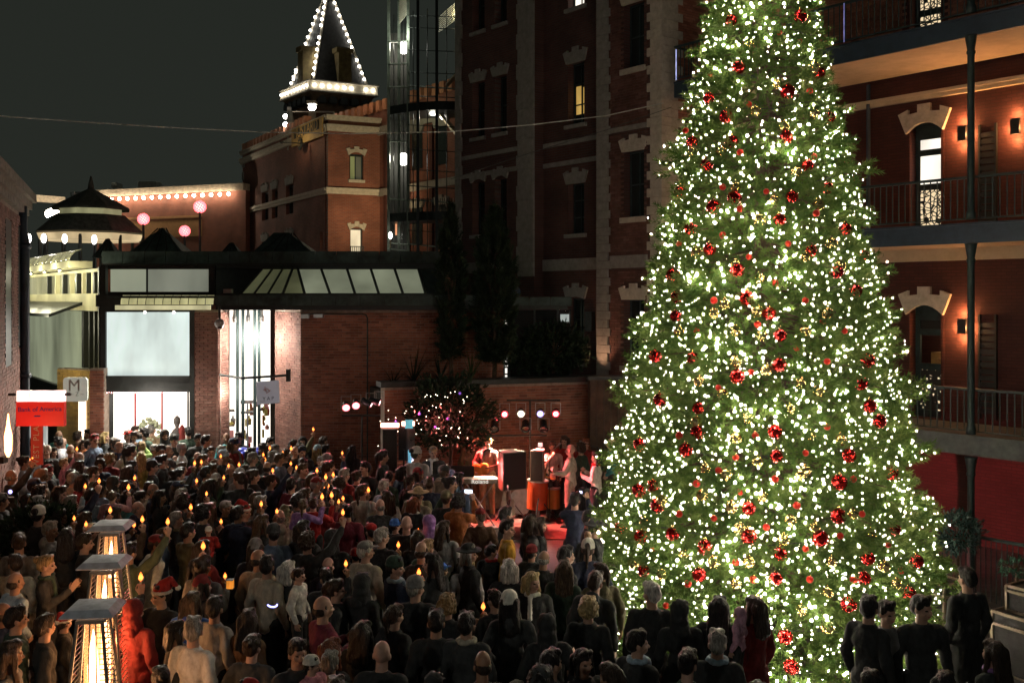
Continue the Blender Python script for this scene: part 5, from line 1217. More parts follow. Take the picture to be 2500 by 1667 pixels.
def build_jacket(pose, style):
    mb = MB(); P = POSE[pose]; puff = style == 'puffer'; e = .030 if puff else .016
    ell(mb, (0,-.010,1.30), (.165+e,.108+e,.19)); ell(mb, (0,-.005,1.06), (.142+e,.098+e,.24)); ell(mb, (0,-.008,.93), (.158+e,.112+e,.13))
    caps(mb, (-.155,-.012,1.395), (.155,-.012,1.395), .052+e, .052+e)
    for k, s in (('R',1),('L',-1)):
        el, w_ = Vector(P[k][0]), Vector(P[k][1])
        caps(mb, (s*.180,-.01,1.388), el, .056+e, .050+e); caps(mb, el, el.lerp(w_, .93), .050+e, .036+e*.6)
    for a in range(10):
        t = 2*PI*a/10; caps(mb, (.066*math.cos(t), -.012+.062*math.sin(t), 1.455), (.066*math.cos(t+.7), -.012+.062*math.sin(t+.7), 1.455), .022+e*.3, .022+e*.3, 6)
    if style == 'coat':
        caps(mb, (-.07,0,.92), (-.09,0,.62), .125, .135); caps(mb, (.07,0,.92), (.09,0,.62), .125, .135); caps(mb, (0,.0,.92), (0,0,.62), .13, .13)
    if style in ('hoodie', 'puffer'):
        ell(mb, (0,-.105,1.44), (.095,.055,.075)); ell(mb, (0,-.085,1.49), (.085,.05,.05))
    me = fuse('jacket', mb, .016, [skin], 2, .014 if not puff else .014, 8 if not puff else 5, len(style) % 7, (1,1,1) if not puff else (.6,.6,3.4))
    return me
HB, JK = {}, {}
YAW = ('idle','pocket','high','mid')
for po in POSE:
    for yw in ((-.55, 0, .55) if po in YAW else (0,)): HB[po, yw] = build_body(po, yw)
JST = {'idle':('jacket','coat','puffer','hoodie'), 'high':('jacket','coat','hoodie'), 'mid':('jacket','puffer','coat'), 'pocket':('jacket','coat','hoodie')}
for po in POSE:
    for st in JST.get(po, ('jacket',)): JK[po, st] = build_jacket(po, st)
mb = MB(); legs(mb, .016); ell(mb, (0,0,.95), (.165,.115,.11)); TROU = fuse('trousers', mb, .018, [skin], 2, .008, 9, 3)
mb = MB()
for s in (-1, 1): caps(mb, (s*.105,-.05,.055), (s*.117,.14,.042), .050, .042); mb.box(s*.105-.045, s*.105+.055, -.10, .19, 0, .03)
SHOE = fuse('shoes', mb, .015, [skin], 2)
def hairm(kind):
    mb = MB(); rip, rs, stv = .010, 26, (1,1,.35)
    if kind in ('short', 'long', 'bob', 'bun', 'tail'):
        ell(mb, (0,-.020,1.675), (.086,.102,.088)); ell(mb, (0,-.058,1.635), (.082,.070,.090)); caps(mb, (-.045,.045,1.728), (.045,.045,1.728), .032, .032)
        for s in (-1,1): caps(mb, (s*.070,.012,1.69), (s*.073,.005,1.63), .022, .016)
    if kind == 'long':
        for x in (-.075,-.04,0,.04,.075): caps(mb, (x,-.075,1.66), (x*1.25,-.125,1.33+abs(x)*.5), .042, .030)
        for s in (-1,1): caps(mb, (s*.080,-.01,1.66), (s*.105,.02,1.38), .034, .026)
    if kind == 'bob':
        for x in (-.07,-.03,.03,.07): caps(mb, (x,-.075,1.66), (x*1.1,-.10,1.50), .042, .036)
        for s in (-1,1): caps(mb, (s*.082,-.01,1.66), (s*.092,.02,1.50), .032, .028)
    if kind == 'bun': ell(mb, (0,-.125,1.70), (.052,.048,.050)); rip = .008
    if kind == 'tail':
        caps(mb, (0,-.11,1.70), (0,-.15,1.64), .035, .032); caps(mb, (0,-.15,1.64), (0,-.12,1.40), .034, .018)
    if kind == 'curly':
        ell(mb, (0,-.026,1.682), (.100,.112,.098)); ell(mb, (0,-.066,1.62), (.096,.076,.100)); caps(mb, (-.05,.04,1.735), (.05,.04,1.735), .038, .038); rip, rs, stv = .022, 24, (1,1,1)
        for s in (-1,1): caps(mb, (s*.080,.005,1.69), (s*.088,-.01,1.58), .034, .032)
    if kind == 'balding':
        ell(mb, (0,-.042,1.605), (.081,.078,.060)); rip = .006
        for s in (-1,1): caps(mb, (s*.072,-.005,1.66), (s*.075,-.005,1.61), .016, .013)
    return fuse('hair', mb, .011, [skin], 2, rip, rs, len(kind), stv)
HR = {k: hairm(k) for k in ('short','long','bob','bun','tail','curly','balding')}
def hatm(kind):
    mb = MB(); rip = .0
    if kind == 'beanie': ell(mb, (0,-.018,1.695), (.094,.112,.092)); [caps(mb, (.086*math.cos(a*.5236),-.018+.104*math.sin(a*.5236),1.662),(.086*math.cos((a+1)*.5236),-.018+.104*math.sin((a+1)*.5236),1.662), .019,.019,6) for a in range(12)]; rip = .005
    if kind == 'cap':
        ell(mb, (0,-.015,1.695), (.090,.108,.076)); mb.hexa([(-.065,.05,1.682),(.065,.05,1.682),(.050,.175,1.668),(-.050,.175,1.668),(-.065,.05,1.694),(.065,.05,1.694),(.050,.175,1.680),(-.050,.175,1.680)])
    if kind == 'brim':
        ell(mb, (0,-.015,1.70), (.088,.106,.080)); mb.lathe([(.15,1.672),(.185,1.678),(.185,1.690),(.10,1.70)], (0,-.01,0), 24)
    if kind == 'hood':
        ell(mb, (0,-.035,1.66), (.108,.118,.118)); ell(mb, (0,-.07,1.56), (.100,.090,.10)); caps(mb, (0,-.05,1.55), (0,-.03,1.44), .105, .115); rip = .006
    if kind == 'furhood':
        ell(mb, (0,-.045,1.655), (.115,.112,.122)); ell(mb, (0,-.07,1.55), (.11,.095,.10)); rip = .016
    if kind == 'santa':
        ell(mb, (0,-.020,1.700), (.090,.108,.080)); caps(mb, (0,-.03,1.74), (.03,-.10,1.80), .070, .045); caps(mb, (.03,-.10,1.80), (.07,-.17,1.72), .045, .022)
    return fuse('hat', mb, .013, [skin], 2, rip, 16, 2)
HT = {k: hatm(k) for k in ('beanie','cap','brim','hood','furhood','santa')}
mb = MB(); [caps(mb, (.086*math.cos(a*.5236),-.018+.104*math.sin(a*.5236),1.668),(.086*math.cos((a+1)*.5236),-.018+.104*math.sin((a+1)*.5236),1.668), .024,.024,6) for a in range(12)]
TRIM = fuse('hat_trim', mb, .012, [skin], 2, .006, 40); mb = MB(); ell(mb, (.075,-.18,1.70), (.034,.034,.034)); POM = fuse('pompom', mb, .012, [skin], 1, .006, 50)
mb = MB()
for a in range(12): t = a*.5236; u = t+.5236; caps(mb, (.085*math.cos(t),-.008+.08*math.sin(t),1.475+.01*math.sin(a*2)), (.085*math.cos(u),-.008+.08*math.sin(u),1.475+.01*math.sin((a+1)*2)), .030, .030, 8)
caps(mb, (.05,.085,1.46), (.06,.125,1.20), .028, .035)
SCARF = fuse('scarf', mb, .016, [skin], 2, .008, 18)
mb = MB(); caps(mb, (-.025,.098,1.619), (.025,.098,1.619), .003, .003, 6)
for s in (-1,1):
    for a in range(10): t=a*.6283; u=t+.6283; caps(mb, (s*.032+.024*math.cos(t),.100,1.617+.019*math.sin(t)), (s*.032+.024*math.cos(u),.100,1.617+.019*math.sin(u)), .0036,.0036,5)
    caps(mb, (s*.056,.098,1.619), (s*.079,.0,1.625), .003,.003,5)
GLASSES = mb.mesh('glasses', skin)

CM = {}
def cloth(col, kind='cloth'):
    key = (kind, col)
    if key not in CM:
        nm = f'{kind}_{len(CM)}'
        if kind == 'hair': CM[key] = mat(nm, col, .42, var=.5, scale=60, bump=1, bscale=90, stretch=(1,1,.16))
        elif kind == 'puffer': CM[key] = mat(nm, col, .35, var=.15, scale=8, bump=.3, bscale=30)
        elif kind == 'skin': CM[key] = mat(nm, col, .5, var=.12, scale=14)
        else: CM[key] = mat(nm, col, .85, var=.28, scale=11, bump=1, bscale=13, stretch=(1,1,.55))
    return CM[key]
C_ = dict(black=(.035,.038,.038), char=(.055,.06,.06), navy=(.03,.04,.075), green=(.05,.085,.06), olive=(.15,.14,.08), grey=(.22,.22,.21), lgrey=(.42,.42,.40), white=(.74,.71,.62), cream=(.58,.52,.40), brown=(.14,.08,.045), tan=(.30,.25,.18), red=(.36,.022,.018), dred=(.24,.03,.03), pink=(.62,.25,.30), purple=(.30,.17,.42), blue=(.05,.16,.55), lblue=(.35,.48,.58), teal=(.04,.22,.24), mustard=(.50,.27,.03), orange=(.42,.15,.05), lime=(.30,.45,.14), wine=(.18,.03,.05), sblue=(.16,.22,.32), denim=(.10,.15,.24), khaki=(.36,.26,.15), bone=(.50,.46,.36))
HC = dict(k=(.014,.012,.011), b=(.036,.022,.014), d=(.075,.048,.026), l=(.30,.20,.085), y=(.48,.36,.16), g=(.26,.25,.22), w=(.58,.55,.48), r=(.20,.06,.025))
SK = [(.50,.31,.22), (.44,.26,.18), (.38,.21,.13), (.22,.12,.075), (.54,.34,.26)]
def setm(o, m): o.material_slots[0].link = 'OBJECT'; o.material_slots[0].material = m
PEOPLE = []
def add(name, me, t, m):
    o = bpy.data.objects.new(name, me); COL.objects.link(o); o.parent = t; setm(o, m); return o
def person(x, y, rz, h=1.75, pose='idle', hair='short', hc='b', jk='jacket', jc='black', hat=None, hatc='black', sk=0, label='', z=0, mirror=False, tc='black', wide=1.0, scarf=None, glasses=False, trim=None, cat='person', group='people in the crowd', shoes=True, yaw=None):
    t = thing('person', label, cat, (x, y, z), group, rz); s = h/1.75; ch = h < 1.4
    t.scale = (s*wide*(-1 if mirror else 1)*(1.12 if ch else 1), s*(1.12 if ch else 1), s)
    yaw = (random.choice((-.55, 0, 0, .55)) if yaw is None else yaw) if pose in YAW else 0
    add('body', HB[pose, yaw], t, cloth(SK[sk % 5], 'skin'))
    jj = (pose, jk) if (pose, jk) in JK else (pose, 'jacket')
    col = C_[jc] if isinstance(jc, str) else jc
    add(jk if jk != 'jacket' else 'jacket', JK[jj], t, cloth(col, 'puffer' if jk == 'puffer' else 'cloth'))
    add('trousers', TROU, t, cloth(C_[tc] if isinstance(tc, str) else tc))
    if shoes: add('shoes', SHOE, t, cloth(C_['black']))
    if hair and hair != 'bald': add('hair', HR[hair], t, cloth(HC[hc], 'hair')).rotation_euler[2] = yaw
    if hat:
        o = add('hat', HT[hat], t, cloth(C_[hatc] if isinstance(hatc, str) else hatc))
        o.rotation_euler[2] = yaw
        if hat == 'santa':
            for nm, me in (('hat_trim', TRIM), ('pompom', POM)): add(nm, me, o, cloth(C_['white']))
        elif hat == 'furhood' and trim: add('hat_trim', TRIM, o, cloth(C_[trim]))
    if scarf: add('scarf', SCARF, t, cloth(C_[scarf]))
    if glasses: add('glasses', GLASSES, t, cloth((.02,.02,.02))).rotation_euler[2] = yaw
    PEOPLE.append((x, y, label, t)); return t
def to_world(t, p):
    s = t.scale; c, s_ = math.cos(t.rotation_euler[2]), math.sin(t.rotation_euler[2]); x, y, z = p[0]*s[0], p[1]*s[1], p[2]*s[2]
    return Vector((t.location.x+x*c-y*s_, t.location.y+x*s_+y*c, t.location.z+z))
# candle
stick = MB().lathe([(.012,-.06),(.013,.03),(.010,.034)], (0,0,0), 8)
flame_m = bpy.data.materials.new('candle_flame'); flame_m.use_nodes = True
N, L = nodes_of(flame_m); b = N['Principled BSDF']; tc_ = N.new('ShaderNodeTexCoord'); sp_ = N.new('ShaderNodeSeparateXYZ'); L.new(tc_.outputs['Object'], sp_.inputs[0])
mr_ = N.new('ShaderNodeMapRange'); mr_.inputs[1].default_value = .03; mr_.inputs[2].default_value = .125; L.new(sp_.outputs[2], mr_.inputs[0])
rp = N.new('ShaderNodeValToRGB'); e_ = rp.color_ramp.elements; e_[0].color = (1,.13,.012,1); e_[1].color = (1,.17,.015,1); q_ = e_.new(.42); q_.color = (1,.31,.06,1); L.new(mr_.outputs[0], rp.inputs[0])
L.new(rp.outputs[0], b.inputs['Emission Color']); b.inputs['Emission Strength'].default_value = 3.4; b.inputs['Base Color'].default_value = (.4,.15,.04,1)
st_me = stick.mesh('candle', mat('ivory_wax', (.7,.62,.45), .5, var=0)); fl_me = MB().lathe([(.004,.034),(.018,.045),(.026,.062),(.023,.082),(.013,.105),(.004,.122),(.0008,.130)], (0,0,0), 10).mesh('flame', flame_m, smooth=True)
NC = [0]
def candle(p, label, sc=1.0):
    o = bpy.data.objects.new('candle', st_me); COL.objects.link(o); o.location = p; o.scale = (sc,)*3; tag(o, label, 'candle', 'candles held up in the crowd')
    f = bpy.data.objects.new('flame', fl_me); COL.objects.link(f); f.parent = o; NC[0] += 1; return o
GRIP = {}
for po in POSE:
    w_, d, pn = Vector(POSE[po]['R'][1]), Vector(POSE[po]['R'][2]).normalized(), Vector(POSE[po]['R'][3]); GRIP[po] = w_ + d*.085 + (pn-d*pn.dot(d)).normalized()*.030 + Vector((0,0,.03))
# ================================================================== STAGE
rug = MB(); rug.box(W(1060,0,22.2).x, W(1460,0,22.2).x, 20.2, 22.9, .004, .018)
solo('stage_rug', rug, mat('worn_red_carpet', (.16,.05,.045), .95, var=.5, scale=1.1, bump=.4), 'worn reddish carpet spread under the band and its stands', 'rug', None, (0,21.5,0))
RED, WARM, VIO = (1,.10,.08), (1,.85,.6), (.62,.45,1)
canm = mat('par_can_steel', (.10,.10,.11), .25, metal=.8, var=.2)
def par(p, target, col, lit, label, group, power=0, lens=10, r=.085, angle=70):
    p = Vector(p); d = (Vector(target)-p).normalized(); t = thing('par_light', label, 'spotlight', tuple(p), group)
    part(t, 'can', MB().lathe([(.03,-.24),(r*.8,-.22),(r*.85,-.02),(r*1.08,0),(r*1.08,.02),(r*.98,.02),(r*.95,-.0)], p, 18, 0, d), canm, smooth=True)
    yk = MB().tube([p+Vector((-r*1.25,0,-.02)), p+Vector((-r*1.25,0,.24)), p+Vector((r*1.25,0,.24)), p+Vector((r*1.25,0,-.02))], .009, 5)
    part(t, 'yoke', yk, M['chrome'])
    lm = glow('par_lens', col, lens) if lit else mat('dark_lens', (.03,.03,.03), .08, var=0)
    part(t, 'lens', MB().lathe([(0.001,.006),(r*.6,.010),(r*.94,.002)], p, 18, 0, d), lm, smooth=True)
    if lit: part(t, 'hot_centre', MB().lathe([(0.001,.016),(r*.45,.015),(r*.62,.010)], p, 18, 0, d), glow('hot_lens', tuple(.5+.5*c for c in col), 5), smooth=True)
    if power: lamp('lamp_light', 'SPOT', p+d*.06, power, col, t, .06, target, angle, .6)
    return t
def stand(name, label, x, y, ztop, bars, legs=.45):
    t = thing(name, label, 'stand', (x, y, 0)); part(t, 'pole', MB().tube([(x,y,.05),(x,y,ztop)], .022, 8).tube([(x,y,.05),(x,y,ztop*.55)], .03, 8), M['black'])
    for k in range(3):
        a = k*2.094+.5; part(t, 'leg', MB().tube([(x,y,.5),(x+legs*math.cos(a),y+legs*math.sin(a),.02)], .014, 6), M['black'])
    for z, x0, x1 in bars: part(t, 'crossbar', MB().tube([(x0,y,z),(x1,y,z)], .022, 8), M['black'])
    return t
# left T-bar of red lights
YL = 21.4; zl = H-(1012-VH)*YL/F
stand('light_stand', 'black T-bar light stand with four pink-red lamps by the shop wall', W(884,0,YL).x, YL, zl, [(zl-.02, W(835,0,YL).x, W(928,0,YL).x)])
for k, (u, v) in enumerate(((845,995),(869,990),(906,987),(926,983))):
    par(W(u,v,YL), ((.1, 20.9, 1.15), (1.7, 20.9, 1.2))[k-2] if k > 1 else (-2.0, 14.5, .5), (1,.14,.16), True, ['first','second','third','fourth'][k]+' lamp from the left on the T-bar stand, glowing pinkish red', 'red lamps on the T-bar stand', (2000, 6000)[k-2] if k > 1 else 200, 6, angle=(70,70,30,38)[k])
# lens faces also look out towards the plaza
# right truss
YR = 22.5; zt1 = H-(977-VH)*YR/F; zt2 = H-(1063-VH)*YR/F
stand('light_stand', 'tall black light stand carrying two bars of stage lamps behind the band', W(1294,0,YR).x, YR, zt1, [(zt1, W(1237,0,YR).x, W(1367,0,YR).x), (zt2, W(1150,0,YR).x, W(1335,0,YR).x)])
for u, v, c, lb in ((1232,1011,(1,.05,.07),'red'), (1272,1010,(1,.86,.66),'warm white'), (1319,1010,(.55,.42,1),'violet'), (1357,1010,(1,.05,.07),'red')):
    nm = f'glowing {lb} stage lamp on the upper bar' + (', left end' if u == 1232 else ', right end' if u == 1357 else '')
    q = W(u, v, YR-.16); par(q, (q.x*.6, 15.5, 1.0), c, True, nm, 'stage lamps on the upper bar', 110, 2.5 if lb != 'violet' else 1.2)
for k, (u, v) in enumerate(((1162,1047),(1207,1047),(1283,1047),(1327,1047))):
    q = W(u, v, YR-.12); par(q, (q.x, YR-2.2, .3), (1,.2,.2), False, 'dark chromed stage lamp on the lower bar, '+['leftmost','second from left','third from left','rightmost'][k], 'stage lamps on the lower bar', 0, 0, .10)
    lamp('lamp_light', 'SPOT', (q.x, q.y-.15, q.z-.1), 850, RED if k in (0, 3) else (1,.72,.5), bpy.data.objects[[o.name for o in bpy.data.objects if o.name.startswith('par_light')][-1]], .05, (q.x+.2*(1.5-k), 21.2, 0), 80, .6)
# loudspeakers
gril = mat('speaker_grille', (.03,.03,.03), .5, metal=.3, var=.3, scale=60, bump=.8, bscale=120); cab = mat('speaker_cabinet', (.05,.05,.048), .6, var=.2, scale=20, bump=.5, bscale=60)
def loudspeaker(u0, u1, v0, v1, Y, rz, depth, label, pole=True, light=None):
    x = (W(u0,0,Y).x+W(u1,0,Y).x)/2; w_ = (u1-u0)*Y/F; zt, zb = H-(v0-VH)*Y/F, H-(v1-VH)*Y/F; hh = zt-zb
    wd = w_*.72; t = thing('loudspeaker', label, 'loudspeaker', (x, Y, zb), 'loudspeakers beside the stage', rz)
    m = MB(); a, d = wd/2, depth/2
    m.hexa([(-a,-d,0),(a,-d,0),(a*.62,d,0),(-a*.62,d,0),(-a,-d,hh),(a,-d,hh),(a*.62,d,hh),(-a*.62,d,hh)]); lpart(t, 'cabinet', m, light or cab)
    lpart(t, 'grille', MB().box(-a+.02, a-.02, -d-.022, -d-.003, .02, hh-.02), gril)
    lpart(t, 'handle', MB().tube([(a*.8,-.05,hh*.6),(a*.8+.05,-.05,hh*.6),(a*.8+.05,.06,hh*.6),(a*.8,.06,hh*.6)], .012, 6), M['black'])
    if pole:
        s = thing('speaker_stand', 'tripod stand under the '+label[:60].split(',')[0], 'stand', (x, Y, 0)); part(s, 'pole', MB().tube([(x,Y,.05),(x,Y,zb)], .022, 8), M['chrome'])
        for k in range(3): b_ = k*2.094+.3; part(s, 'leg', MB().tube([(x,Y,.55),(x+.42*math.cos(b_),Y+.42*math.sin(b_),.02)], .014, 6), M['black'])
    return t
pale = mat('scuffed_pale_cabinet', (.30,.27,.22), .7, var=.2, scale=6)  # tan light on the wide cabinet's side put into the colour
loudspeaker(1200, 1290, 1100, 1192, 21.6, .5, .42, 'wide loudspeaker with pale side facing left, centre stage', True, pale)
loudspeaker(1292, 1338, 1097, 1172, 21.8, -.25, .38, 'grey loudspeaker on a pole, right of the wide one', True, pale)
loudspeaker(927, 975, 1044, 1150, 20.9, .15, .45, 'tall black loudspeaker with red-lit top, left of the stage', True)
loudspeaker(978, 1012, 1040, 1120, 21.2, -.4, .40, 'black loudspeaker next to the blue light tube', True)
for u0, u1, v, Y in ((930,974,1038,20.75),(981,1012,1034,21.0)):
    p0, p1 = W(u0,v,Y), W(u1,v,Y)
    solo('light_bar', MB().box(p0.x, p1.x, Y-.04, Y+.04, p0.z-.04, p0.z+.045), glow('red_hot_bar', (1,.40,.30), 7) if u0 == 930 else bpy.data.materials['red_hot_bar'], 'glowing red bar lamp lying on the '+('tall left loudspeaker' if u0 == 930 else 'loudspeaker next to the blue tube'), 'light bar', None, tuple(p0))
p = W(1000, 1098, 20.8); q = W(1002, 1196, 20.8)
t = thing('light_tube', 'vertical blue light tube with white light clusters left of the stage', 'light tube', (p.x, p.y, q.z))
part(t, 'tube', MB().tube([p, q], .035, 8), glow('blue_tube', (.22,.62,.85), .85, .2, 6))
rr = random.Random(8)
for k in range(11):
    z = p.z - .02 - k*.045; 
    if k in (2, 5, 6): continue
    part(t, 'light_cluster', MB().box(p.x+.05, p.x+.05+rr.uniform(.06,.14), p.y-.02, p.y+.02, z-.028, z), glow('cold_white_cluster', (.80,.75,1), 2.2) if k == 0 else bpy.data.materials['cold_white_cluster'])
part(t, 'post', MB().tube([(p.x-.12,p.y,0),(p.x-.12,p.y,p.z)], .02, 6), M['dark_metal'])
p = W(989, 1034, 20.9); solo('cyan_screen', MB().box(p.x, p.x+.16, p.y, p.y+.02, p.z-.10, p.z+.08), glow('cyan_screen', (.18,.62,.72), .7, .3, 9), 'small cyan screen glowing on top of the loudspeaker by the blue tube', 'screen', None, tuple(p))
# keyboards
def keyboard(u0, u1, v, Y, tilt, label, txt=None):
    a, b_ = W(u0,v,Y), W(u1,v,Y); cx = (a.x+b_.x)/2; L_ = (b_.x-a.x); t = thing('keyboard', label, 'keyboard', (cx, Y, a.z), 'keyboards on the stage', tilt)
    lpart(t, 'case', MB().box(-L_/2, L_/2, -.14, .16, -.05, .05), mat('keyboard_case', (.09,.08,.07), .4, var=.15) if 'keyboard_case' not in bpy.data.materials else bpy.data.materials['keyboard_case'])
    lpart(t, 'back_edge', MB().box(-L_/2+.01, L_/2-.01, -.152, -.142, -.045, .045), mat('keyboard_back', (.26,.23,.17), .5, var=.1) if 'keyboard_back' not in bpy.data.materials else bpy.data.materials['keyboard_back'])
    for k in range(22): lpart(t, 'key', MB().box(-L_/2+.05+k*(L_-.1)/22, -L_/2+.05+(k+.85)*(L_-.1)/22, .02, .15, .05, .064), M['stone'])
    if txt:
        BASE[t.name] = Vector(); text(txt, .13, (0, -.158, 0), (1,0,0), (0,0,1), glow('white_print', (1,.93,.85), .9), t); BASE[t.name] = Vector((cx,Y,a.z))
    s = thing('keyboard_stand', 'crossed X stand under the '+label.split(',')[0], 'stand', (cx, Y, 0))
    for k in (-1,1):
        part(s, 'leg', MB().tube([(cx-k*.32,Y-.02*k,.02),(cx+k*.30,Y-.02*k,a.z-.06)], .018, 6), M['chrome'])
    return t
keyboard(1128, 1214, 1172, 21.35, .06, 'stage keyboard reading Roland on its back, before the guitarist', 'Roland')
keyboard(960, 985, 1192, 20.2, .1, 'small white-keyed keyboard left of the blue tube')
keyboard(1050, 1110, 1200, 20.6, -.08, 'low keyboard in front of the man in the flat cap')
# music stand
p = W(1130, 1150, 21.0); t = thing('music_stand', 'black music stand with a sloping desk before the keyboard', 'music stand', (p.x, p.y, 0))
part(t, 'desk', MB().hexa([(p.x-.24,p.y,p.z-.12),(p.x+.24,p.y,p.z-.12),(p.x+.24,p.y+.03,p.z-.12),(p.x-.24,p.y+.03,p.z-.12),(p.x-.24,p.y-.14,p.z+.14),(p.x+.24,p.y-.14,p.z+.14),(p.x+.24,p.y-.11,p.z+.14),(p.x-.24,p.y-.11,p.z+.14)]), M['black'])
part(t, 'pole', MB().tube([(p.x,p.y,.05),(p.x,p.y,p.z)], .014, 6), M['black'])
for k in range(3): part(t, 'leg', MB().tube([(p.x,p.y,.3),(p.x+.28*math.cos(k*2.09),p.y+.28*math.sin(k*2.09),.02)], .010, 5), M['black'])
# drums
def drum(name, label, c, r, d, axis, shell, headm, hoop=True):
    t = thing(name, label, 'drum', tuple(c), 'drum kit'); ax = Vector(axis).normalized()
    part(t, 'shell', MB().lathe([(r,-d/2),(r,d/2)], c, 24, 0, ax), shell, smooth=False); part(t, 'drum_head', MB().lathe([(.001,d/2+.004),(r*.97,d/2+.003)], c, 24, 0, ax).lathe([(r*.97,-d/2-.003),(.001,-d/2-.004)], c, 24, 0, ax), headm)
    part(t, 'hoop', MB().lathe([(r+.002,d/2-.02),(r+.014,d/2-.02),(r+.014,d/2+.012),(r-.006,d/2+.012)], c, 24, 0, ax), M['chrome']); return t
hd = mat('drum_skin', (.62,.60,.56), .6, var=.1); rdm = mat('orange_red_lacquer', (.55,.07,.025), .25, var=.1, coat=.5)
drum('bass_drum', 'pale-headed bass drum lying on its side behind the floor monitor', W(1278,1222,22.3), .27, .40, (-.25,-1,.12), rdm, hd)
drum('floor_tom', 'orange-red standing drum right of the bass drum', W(1312,1206,22.0)+Vector((0,0,.0)), .23, .62, (.05,0,1), rdm, hd)
drum('snare_drum', 'small orange drum near the guitarist in the grey jacket', W(1352,1215,22.2), .14, .45, (0,0,1), mat('orange_lacquer', (.6,.22,.05), .3, var=.1), hd)
for k, (u, v, r, lb) in enumerate(((1262,1110,.20,'cymbal on a stand behind the wide loudspeaker'), (1345,1160,.18,'cymbal tilted by the grey loudspeaker pole'))):
    p = W(u, v, 22.3); t = thing('cymbal', lb, 'cymbal', (p.x,p.y,0), 'drum kit'); part(t, 'plate', MB().lathe([(r,0),(r*.3,.02),(.02,.05)], p, 20, 0, (.2,-.3,1)), mat('bronze', (.5,.36,.12), .3, metal=.9, var=.1) if k == 0 else bpy.data.materials['bronze']); part(t, 'pole', MB().tube([(p.x,p.y,.02),p], .010, 6), M['chrome'])
for u, v, l in ((1232,1220,.0),(1252,1235,.2)):
    p = W(u,v,21.3); t = thing('folded_sheet', 'white song sheet propped up '+('left' if u < 1240 else 'right')+' of the keyboard stand foot', 'paper', tuple(p)); part(t, 'sheet', MB().hexa([(p.x-.10,p.y,p.z-.2),(p.x+.06,p.y,p.z-.2),(p.x+.06,p.y+.01,p.z-.2),(p.x-.10,p.y+.01,p.z-.2),(p.x-.02,p.y+.05,p.z+.16),(p.x+.02,p.y+.05,p.z+.16),(p.x+.02,p.y+.06,p.z+.16),(p.x-.02,p.y+.06,p.z+.16)]), M['stone'])
# floor monitor
p = W(1168, 1296, 19.6); t = thing('floor_monitor', 'grey wedge floor monitor at the front edge of the stage', 'loudspeaker', (p.x, p.y, 0), None, .35)
lpart(t, 'cabinet', MB().hexa([(-.36,-.25,0),(.36,-.25,0),(.36,.25,0),(-.36,.25,0),(-.36,-.20,.40),(.36,-.20,.40),(.36,.02,.40),(-.36,.02,.40)]), mat('grey_monitor', (.26,.20,.17), .7, var=.2, bump=.4)); lpart(t, 'grille', MB().hexa([(-.32,.25,.04),(.32,.25,.04),(.32,.27,.04),(-.32,.27,.04),(-.32,.04,.38),(.32,.04,.38),(.32,.06,.38),(-.32,.06,.38)]), gril)
# microphone stands
for k, (u, v, Y, bx, lb) in enumerate(((1150,1095,21.7,.25,'microphone stand with a boom before the guitarist'), (1342,1085,21.7,.2,'thin microphone stand left of the singers'), (1458,1078,22.2,-.35,'microphone boom before the bald man in the hoodie'), (1240,1190,20.6,.0,'black microphone stand in front of the drums'), (1440,1200,20.0,.12,'short black stand by the photographer'))):
    p = W(u, v, Y); t = thing('microphone_stand', lb, 'microphone stand', (p.x,p.y,0), 'microphone stands')
    part(t, 'pole', MB().tube([(p.x,p.y,.03),(p.x,p.y,p.z-.1)], .010, 6), M['dark_metal']); part(t, 'boom', MB().tube([(p.x-bx*.5,p.y,p.z-.2),(p.x+bx,p.y,p.z)], .007, 5), M['dark_metal'])
    part(t, 'microphone', MB().lathe([(.010,-.08),(.014,.0),(.022,.02),(.018,.05),(.004,.06)], (p.x+bx,p.y,p.z), 8, 0, (bx*2,.3,.3)), M['chrome'], smooth=True); part(t, 'base', MB().lathe([(.13,0),(.13,.02),(.02,.04)], (p.x,p.y,.0), 14), M['black'])
p = W(1319, 1086, 22.2); solo('small_sign', MB().box(p.x-.05, p.x+.05, p.y-.01, p.y+.01, p.z-.04, p.z+.05).tube([(p.x,p.y,p.z-.04),(p.x,p.y,p.z-.12)], .008, 5), glow('white_card', (1,.9,.85), .8), 'small bright white card on a clip above the grey loudspeaker', 'card', None, tuple(p))
# guitars
def guitar(t_, flip, label, colr):
    w1 = to_world(t_, (.06,.20,1.06)); w2 = to_world(t_, (-.46,.28,1.24)); d = (w2-w1).normalized(); nrm = (w1 - Vector((t_.location.x,t_.location.y,w1.z))).normalized(); up = nrm.cross(d).normalized()
    t = thing('guitar', label, 'guitar', tuple(w1)); m = MB(); q = Matrix((d,up,nrm)).transposed().to_quaternion()
    m.ball(w1+d*-.10+nrm*.03, (.16,.17,.035), 18, 10, 0, q); m.ball(w1+d*.10+nrm*.03, (.13,.135,.033), 18, 10, 0, q); part(t, 'guitar_body', m, colr, smooth=True)
    part(t, 'neck', MB().tube([w1+d*.15+nrm*.05, w2+nrm*.03], .020, 6), M['wood']); part(t, 'headstock', MB().ball(w2+d*.08+nrm*.03, (.09,.035,.012), 10, 6, 0, q), M['wood'])

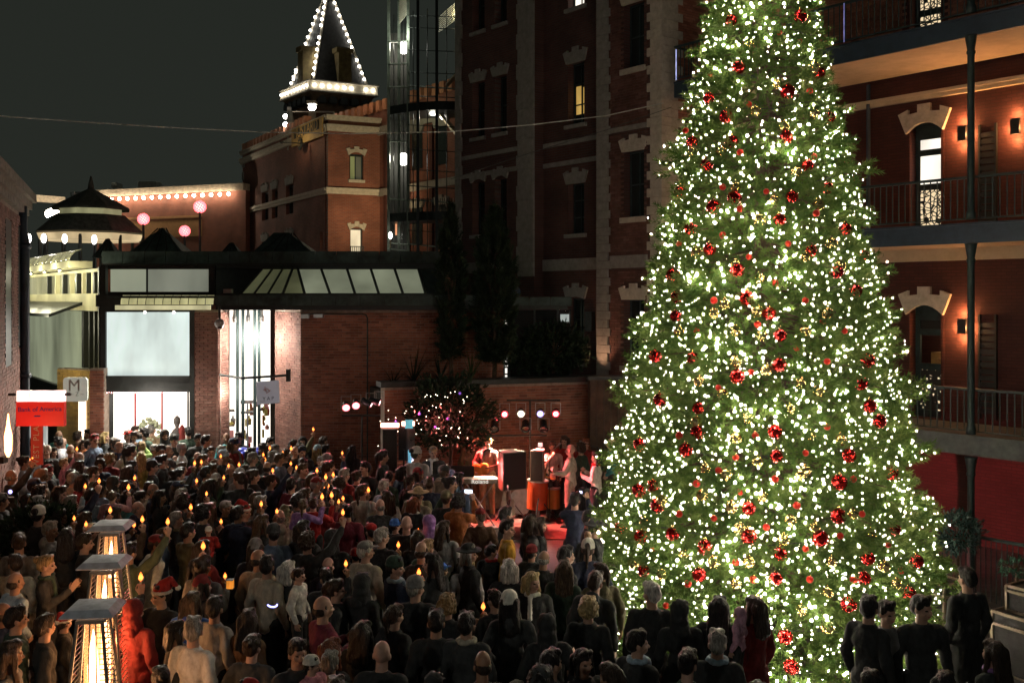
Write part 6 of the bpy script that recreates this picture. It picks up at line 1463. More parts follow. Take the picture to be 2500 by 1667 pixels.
# ================================================================== NAMED PEOPLE
def YH(v, h): return (H-h)*F/(v-VH)
def P(u, v, phi, label, h=1.75, Y=None, **k):
    if Y is None: Y = YH(v, h); z = 0
    else: z = H-(v-VH)*Y/F - h
    x = (u-CX)*Y/F
    return person(x, Y, -math.radians(phi), h, label=label, z=z, **k)
def short(l): return l.split(',')[0]
def PC(*a, **k):                      # a person who holds a candle in the right hand
    k.setdefault('pose', 'high'); t = P(*a, **k); candle(to_world(t, GRIP[k['pose']]), ' '.join(('lit candle held by the '+short(t['label'])).split()[:16]), .95); return t
BG = 'people in the crowd'; SG = 'band on the stage'
# --- by the shop
P(144,1051,10,'bald man in a dark jacket, under the white square sign',hair='balding',hc='b',jc='teal')
P(141,1066,-70,'man in a blue and white sports jacket, arm stretched to the left',hair='short',hc='k',jc=(.55,.55,.6),sk=3,pose='reach',mirror=True)
P(191,1054,20,'woman with curly brown hair by the lit door strip',1.66,hair='curly',hc='b',jc='brown',wide=.92)
P(214,1048,190,'woman with long black hair facing the camera',1.66,hair='long',hc='k',jc='black',wide=.9)
P(236,1051,80,'woman with brown hair in profile, beside the brick pillar',1.66,hair='tail',hc='b',jc='grey',wide=.92)
P(257,1055,60,'woman with pale blonde hair in a black coat',1.66,hair='bob',hc='y',jc='black',jk='coat',wide=.95)
P(312,1051,185,'man in a red cap and navy jacket',hair='short',hc='g',jc='navy',hat='cap',hatc='red',sk=4)
P(330,1040,120,'man in a white shirt before the display window',hair='short',hc='b',jc='white')
P(350,1046,200,'person with dark bushy hair behind the white-shirted man',hair='curly',hc='k',jc='green')
P(372,1036,20,'man in an olive jacket wearing a grey cap',hair='short',hc='g',jc='khaki',hat='cap',hatc='grey')
P(392,1034,200,'woman with auburn hair in a black leather jacket',1.68,hair='long',hc='r',jc='black',wide=.92)
P(173,1085,0,'bald man with a black jacket seen from behind',hair='balding',hc='l',jc='black',sk=4)
P(114,1087,170,'white-haired man in an open dark jacket',hair='short',hc='w',jc='char',sk=4)
P(131,1092,160,'small-faced woman beside the white-haired man',1.6,hair='bob',hc='b',jc='black',wide=.9)
P(204,1073,150,'woman in a rust scarf looking up',1.62,hair='long',hc='b',jc='black',scarf='orange',wide=.9)
P(195,1103,20,'balding man in a grey tweed jacket',hair='balding',hc='g',jc='grey',sk=4)
t=PC(157,1119,60,'girl in a pink jacket reaching a candle out to the right',1.5,hair='short',hc='l',jc='pink',pose='reach',wide=.9)
P(269,1108,20,'person with curly fair hair in a brick-red jacket',1.66,hair='curly',hc='l',jc='dred')
P(347,1078,-30,'person in a bright green jacket holding up a phone',1.66,hair='short',hc='l',jc='lime',pose='phone')
P(345,1103,10,'woman with long pale hair in a yellow-green top',1.62,hair='long',hc='y',jc=(.30,.32,.10),wide=.92)
P(411,1087,40,'bald man in a black jacket before the bright display',hair='bald',jc='black',sk=1)
P(373,1124,70,'man with a black cap and dark collar',hair='short',hc='k',jc='black',hat='cap',hatc='black',sk=1)
P(228,1139,50,'man with cropped dark hair, two candles to his right',hair='short',hc='b',jc='green')
P(179,1152,50,'grey-haired man in a grey fleece collar',hair='short',hc='g',jc='grey')
PC(308,1174,-30,'woman with long black hair raising a candle',1.65,hair='long',hc='k',jc='black',wide=.92)
t=P(275,1199,0,'small child in a pale pink top on the shoulders of an adult',1.15,Y=15.3,hair='short',hc='d',jc=(.5,.28,.3),pose='high'); candle(to_world(t,GRIP['high']),'lit candle held by the child in the pale pink top')
P(208,1302,60,'man lit orange beside the farthest patio heater',hair='short',hc='b',jc='black')
P(5,1205,80,'man in a patterned cap at the very left edge',hair='short',hc='k',jc='black',hat='cap',hatc='grey',sk=2)
P(249,1107,170,'woman with dark hair facing back towards the camera',1.6,hair='bob',hc='b',jc='black')
P(460,1043,-30,'man in a grey-green jacket bending towards the window',hair='short',hc='k',jc='green')
P(504,1062,70,'man in a black jacket with cropped hair, before the brick pier',1.8,hair='short',hc='k',jc='black')
P(583,1056,190,'man in a black cap and black shirt by the blue sack',1.78,hair='short',hc='k',jc='black',hat='cap',hatc='black',sk=2)
P(562,1081,180,'woman with fair hair facing the camera',1.62,hair='bob',hc='l',jc='grey',wide=.92)
P(445,1083,80,'older person in a grey knit cap and glasses',1.66,hair='short',hc='g',jc='lgrey',hat='beanie',hatc='lgrey',glasses=True)
P(618,1105,30,'person in a flat grey cap, beside three candles',hair='short',hc='g',jc='char',hat='cap',hatc='grey')
PC(716,1075,20,'woman with wavy brown hair lifting a candle by the brick corner',1.66,hair='curly',hc='b',jc='olive',pose='reach')
P(738,1089,150,'man in a dark cap with a beard against the brick wall',hair='short',hc='k',jc='black',hat='cap',hatc='navy')
P(777,1087,30,'woman in a pale blue beanie',1.64,hair='long',hc='l',jc='char',hat='beanie',hatc='lblue',wide=.92)
P(670,1102,40,'person with greying bushy hair',1.7,hair='curly',hc='g',jc='black')
P(504,1139,70,'man with dark hair and an open collar',hair='short',hc='k',jc='char',sk=2)
PC(625,1135,30,'child in a mauve jacket reaching a candle upwards',1.3,hair='short',hc='b',jc=(.40,.22,.32),pose='reach')
P(588,1143,20,'person in a light grey hood',1.68,hair='short',hc='b',jc='lgrey',hat='hood',hatc='lgrey')
P(445,1193,70,'man with grey beard and grey coat looking right',hair='short',hc='g',jc='grey',jk='coat')
P(712,1166,40,'man with neat black hair and brown coat',hair='short',hc='k',jc='wine',jk='coat')
P(514,1227,10,'woman with long dark blonde hair seen from behind',1.66,hair='long',hc='d',jc='black',wide=.92)
t=PC(599,1231,120,'person in a Santa hat with two candles',1.66,hair='short',hc='b',jc='black',hat='santa',hatc='red',pose='mid')
P(703,1234,40,'person in a beige coat with a fur-edged hood',1.66,hair='short',hc='k',jc='tan',jk='hoodie',hat='furhood',hatc='olive')
t=P(740,1219,30,'girl in a purple jacket on an adult',1.2,Y=14.6,hair='tail',hc='d',jc='purple',pose='high'); candle(to_world(t,GRIP['high']),'lit candle held by the girl in the purple jacket')
t=P(765,1216,20,'girl in a bright red jacket beside the purple jacket',1.25,Y=14.9,hair='short',hc='b',jc='red',pose='high'); candle(to_world(t,GRIP['high']),'lit candle held by the girl in the bright red jacket')
P(460,1276,40,'man with dark hair carrying a baby on his shoulder',hair='short',hc='k',jc='olive',jk='coat',pose='hold')
P(509,1286,-20,'baby in a red and white striped hat',.8,Y=13.75,hair=None,jc='red',hat='beanie',hatc='white',shoes=False,pose='hold')
P(860,1088,20,'woman with long dark hair at the wall edge',1.66,hair='long',hc='k',jc='black',wide=.92)
P(842,1143,40,'grey-haired man with a red hood',hair='short',hc='g',jc='dred',jk='hoodie')
P(890,1127,200,'man looking back from beside the black loudspeaker',hair='short',hc='k',jc='black',sk=1)
P(872,1149,60,'woman with swept brown hair and pale profile',1.66,hair='bun',hc='b',jc='black')
P(938,1170,50,'man with grey hair in a slate-blue jacket',hair='short',hc='g',jc='sblue')
P(942,1207,20,'child in a light lilac beanie',1.35,hair='short',hc='b',jc='tan',hat='beanie',hatc=(.34,.34,.48))
P(1022,1190,30,'person in a big tan cap, in front of the blue tube',hair='short',hc='b',jc='tan',hat='brim',hatc='khaki')
P(1012,1212,30,'woman with dyed red hair and a white collar',1.62,hair='bob',hc='r',jc='black',scarf='white')
P(1090,1199,10,'person in an olive knit hat',1.7,hair='short',hc='b',jc='black',hat='beanie',hatc='olive')
P(1120,1206,20,'man in a rust jacket filming with a phone',hair='curly',hc='k',jc='orange',pose='phone')
PC(993,1258,10,'bald pale-headed man with a candle before him',hair='bald',jc='black',sk=4,pose='mid')
P(966,1268,20,'child in a bright blue knit hat',1.4,hair='short',hc='b',jc='black',hat='beanie',hatc='blue')
PC(933,1288,20,'grey-haired man in a black suit with a white collar',hair='short',hc='g',jc='black',scarf=None,pose='mid')
P(894,1322,30,'old man in a checked grey cap and cream jumper',1.74,hair='short',hc='w',jc='bone',hat='cap',hatc='grey')
P(868,1340,10,'child in a red knit hat beside the cream jumper',1.3,hair='short',hc='b',jc='black',hat='beanie',hatc='red')
PC(966,1361,60,'person in a dark grey beanie and a blue scarf',1.72,hair='short',hc='k',jc='navy',hat='beanie',hatc='green',scarf='lblue',pose='mid')
P(1044,1316,30,'woman with fair hair in a bun',1.66,hair='bun',hc='l',jc='green')
P(1085,1271,20,'woman with brown hair in a white and black jacket',1.68,hair='long',hc='b',jc='lgrey',wide=.95)
P(1146,1329,60,'person in a broad black hat',1.7,hair='bob',hc='g',jc='black',hat='brim',hatc='black')
P(1137,1352,175,'girl with long blonde hair facing the camera',1.55,hair='long',hc='y',jc='lgrey',wide=.9)
P(1016,1408,5,'person in a grey ribbed knit cap',1.76,hair='short',hc='g',jc='black',hat='beanie',hatc='grey')
P(1080,1375,40,'child in a blue cap with a white visor',1.35,hair='short',hc='b',jc='black',hat='cap',hatc='blue')
P(812,1293,10,'person with a round black hood rimmed by light',1.74,hair='short',hc='k',jc='black',hat='hood',hatc='black')
# --- lower left
P(115,1355,80,'woman clapping with her hair in a bun, lit by the heaters',1.70,hair='bun',hc='l',jc='black',scarf='green',pose='clap')
PC(316,1325,20,'man in a dark green jumper stretching a candle to the right',1.75,hair='short',hc='k',jc=(.09,.12,.07),pose='reach')
P(392,1427,200,'person in a drooping Santa hat, right of the red coat',1.68,hair='short',hc='k',jc='black',hat='santa',hatc='red',mirror=True)
P(158,1501,60,'child in a small Santa hat left of the nearest heater',1.25,hair='short',hc='b',jc='black',hat='santa',hatc='red')
P(330,1464,20,'person in a long hooded red coat',1.70,hair='short',hc='k',jc=(.20,.018,.016),jk='hoodie',hat='hood',hatc=(.20,.018,.016),tc=(.20,.018,.016),yaw=0)
P(41,1480,50,'man with dark hair in a dark jacket at bottom left',1.78,hair='short',hc='k',jc='green')
P(111,1500,60,'young man looking down between two Santa hats',1.7,hair='short',hc='b',jc='black')
P(482,1365,60,'woman with short dark hair, face lit red',1.64,hair='bob',hc='k',jc='black',sk=1)
P(469,1446,10,'woman with long fair hair and a bright blue padded jacket',1.68,hair='long',hc='d',jk='puffer',pose='idle',jc='blue')
P(472,1507,25,'man with greying hair in a white shirt, seen from behind',1.78,hair='short',hc='g',jc=(.80,.77,.68),sk=0)
P(524,1456,30,'man with black hair in a pale grey shirt',1.74,hair='short',hc='k',jc='lgrey')
P(652,1356,30,'man with black hair and a cream shirt',1.76,hair='short',hc='k',jc='cream')
P(632,1340,20,'man in a tan jumper with a dark strap',1.76,hair='balding',hc='k',jc='tan',sk=2)
PC(703,1370,20,'person with silver hair and a candle',1.68,hair='bob',hc='w',jc='black',pose='mid',mirror=True)
P(730,1388,100,'small child in a white fleece',1.1,Y=10.9,hair='short',hc='b',jc='white')
P(606,1488,30,'woman with long chestnut hair',1.66,hair='long',hc='b',jc='brown',wide=.94)
P(727,1560,150,'bearded man looking down at bottom centre',1.74,hair='short',hc='k',jc='black',sk=1)
P(763,1602,120,'small child in a white knit hat',1.05,Y=8.9,hair='short',hc='b',jc='pink',hat='beanie',hatc='white')
P(432,1516,60,'woman with dark hair and a pale scarf',1.66,hair='bob',hc='k',jc='black',scarf='lgrey')
P(822,1414,80,'woman with tied dark hair in profile',1.68,hair='tail',hc='b',jc='black',glasses=True)
P(884,1400,30,'person in a black hood with a white patch',1.72,hair='short',hc='k',jc='black',jk='hoodie',hat='hood',hatc='black',scarf='white')
P(1092,1452,20,'person with curly light brown hair',1.64,hair='curly',hc='l',jc='black')
P(1065,1488,0,'man with black hair and warm-lit neck',1.76,hair='short',hc='k',jc='black',sk=1)
P(1139,1494,10,'man with dark hair and a cream scarf',1.76,hair='short',hc='k',jc='char',scarf='bone')
P(933,1562,10,'bald elderly man with a pale head at bottom centre',1.76,hair='bald',jc='black',sk=4)
P(886,1518,20,'person with long dark hair behind the pale bald head',1.68,hair='long',hc='k',jc='black')
P(811,1559,40,'woman with long reddish brown hair',1.66,hair='long',hc='r',jc='black')
P(806,1590,10,'person with dark grey hair at the bottom edge',1.62,hair='short',hc='g',jc='green')
PC(1207,1440,-40,'hidden person holding one candle high, centre right',1.6,hair='short',hc='k',jc='black',pose='mid')
# --- centre right, before the stage
P(1240,1268,80,'man in a mustard yellow jumper',1.78,hair='short',hc='k',jc='mustard',sk=4)
P(1297,1257,75,'woman with glasses and a black padded jacket',1.72,hair='bob',hc='b',jk='puffer',pose='idle',jc='black',glasses=True)
P(1236,1236,85,'man with a dark beard behind the mustard jumper',1.76,hair='short',hc='k',jc='black')
P(1318,1262,80,'woman half hidden behind the black padded jacket',1.68,hair='bob',hc='b',jc='black')
P(1299,1331,30,'child in a dark red beanie',1.45,hair='short',hc='k',jc='black',hat='beanie',hatc='dred')
P(1243,1366,20,'person with silver white hair',1.68,hair='bob',hc='w',jc='black')
P(1200,1330,30,'child with a red scarf before the mustard jumper',1.35,hair='short',hc='k',jc='black',scarf='red')
P(1300,1396,170,'woman with straight blonde hair and a white collar',1.64,hair='bob',hc='y',jc='black',scarf='white')
P(1435,1298,15,'blond toddler carried beside the tree',.9,Y=13.6,hair='short',hc='l',jc='black',shoes=False)
P(1437,1459,20,'woman with curly pale blonde hair in a black coat',1.66,hair='curly',hc='y',jc='black',jk='coat')
P(1383,1332,70,'man with black hair by the left side of the tree',1.78,hair='short',hc='k',jc='black')
P(1377,1368,30,'woman with long dark hair and a green jacket',1.66,hair='long',hc='d',jc='green')
P(1404,1202,20,'photographer in a plaid shirt with a black camera',1.76,hair='short',hc='k',jc='navy',pose='phone')
P(1440,1245,110,'man in a dark coat beside the photographer',1.74,hair='short',hc='k',jc='black',sk=1)
P(1456,1268,100,'person in a black beret next to the tree',1.7,hair='short',hc='k',jc='black',hat='brim',hatc='black')
P(1347,1585,50,'man with black hair at the bottom edge, ear lit red',1.74,hair='short',hc='k',jc='black',sk=1)
P(1425,1585,150,'woman with a dim face looking up at the bottom edge',1.64,hair='bob',hc='k',jc='black',sk=1)
# --- silhouettes before the tree
P(1590,1421,5,'white-haired man in a dark coat, silhouetted against the tree',1.78,hair='short',hc='w',jc='black',jk='coat')
P(1662,1467,0,'person in a black hood, silhouetted against the tree',1.66,hair='short',hc='k',jc='black',jk='hoodie',hat='hood',hatc='black')
P(1756,1457,20,'woman with long black hair holding a toddler',1.70,hair='long',hc='k',jc='black',pose='hold')
P(1803,1483,-60,'toddler in a pale pink hooded suit',.85,Y=10.3,hair=None,jc=(.60,.34,.44),hat='hood',hatc=(.60,.34,.44),shoes=False)
P(1840,1457,-40,'woman with long brown hair in a dark red coat',1.70,hair='long',hc='b',jc='dred',jk='coat',tc='dred')
P(1751,1538,10,'man with cropped grey hair and a blue collar',1.76,hair='short',hc='g',jc='black',scarf='lblue')
P(1558,1538,50,'man with dark hair and a pale blue collar',1.74,hair='short',hc='k',jc='black',scarf='lblue')
P(2121,1454,60,'man in a black jacket facing right before the tree',1.80,hair='short',hc='k',jc='black')
P(2166,1467,190,'young man in a grey jumper facing the camera',1.72,hair='short',hc='k',jc='grey')
P(2252,1454,180,'man in a black jacket facing the camera, tallest of three',1.80,hair='short',hc='k',jc='black')
P(2360,1385,-20,'tall dark figure between the tree and the flight cases',1.80,hair='short',hc='k',jc='black',jk='coat')
P(2424,1564,-30,'woman with long brown hair and a mauve scarf, bottom right',1.66,hair='long',hc='b',jc='char',scarf='purple')
P(2125,1636,0,'person with dark hair at the bottom edge below the three men',1.66,hair='short',hc='k',jc='black')
P(2308,1640,10,'person with dark bobbed hair at the bottom right edge',1.62,hair='bob',hc='k',jc='black')
# --- the band
S_ = dict(group=SG)
t=P(1190,1067,200,'guitarist in a maroon shirt with a dark scarf and tan trousers',1.80,Y=22.2,hair='short',hc='l',jc=(.26,.12,.11),pose='guitar',tc='khaki',sk=4,scarf='black',**S_); t.location.z=.02
guitar(t, 0, 'sunburst electric guitar held by the guitarist in tan trousers', mat('sunburst', (.55,.22,.05), .2, var=.2, coat=.6))
P(1152,1069,185,'singer in a grey-brown jacket at the keyboard',1.78,Y=22.5,hair='short',hc='b',jc='olive',pose='keys',sk=4,tc='brown',**S_).location.z=.02
P(1058,1094,170,'man in a flat cap and dark coat at the left keyboard',1.74,Y=21.2,hair='short',hc='g',jc='black',hat='cap',hatc='khaki',pose='keys',scarf='lgrey',**S_).location.z=0
P(1349,1086,170,'singer in a pale pink top',1.68,Y=22.3,hair='bun',hc='b',jc=(.55,.40,.36),pose='mic',wide=.92,**S_).location.z=.02
P(1378,1064,200,'singer with long dark hair and a red scarf, tallest of the choir',1.76,Y=22.6,hair='long',hc='b',jc='red',wide=.92,**S_).location.z=.02
t=P(1392,1090,-75,'bald guitarist in a grey corduroy jacket',1.78,Y=21.3,hair='bald',jc='bone',jk='coat',pose='guitar',tc='tan',sk=4,**S_); t.location.z=.0
guitar(t, 0, 'dark bass guitar held by the guitarist in the grey corduroy jacket', mat('dark_guitar', (.10,.03,.02), .2, var=.2, coat=.6))
P(1418,1090,-60,'singer with curly brown hair behind the grey corduroy jacket',1.68,Y=22.0,hair='curly',hc='b',jc='green',**S_).location.z=.02
P(1430,1074,190,'singer with red-lit long hair at the back',1.70,Y=22.7,hair='long',hc='r',jc='dred',**S_).location.z=.02
P(1455,1097,-70,'singer with long black hair, white jacket and red scarf',1.68,Y=20.9,hair='long',hc='k',jc='white',scarf='red',pose='mid',tc='black',wide=.95,**S_).location.z=.0
P(1492,1066,-80,'bald man in a grey hoodie singing at the right end',1.78,Y=22.1,hair='balding',hc='r',jc='teal',jk='hoodie',pose='pocket',glasses=True,**S_).location.z=.02
P(1530,1072,-60,'partly hidden singer at the edge of the tree',1.74,Y=22.6,hair='short',hc='b',jc='pink',**S_).location.z=.02
# camera of the photographer, phones
def phone(t_, lab, c=(.55,.75,.85), e=.8):
    p = (to_world(t_, GRIP['phone'])+to_world(t_, tuple(GRIP['phone']*Vector((-1,1,1)))))/2+Vector((0,0,.03)); o = thing('phone', lab, 'phone', tuple(p), 'phones held up', t_.rotation_euler[2])
    lpart(o, 'case', MB().box(-.075,.075,.0,.010,-.038,.038), M['black']); lpart(o, 'screen', MB().box(-.070,.070,-.003,-.0005,-.034,.034), glow('phone_screen', c, e, .4, 14))
byl = {l: t for _, _, l, t in PEOPLE}
for l, t in byl.items():
    if l.startswith('man in a rust'): phone(t, 'bright phone screen held by the man in the rust jacket', (.8,.85,1), 2.2)
    if l.startswith('person in a bright green'): phone(t, 'blue-grey phone held by the person in the bright green jacket')
    if l.startswith('photographer'):
        p = (to_world(t, GRIP['phone'])+to_world(t, tuple(GRIP['phone']*Vector((-1,1,1)))))/2
        o = thing('camera', 'black camera with a large lens held by the photographer in plaid', 'camera', tuple(p), None, t.rotation_euler[2]-.4); lpart(o, 'camera_body', MB().box(-.07,.07,-.03,.03,-.045,.045).box(-.03,.03,-.03,.03,.045,.07), M['black']); lpart(o, 'lens', MB().lathe([(.035,0),(.042,.05),(.042,.13),(.036,.135)], (0,.03,0), 14, 0, (0,1,0)), M['black']); lpart(o, 'screen', MB().box(-.03,.03,-.036,-.031,-.02,.02), glow('camera_screen', (.7,.7,1), 2.0))

# ================================================================== CANDLE HOLDERS from the photograph's other flames
WORD = dict(black='black', char='charcoal', navy='navy', green='dark green', olive='olive', grey='grey', lgrey='light grey', brown='brown', dred='dark red', wine='wine-coloured', sblue='slate-blue', tan='tan', purple='purple', teal='teal', denim='denim-blue')
JCL = list(WORD); WORD.update(lblue='pale blue', bone='cream', white='white', red='red')
HW = {('short','k'):'short black hair', ('short','b'):'short brown hair', ('short','g'):'short grey hair', ('short','d'):'short dark hair', ('long','k'):'long black hair', ('long','b'):'long brown hair', ('long','d'):'long dark hair', ('bob','k'):'a black bob', ('bob','b'):'a brown bob', ('tail','b'):'a brown ponytail', ('tail','k'):'a black ponytail', ('curly','k'):'black curls', ('curly','b'):'brown curls', ('balding','g'):'thinning grey hair', ('balding','b'):'thinning brown hair', ('bun','b'):'a brown bun', ('bun','k'):'a black bun'}
HK = list(HW); JW = dict(jacket='jacket', coat='coat', puffer='padded jacket', hoodie='hooded top')
NAMED = [(x, y, short(l)) for x, y, l, t in PEOPLE if len(short(l).split()) <= 9]
USED = set(l for _, _, l, _ in PEOPLE); RG = random.Random(21)
def rel(x, y):
    opts = sorted(NAMED, key=lambda q: (q[0]-x)**2+(q[1]-y)**2)[:4]
    out = []
    for qx, qy, l in opts:
        dx, dy = x-qx, y-qy
        w_ = ('right of' if dx > 0 else 'left of') if abs(dx) > abs(dy) else ('behind' if dy > 0 else 'in front of'); out.append(f'{w_} the {l}')
    return out
def auto(x, y, a, candle_=False, extra=''):
    jw = WORD[a['jc']]+' '+JW[a['jk']]; hw = (f"a {WORD.get(a['hatc'], a['hatc'])} {dict(beanie='knit hat', cap='cap', hood='hood', brim='hat')[a['hat']]}" if a.get('hat') else HW[a['hair'], a['hc']])
    for r in rel(x, y):
        for form in (f'{extra or "person"} in {jw}, {hw}, {r}', f'{extra or "person"} in {jw}, {r}', f'{hw} and {jw}, {r}'):
            if form not in USED and len(form.split()) <= 16: USED.add(form); return form
    n = 2
    base = f'{extra or "person"} in {jw}, {hw}, further {rel(x, y)[0]}'; base = ' '.join(base.split()[:16]); USED.add(base); return base
def rnd_attr(allow=('idle',)):
    hk = RG.choice(HK); a = dict(hair=hk[0], hc=hk[1], jk=RG.choice(('jacket','jacket','coat','hoodie')), jc=RG.choices(JCL, [15,7,5,3,1,1.5,.8,1,.9,1,.8,.4,.4,.5,1])[0], sk=RG.randint(0,4), wide=RG.uniform(.93,1.05))
    if RG.random() < .09: a['jc'] = RG.choice(('lgrey','grey','bone','sblue','lblue','dred','white'))
    if RG.random() < .24: a['hat'] = RG.choice(('beanie','beanie','cap','hood')); a['hatc'] = RG.choice(('black','grey','navy','dred','char','lgrey','white','red','lblue')) if a['hat'] != 'hood' else a['jc']; a['hair'] = 'short' if a['hat'] != 'beanie' else hk[0]; 
    if a['hair'] == 'short' and a['hc'] not in 'kbgd': a['hc'] = 'k'
    if a['hat'] if 'hat' in a else False: a['hc'] = a['hc'] if (a['hair'], a['hc']) in HW else 'k'
    if RG.random() < .14: a['scarf'] = RG.choice(('grey','dred','navy','olive','lgrey'))
    return a
FL = [(100,1107),(80,1114),(72,1119),(241,1171),(206,1185),(252,1193),(181,1260),(211,1276),(327,1279),(347,1266),(658,1092),(711,1094),(689,1104),(539,1111),(643,1107),(648,1119),(692,1122),(711,1128),(724,1139),(773,1147),(475,1129),(441,1142),(492,1126),(558,1134),(584,1133),(666,1147),(546,1162),(480,1172),(795,1163),(793,1189),(506,1201),(466,1237),(639,1228),(675,1244),(540,1270),(497,1332),(835,1103),(814,1157),(820,1166),(801,1184),(839,1213),(828,1221),(899,1195),(893,1213),(841,1248),(1042,1290),(847,1372),(1023,1395),(550,1401),(343,1407),(269,1244)]
def near(x, y): return min((math.hypot(x-q[0], y-q[1]) for q in PEOPLE), default=9)
def face_to(x, y, jit=25):
    tx, ty = (-.3, 21.5) if y < 20.5 else (.5, 14.5)
    return math.degrees(math.atan2(tx-x, ty-y)) + RG.gauss(0, jit)
for u, v in FL:
    best = None
    for k in range(10):
        po = RG.choices(('high','mid','reach'), (6,2,1.5))[0]; h = RG.uniform(1.62,1.80); gz_ = GRIP[po].z*h/1.75+.08
        Y = (H-gz_)*F/(v-VH); X = (u-CX)*Y/F; rz = -math.radians(face_to(X, Y)); s = h/1.75; mir = RG.random() < .4
        gx_, gy_ = GRIP[po].x*s*(-1 if mir else 1), GRIP[po].y*s
        px, py = X-(gx_*math.cos(rz)-gy_*math.sin(rz)), Y-(gx_*math.sin(rz)+gy_*math.cos(rz))
        d = near(px, py)
        if best is None or d > best[0]: best = (d, px, py, rz, h, po, mir)
        if d > .42: break
    d, px, py, rz, h, po, mir = best; a = rnd_attr()
    if a['jk'] not in [j for p_, j in JK if p_ == po]: a['jk'] = 'jacket'
    a['jk'] = a['jk'] if (po, a['jk']) in JK else 'jacket'
    l = auto(px, py, a, True, 'candle holder'); t = person(px, py, rz, h, po, label=l, mirror=mir, **a); 
    g = GRIP[po]; candle(to_world(t, (g.x, g.y, g.z)), ' '.join(('lit candle of the '+l.replace('candle holder in ', 'one in ')).split()[:16]).rstrip(','), RG.uniform(.75, 1.05))

# ================================================================== THE REST OF THE CROWD
def free(x, y):
    u = CX+F*x/y
    if u < -70 or u > 2560: return False
    if math.hypot(x-TX, y-TY) < 2.75: return False                # tree
    if y > 20.2 and u > 800: return False                           # stage
    if y > 24.0: return False
    if u > 1130 and y > 15.6: return False
    if u > 1185 and y > 13.6 and u < 1420: return False
    if u > 1480 and y > 9.4: return False
    if 1870 < u < 2090: return False
    if x > 5.4 and y > 10: return False
    for hx, hy in ((-3.69,8.8),(-4.23,10.35),(-4.83,12.0)):
        if math.hypot(x-hx, y-hy) < .62: return False
    if abs((u-225)) < 75 and y < 8.9: return False
    if x < -8.4-(y-16.7)*.404+.35 and y < 22.3: return False        # left wall
    return True
KEYS = [(x, y) for x, y, l, t in PEOPLE if any(w in l for w in ('white shirt, seen', 'hooded red coat', 'blue padded', 'clapping', 'drooping Santa', 'cream jumper', 'pale grey shirt', 'cream shirt', 'pale head', 'grey jumper facing', 'mustard', 'blonde hair facing', 'cropped grey'))]
def hides(x, y): return any(0 < ky-y < 2.4 and abs(x/y-kx/ky)*F < 62 for kx, ky in KEYS)
cnt = 0; tries = 0
while cnt < 165 and tries < 9000:
    tries += 1; y = math.sqrt(RG.uniform(8.35**2, 23.6**2)); x = RG.uniform(-.55, .45)*y
    if not free(x, y) or hides(x, y) or near(x, y) < (.50 if y > 12 else .56): continue
    a = rnd_attr(); h = RG.gauss(1.70, .08); po = RG.choices(('idle','pocket','mid','hold'), (5,4,1,1))[0]
    if (po, a['jk']) not in JK: a['jk'] = 'jacket'
    if RG.random() < .06: h = RG.uniform(1.15, 1.4)
    person(x, y, -math.radians(face_to(x, y, 32)), h, po, label=auto(x, y, a, extra='child' if h < 1.41 else ''), mirror=RG.random() < .5, **a); PEOPLE[-1][3].rotation_euler[0] = RG.gauss(-.02, .04); PEOPLE[-1][3].rotation_euler[1] = RG.gauss(0, .035); cnt += 1
print('people', len(PEOPLE), 'fill', cnt)

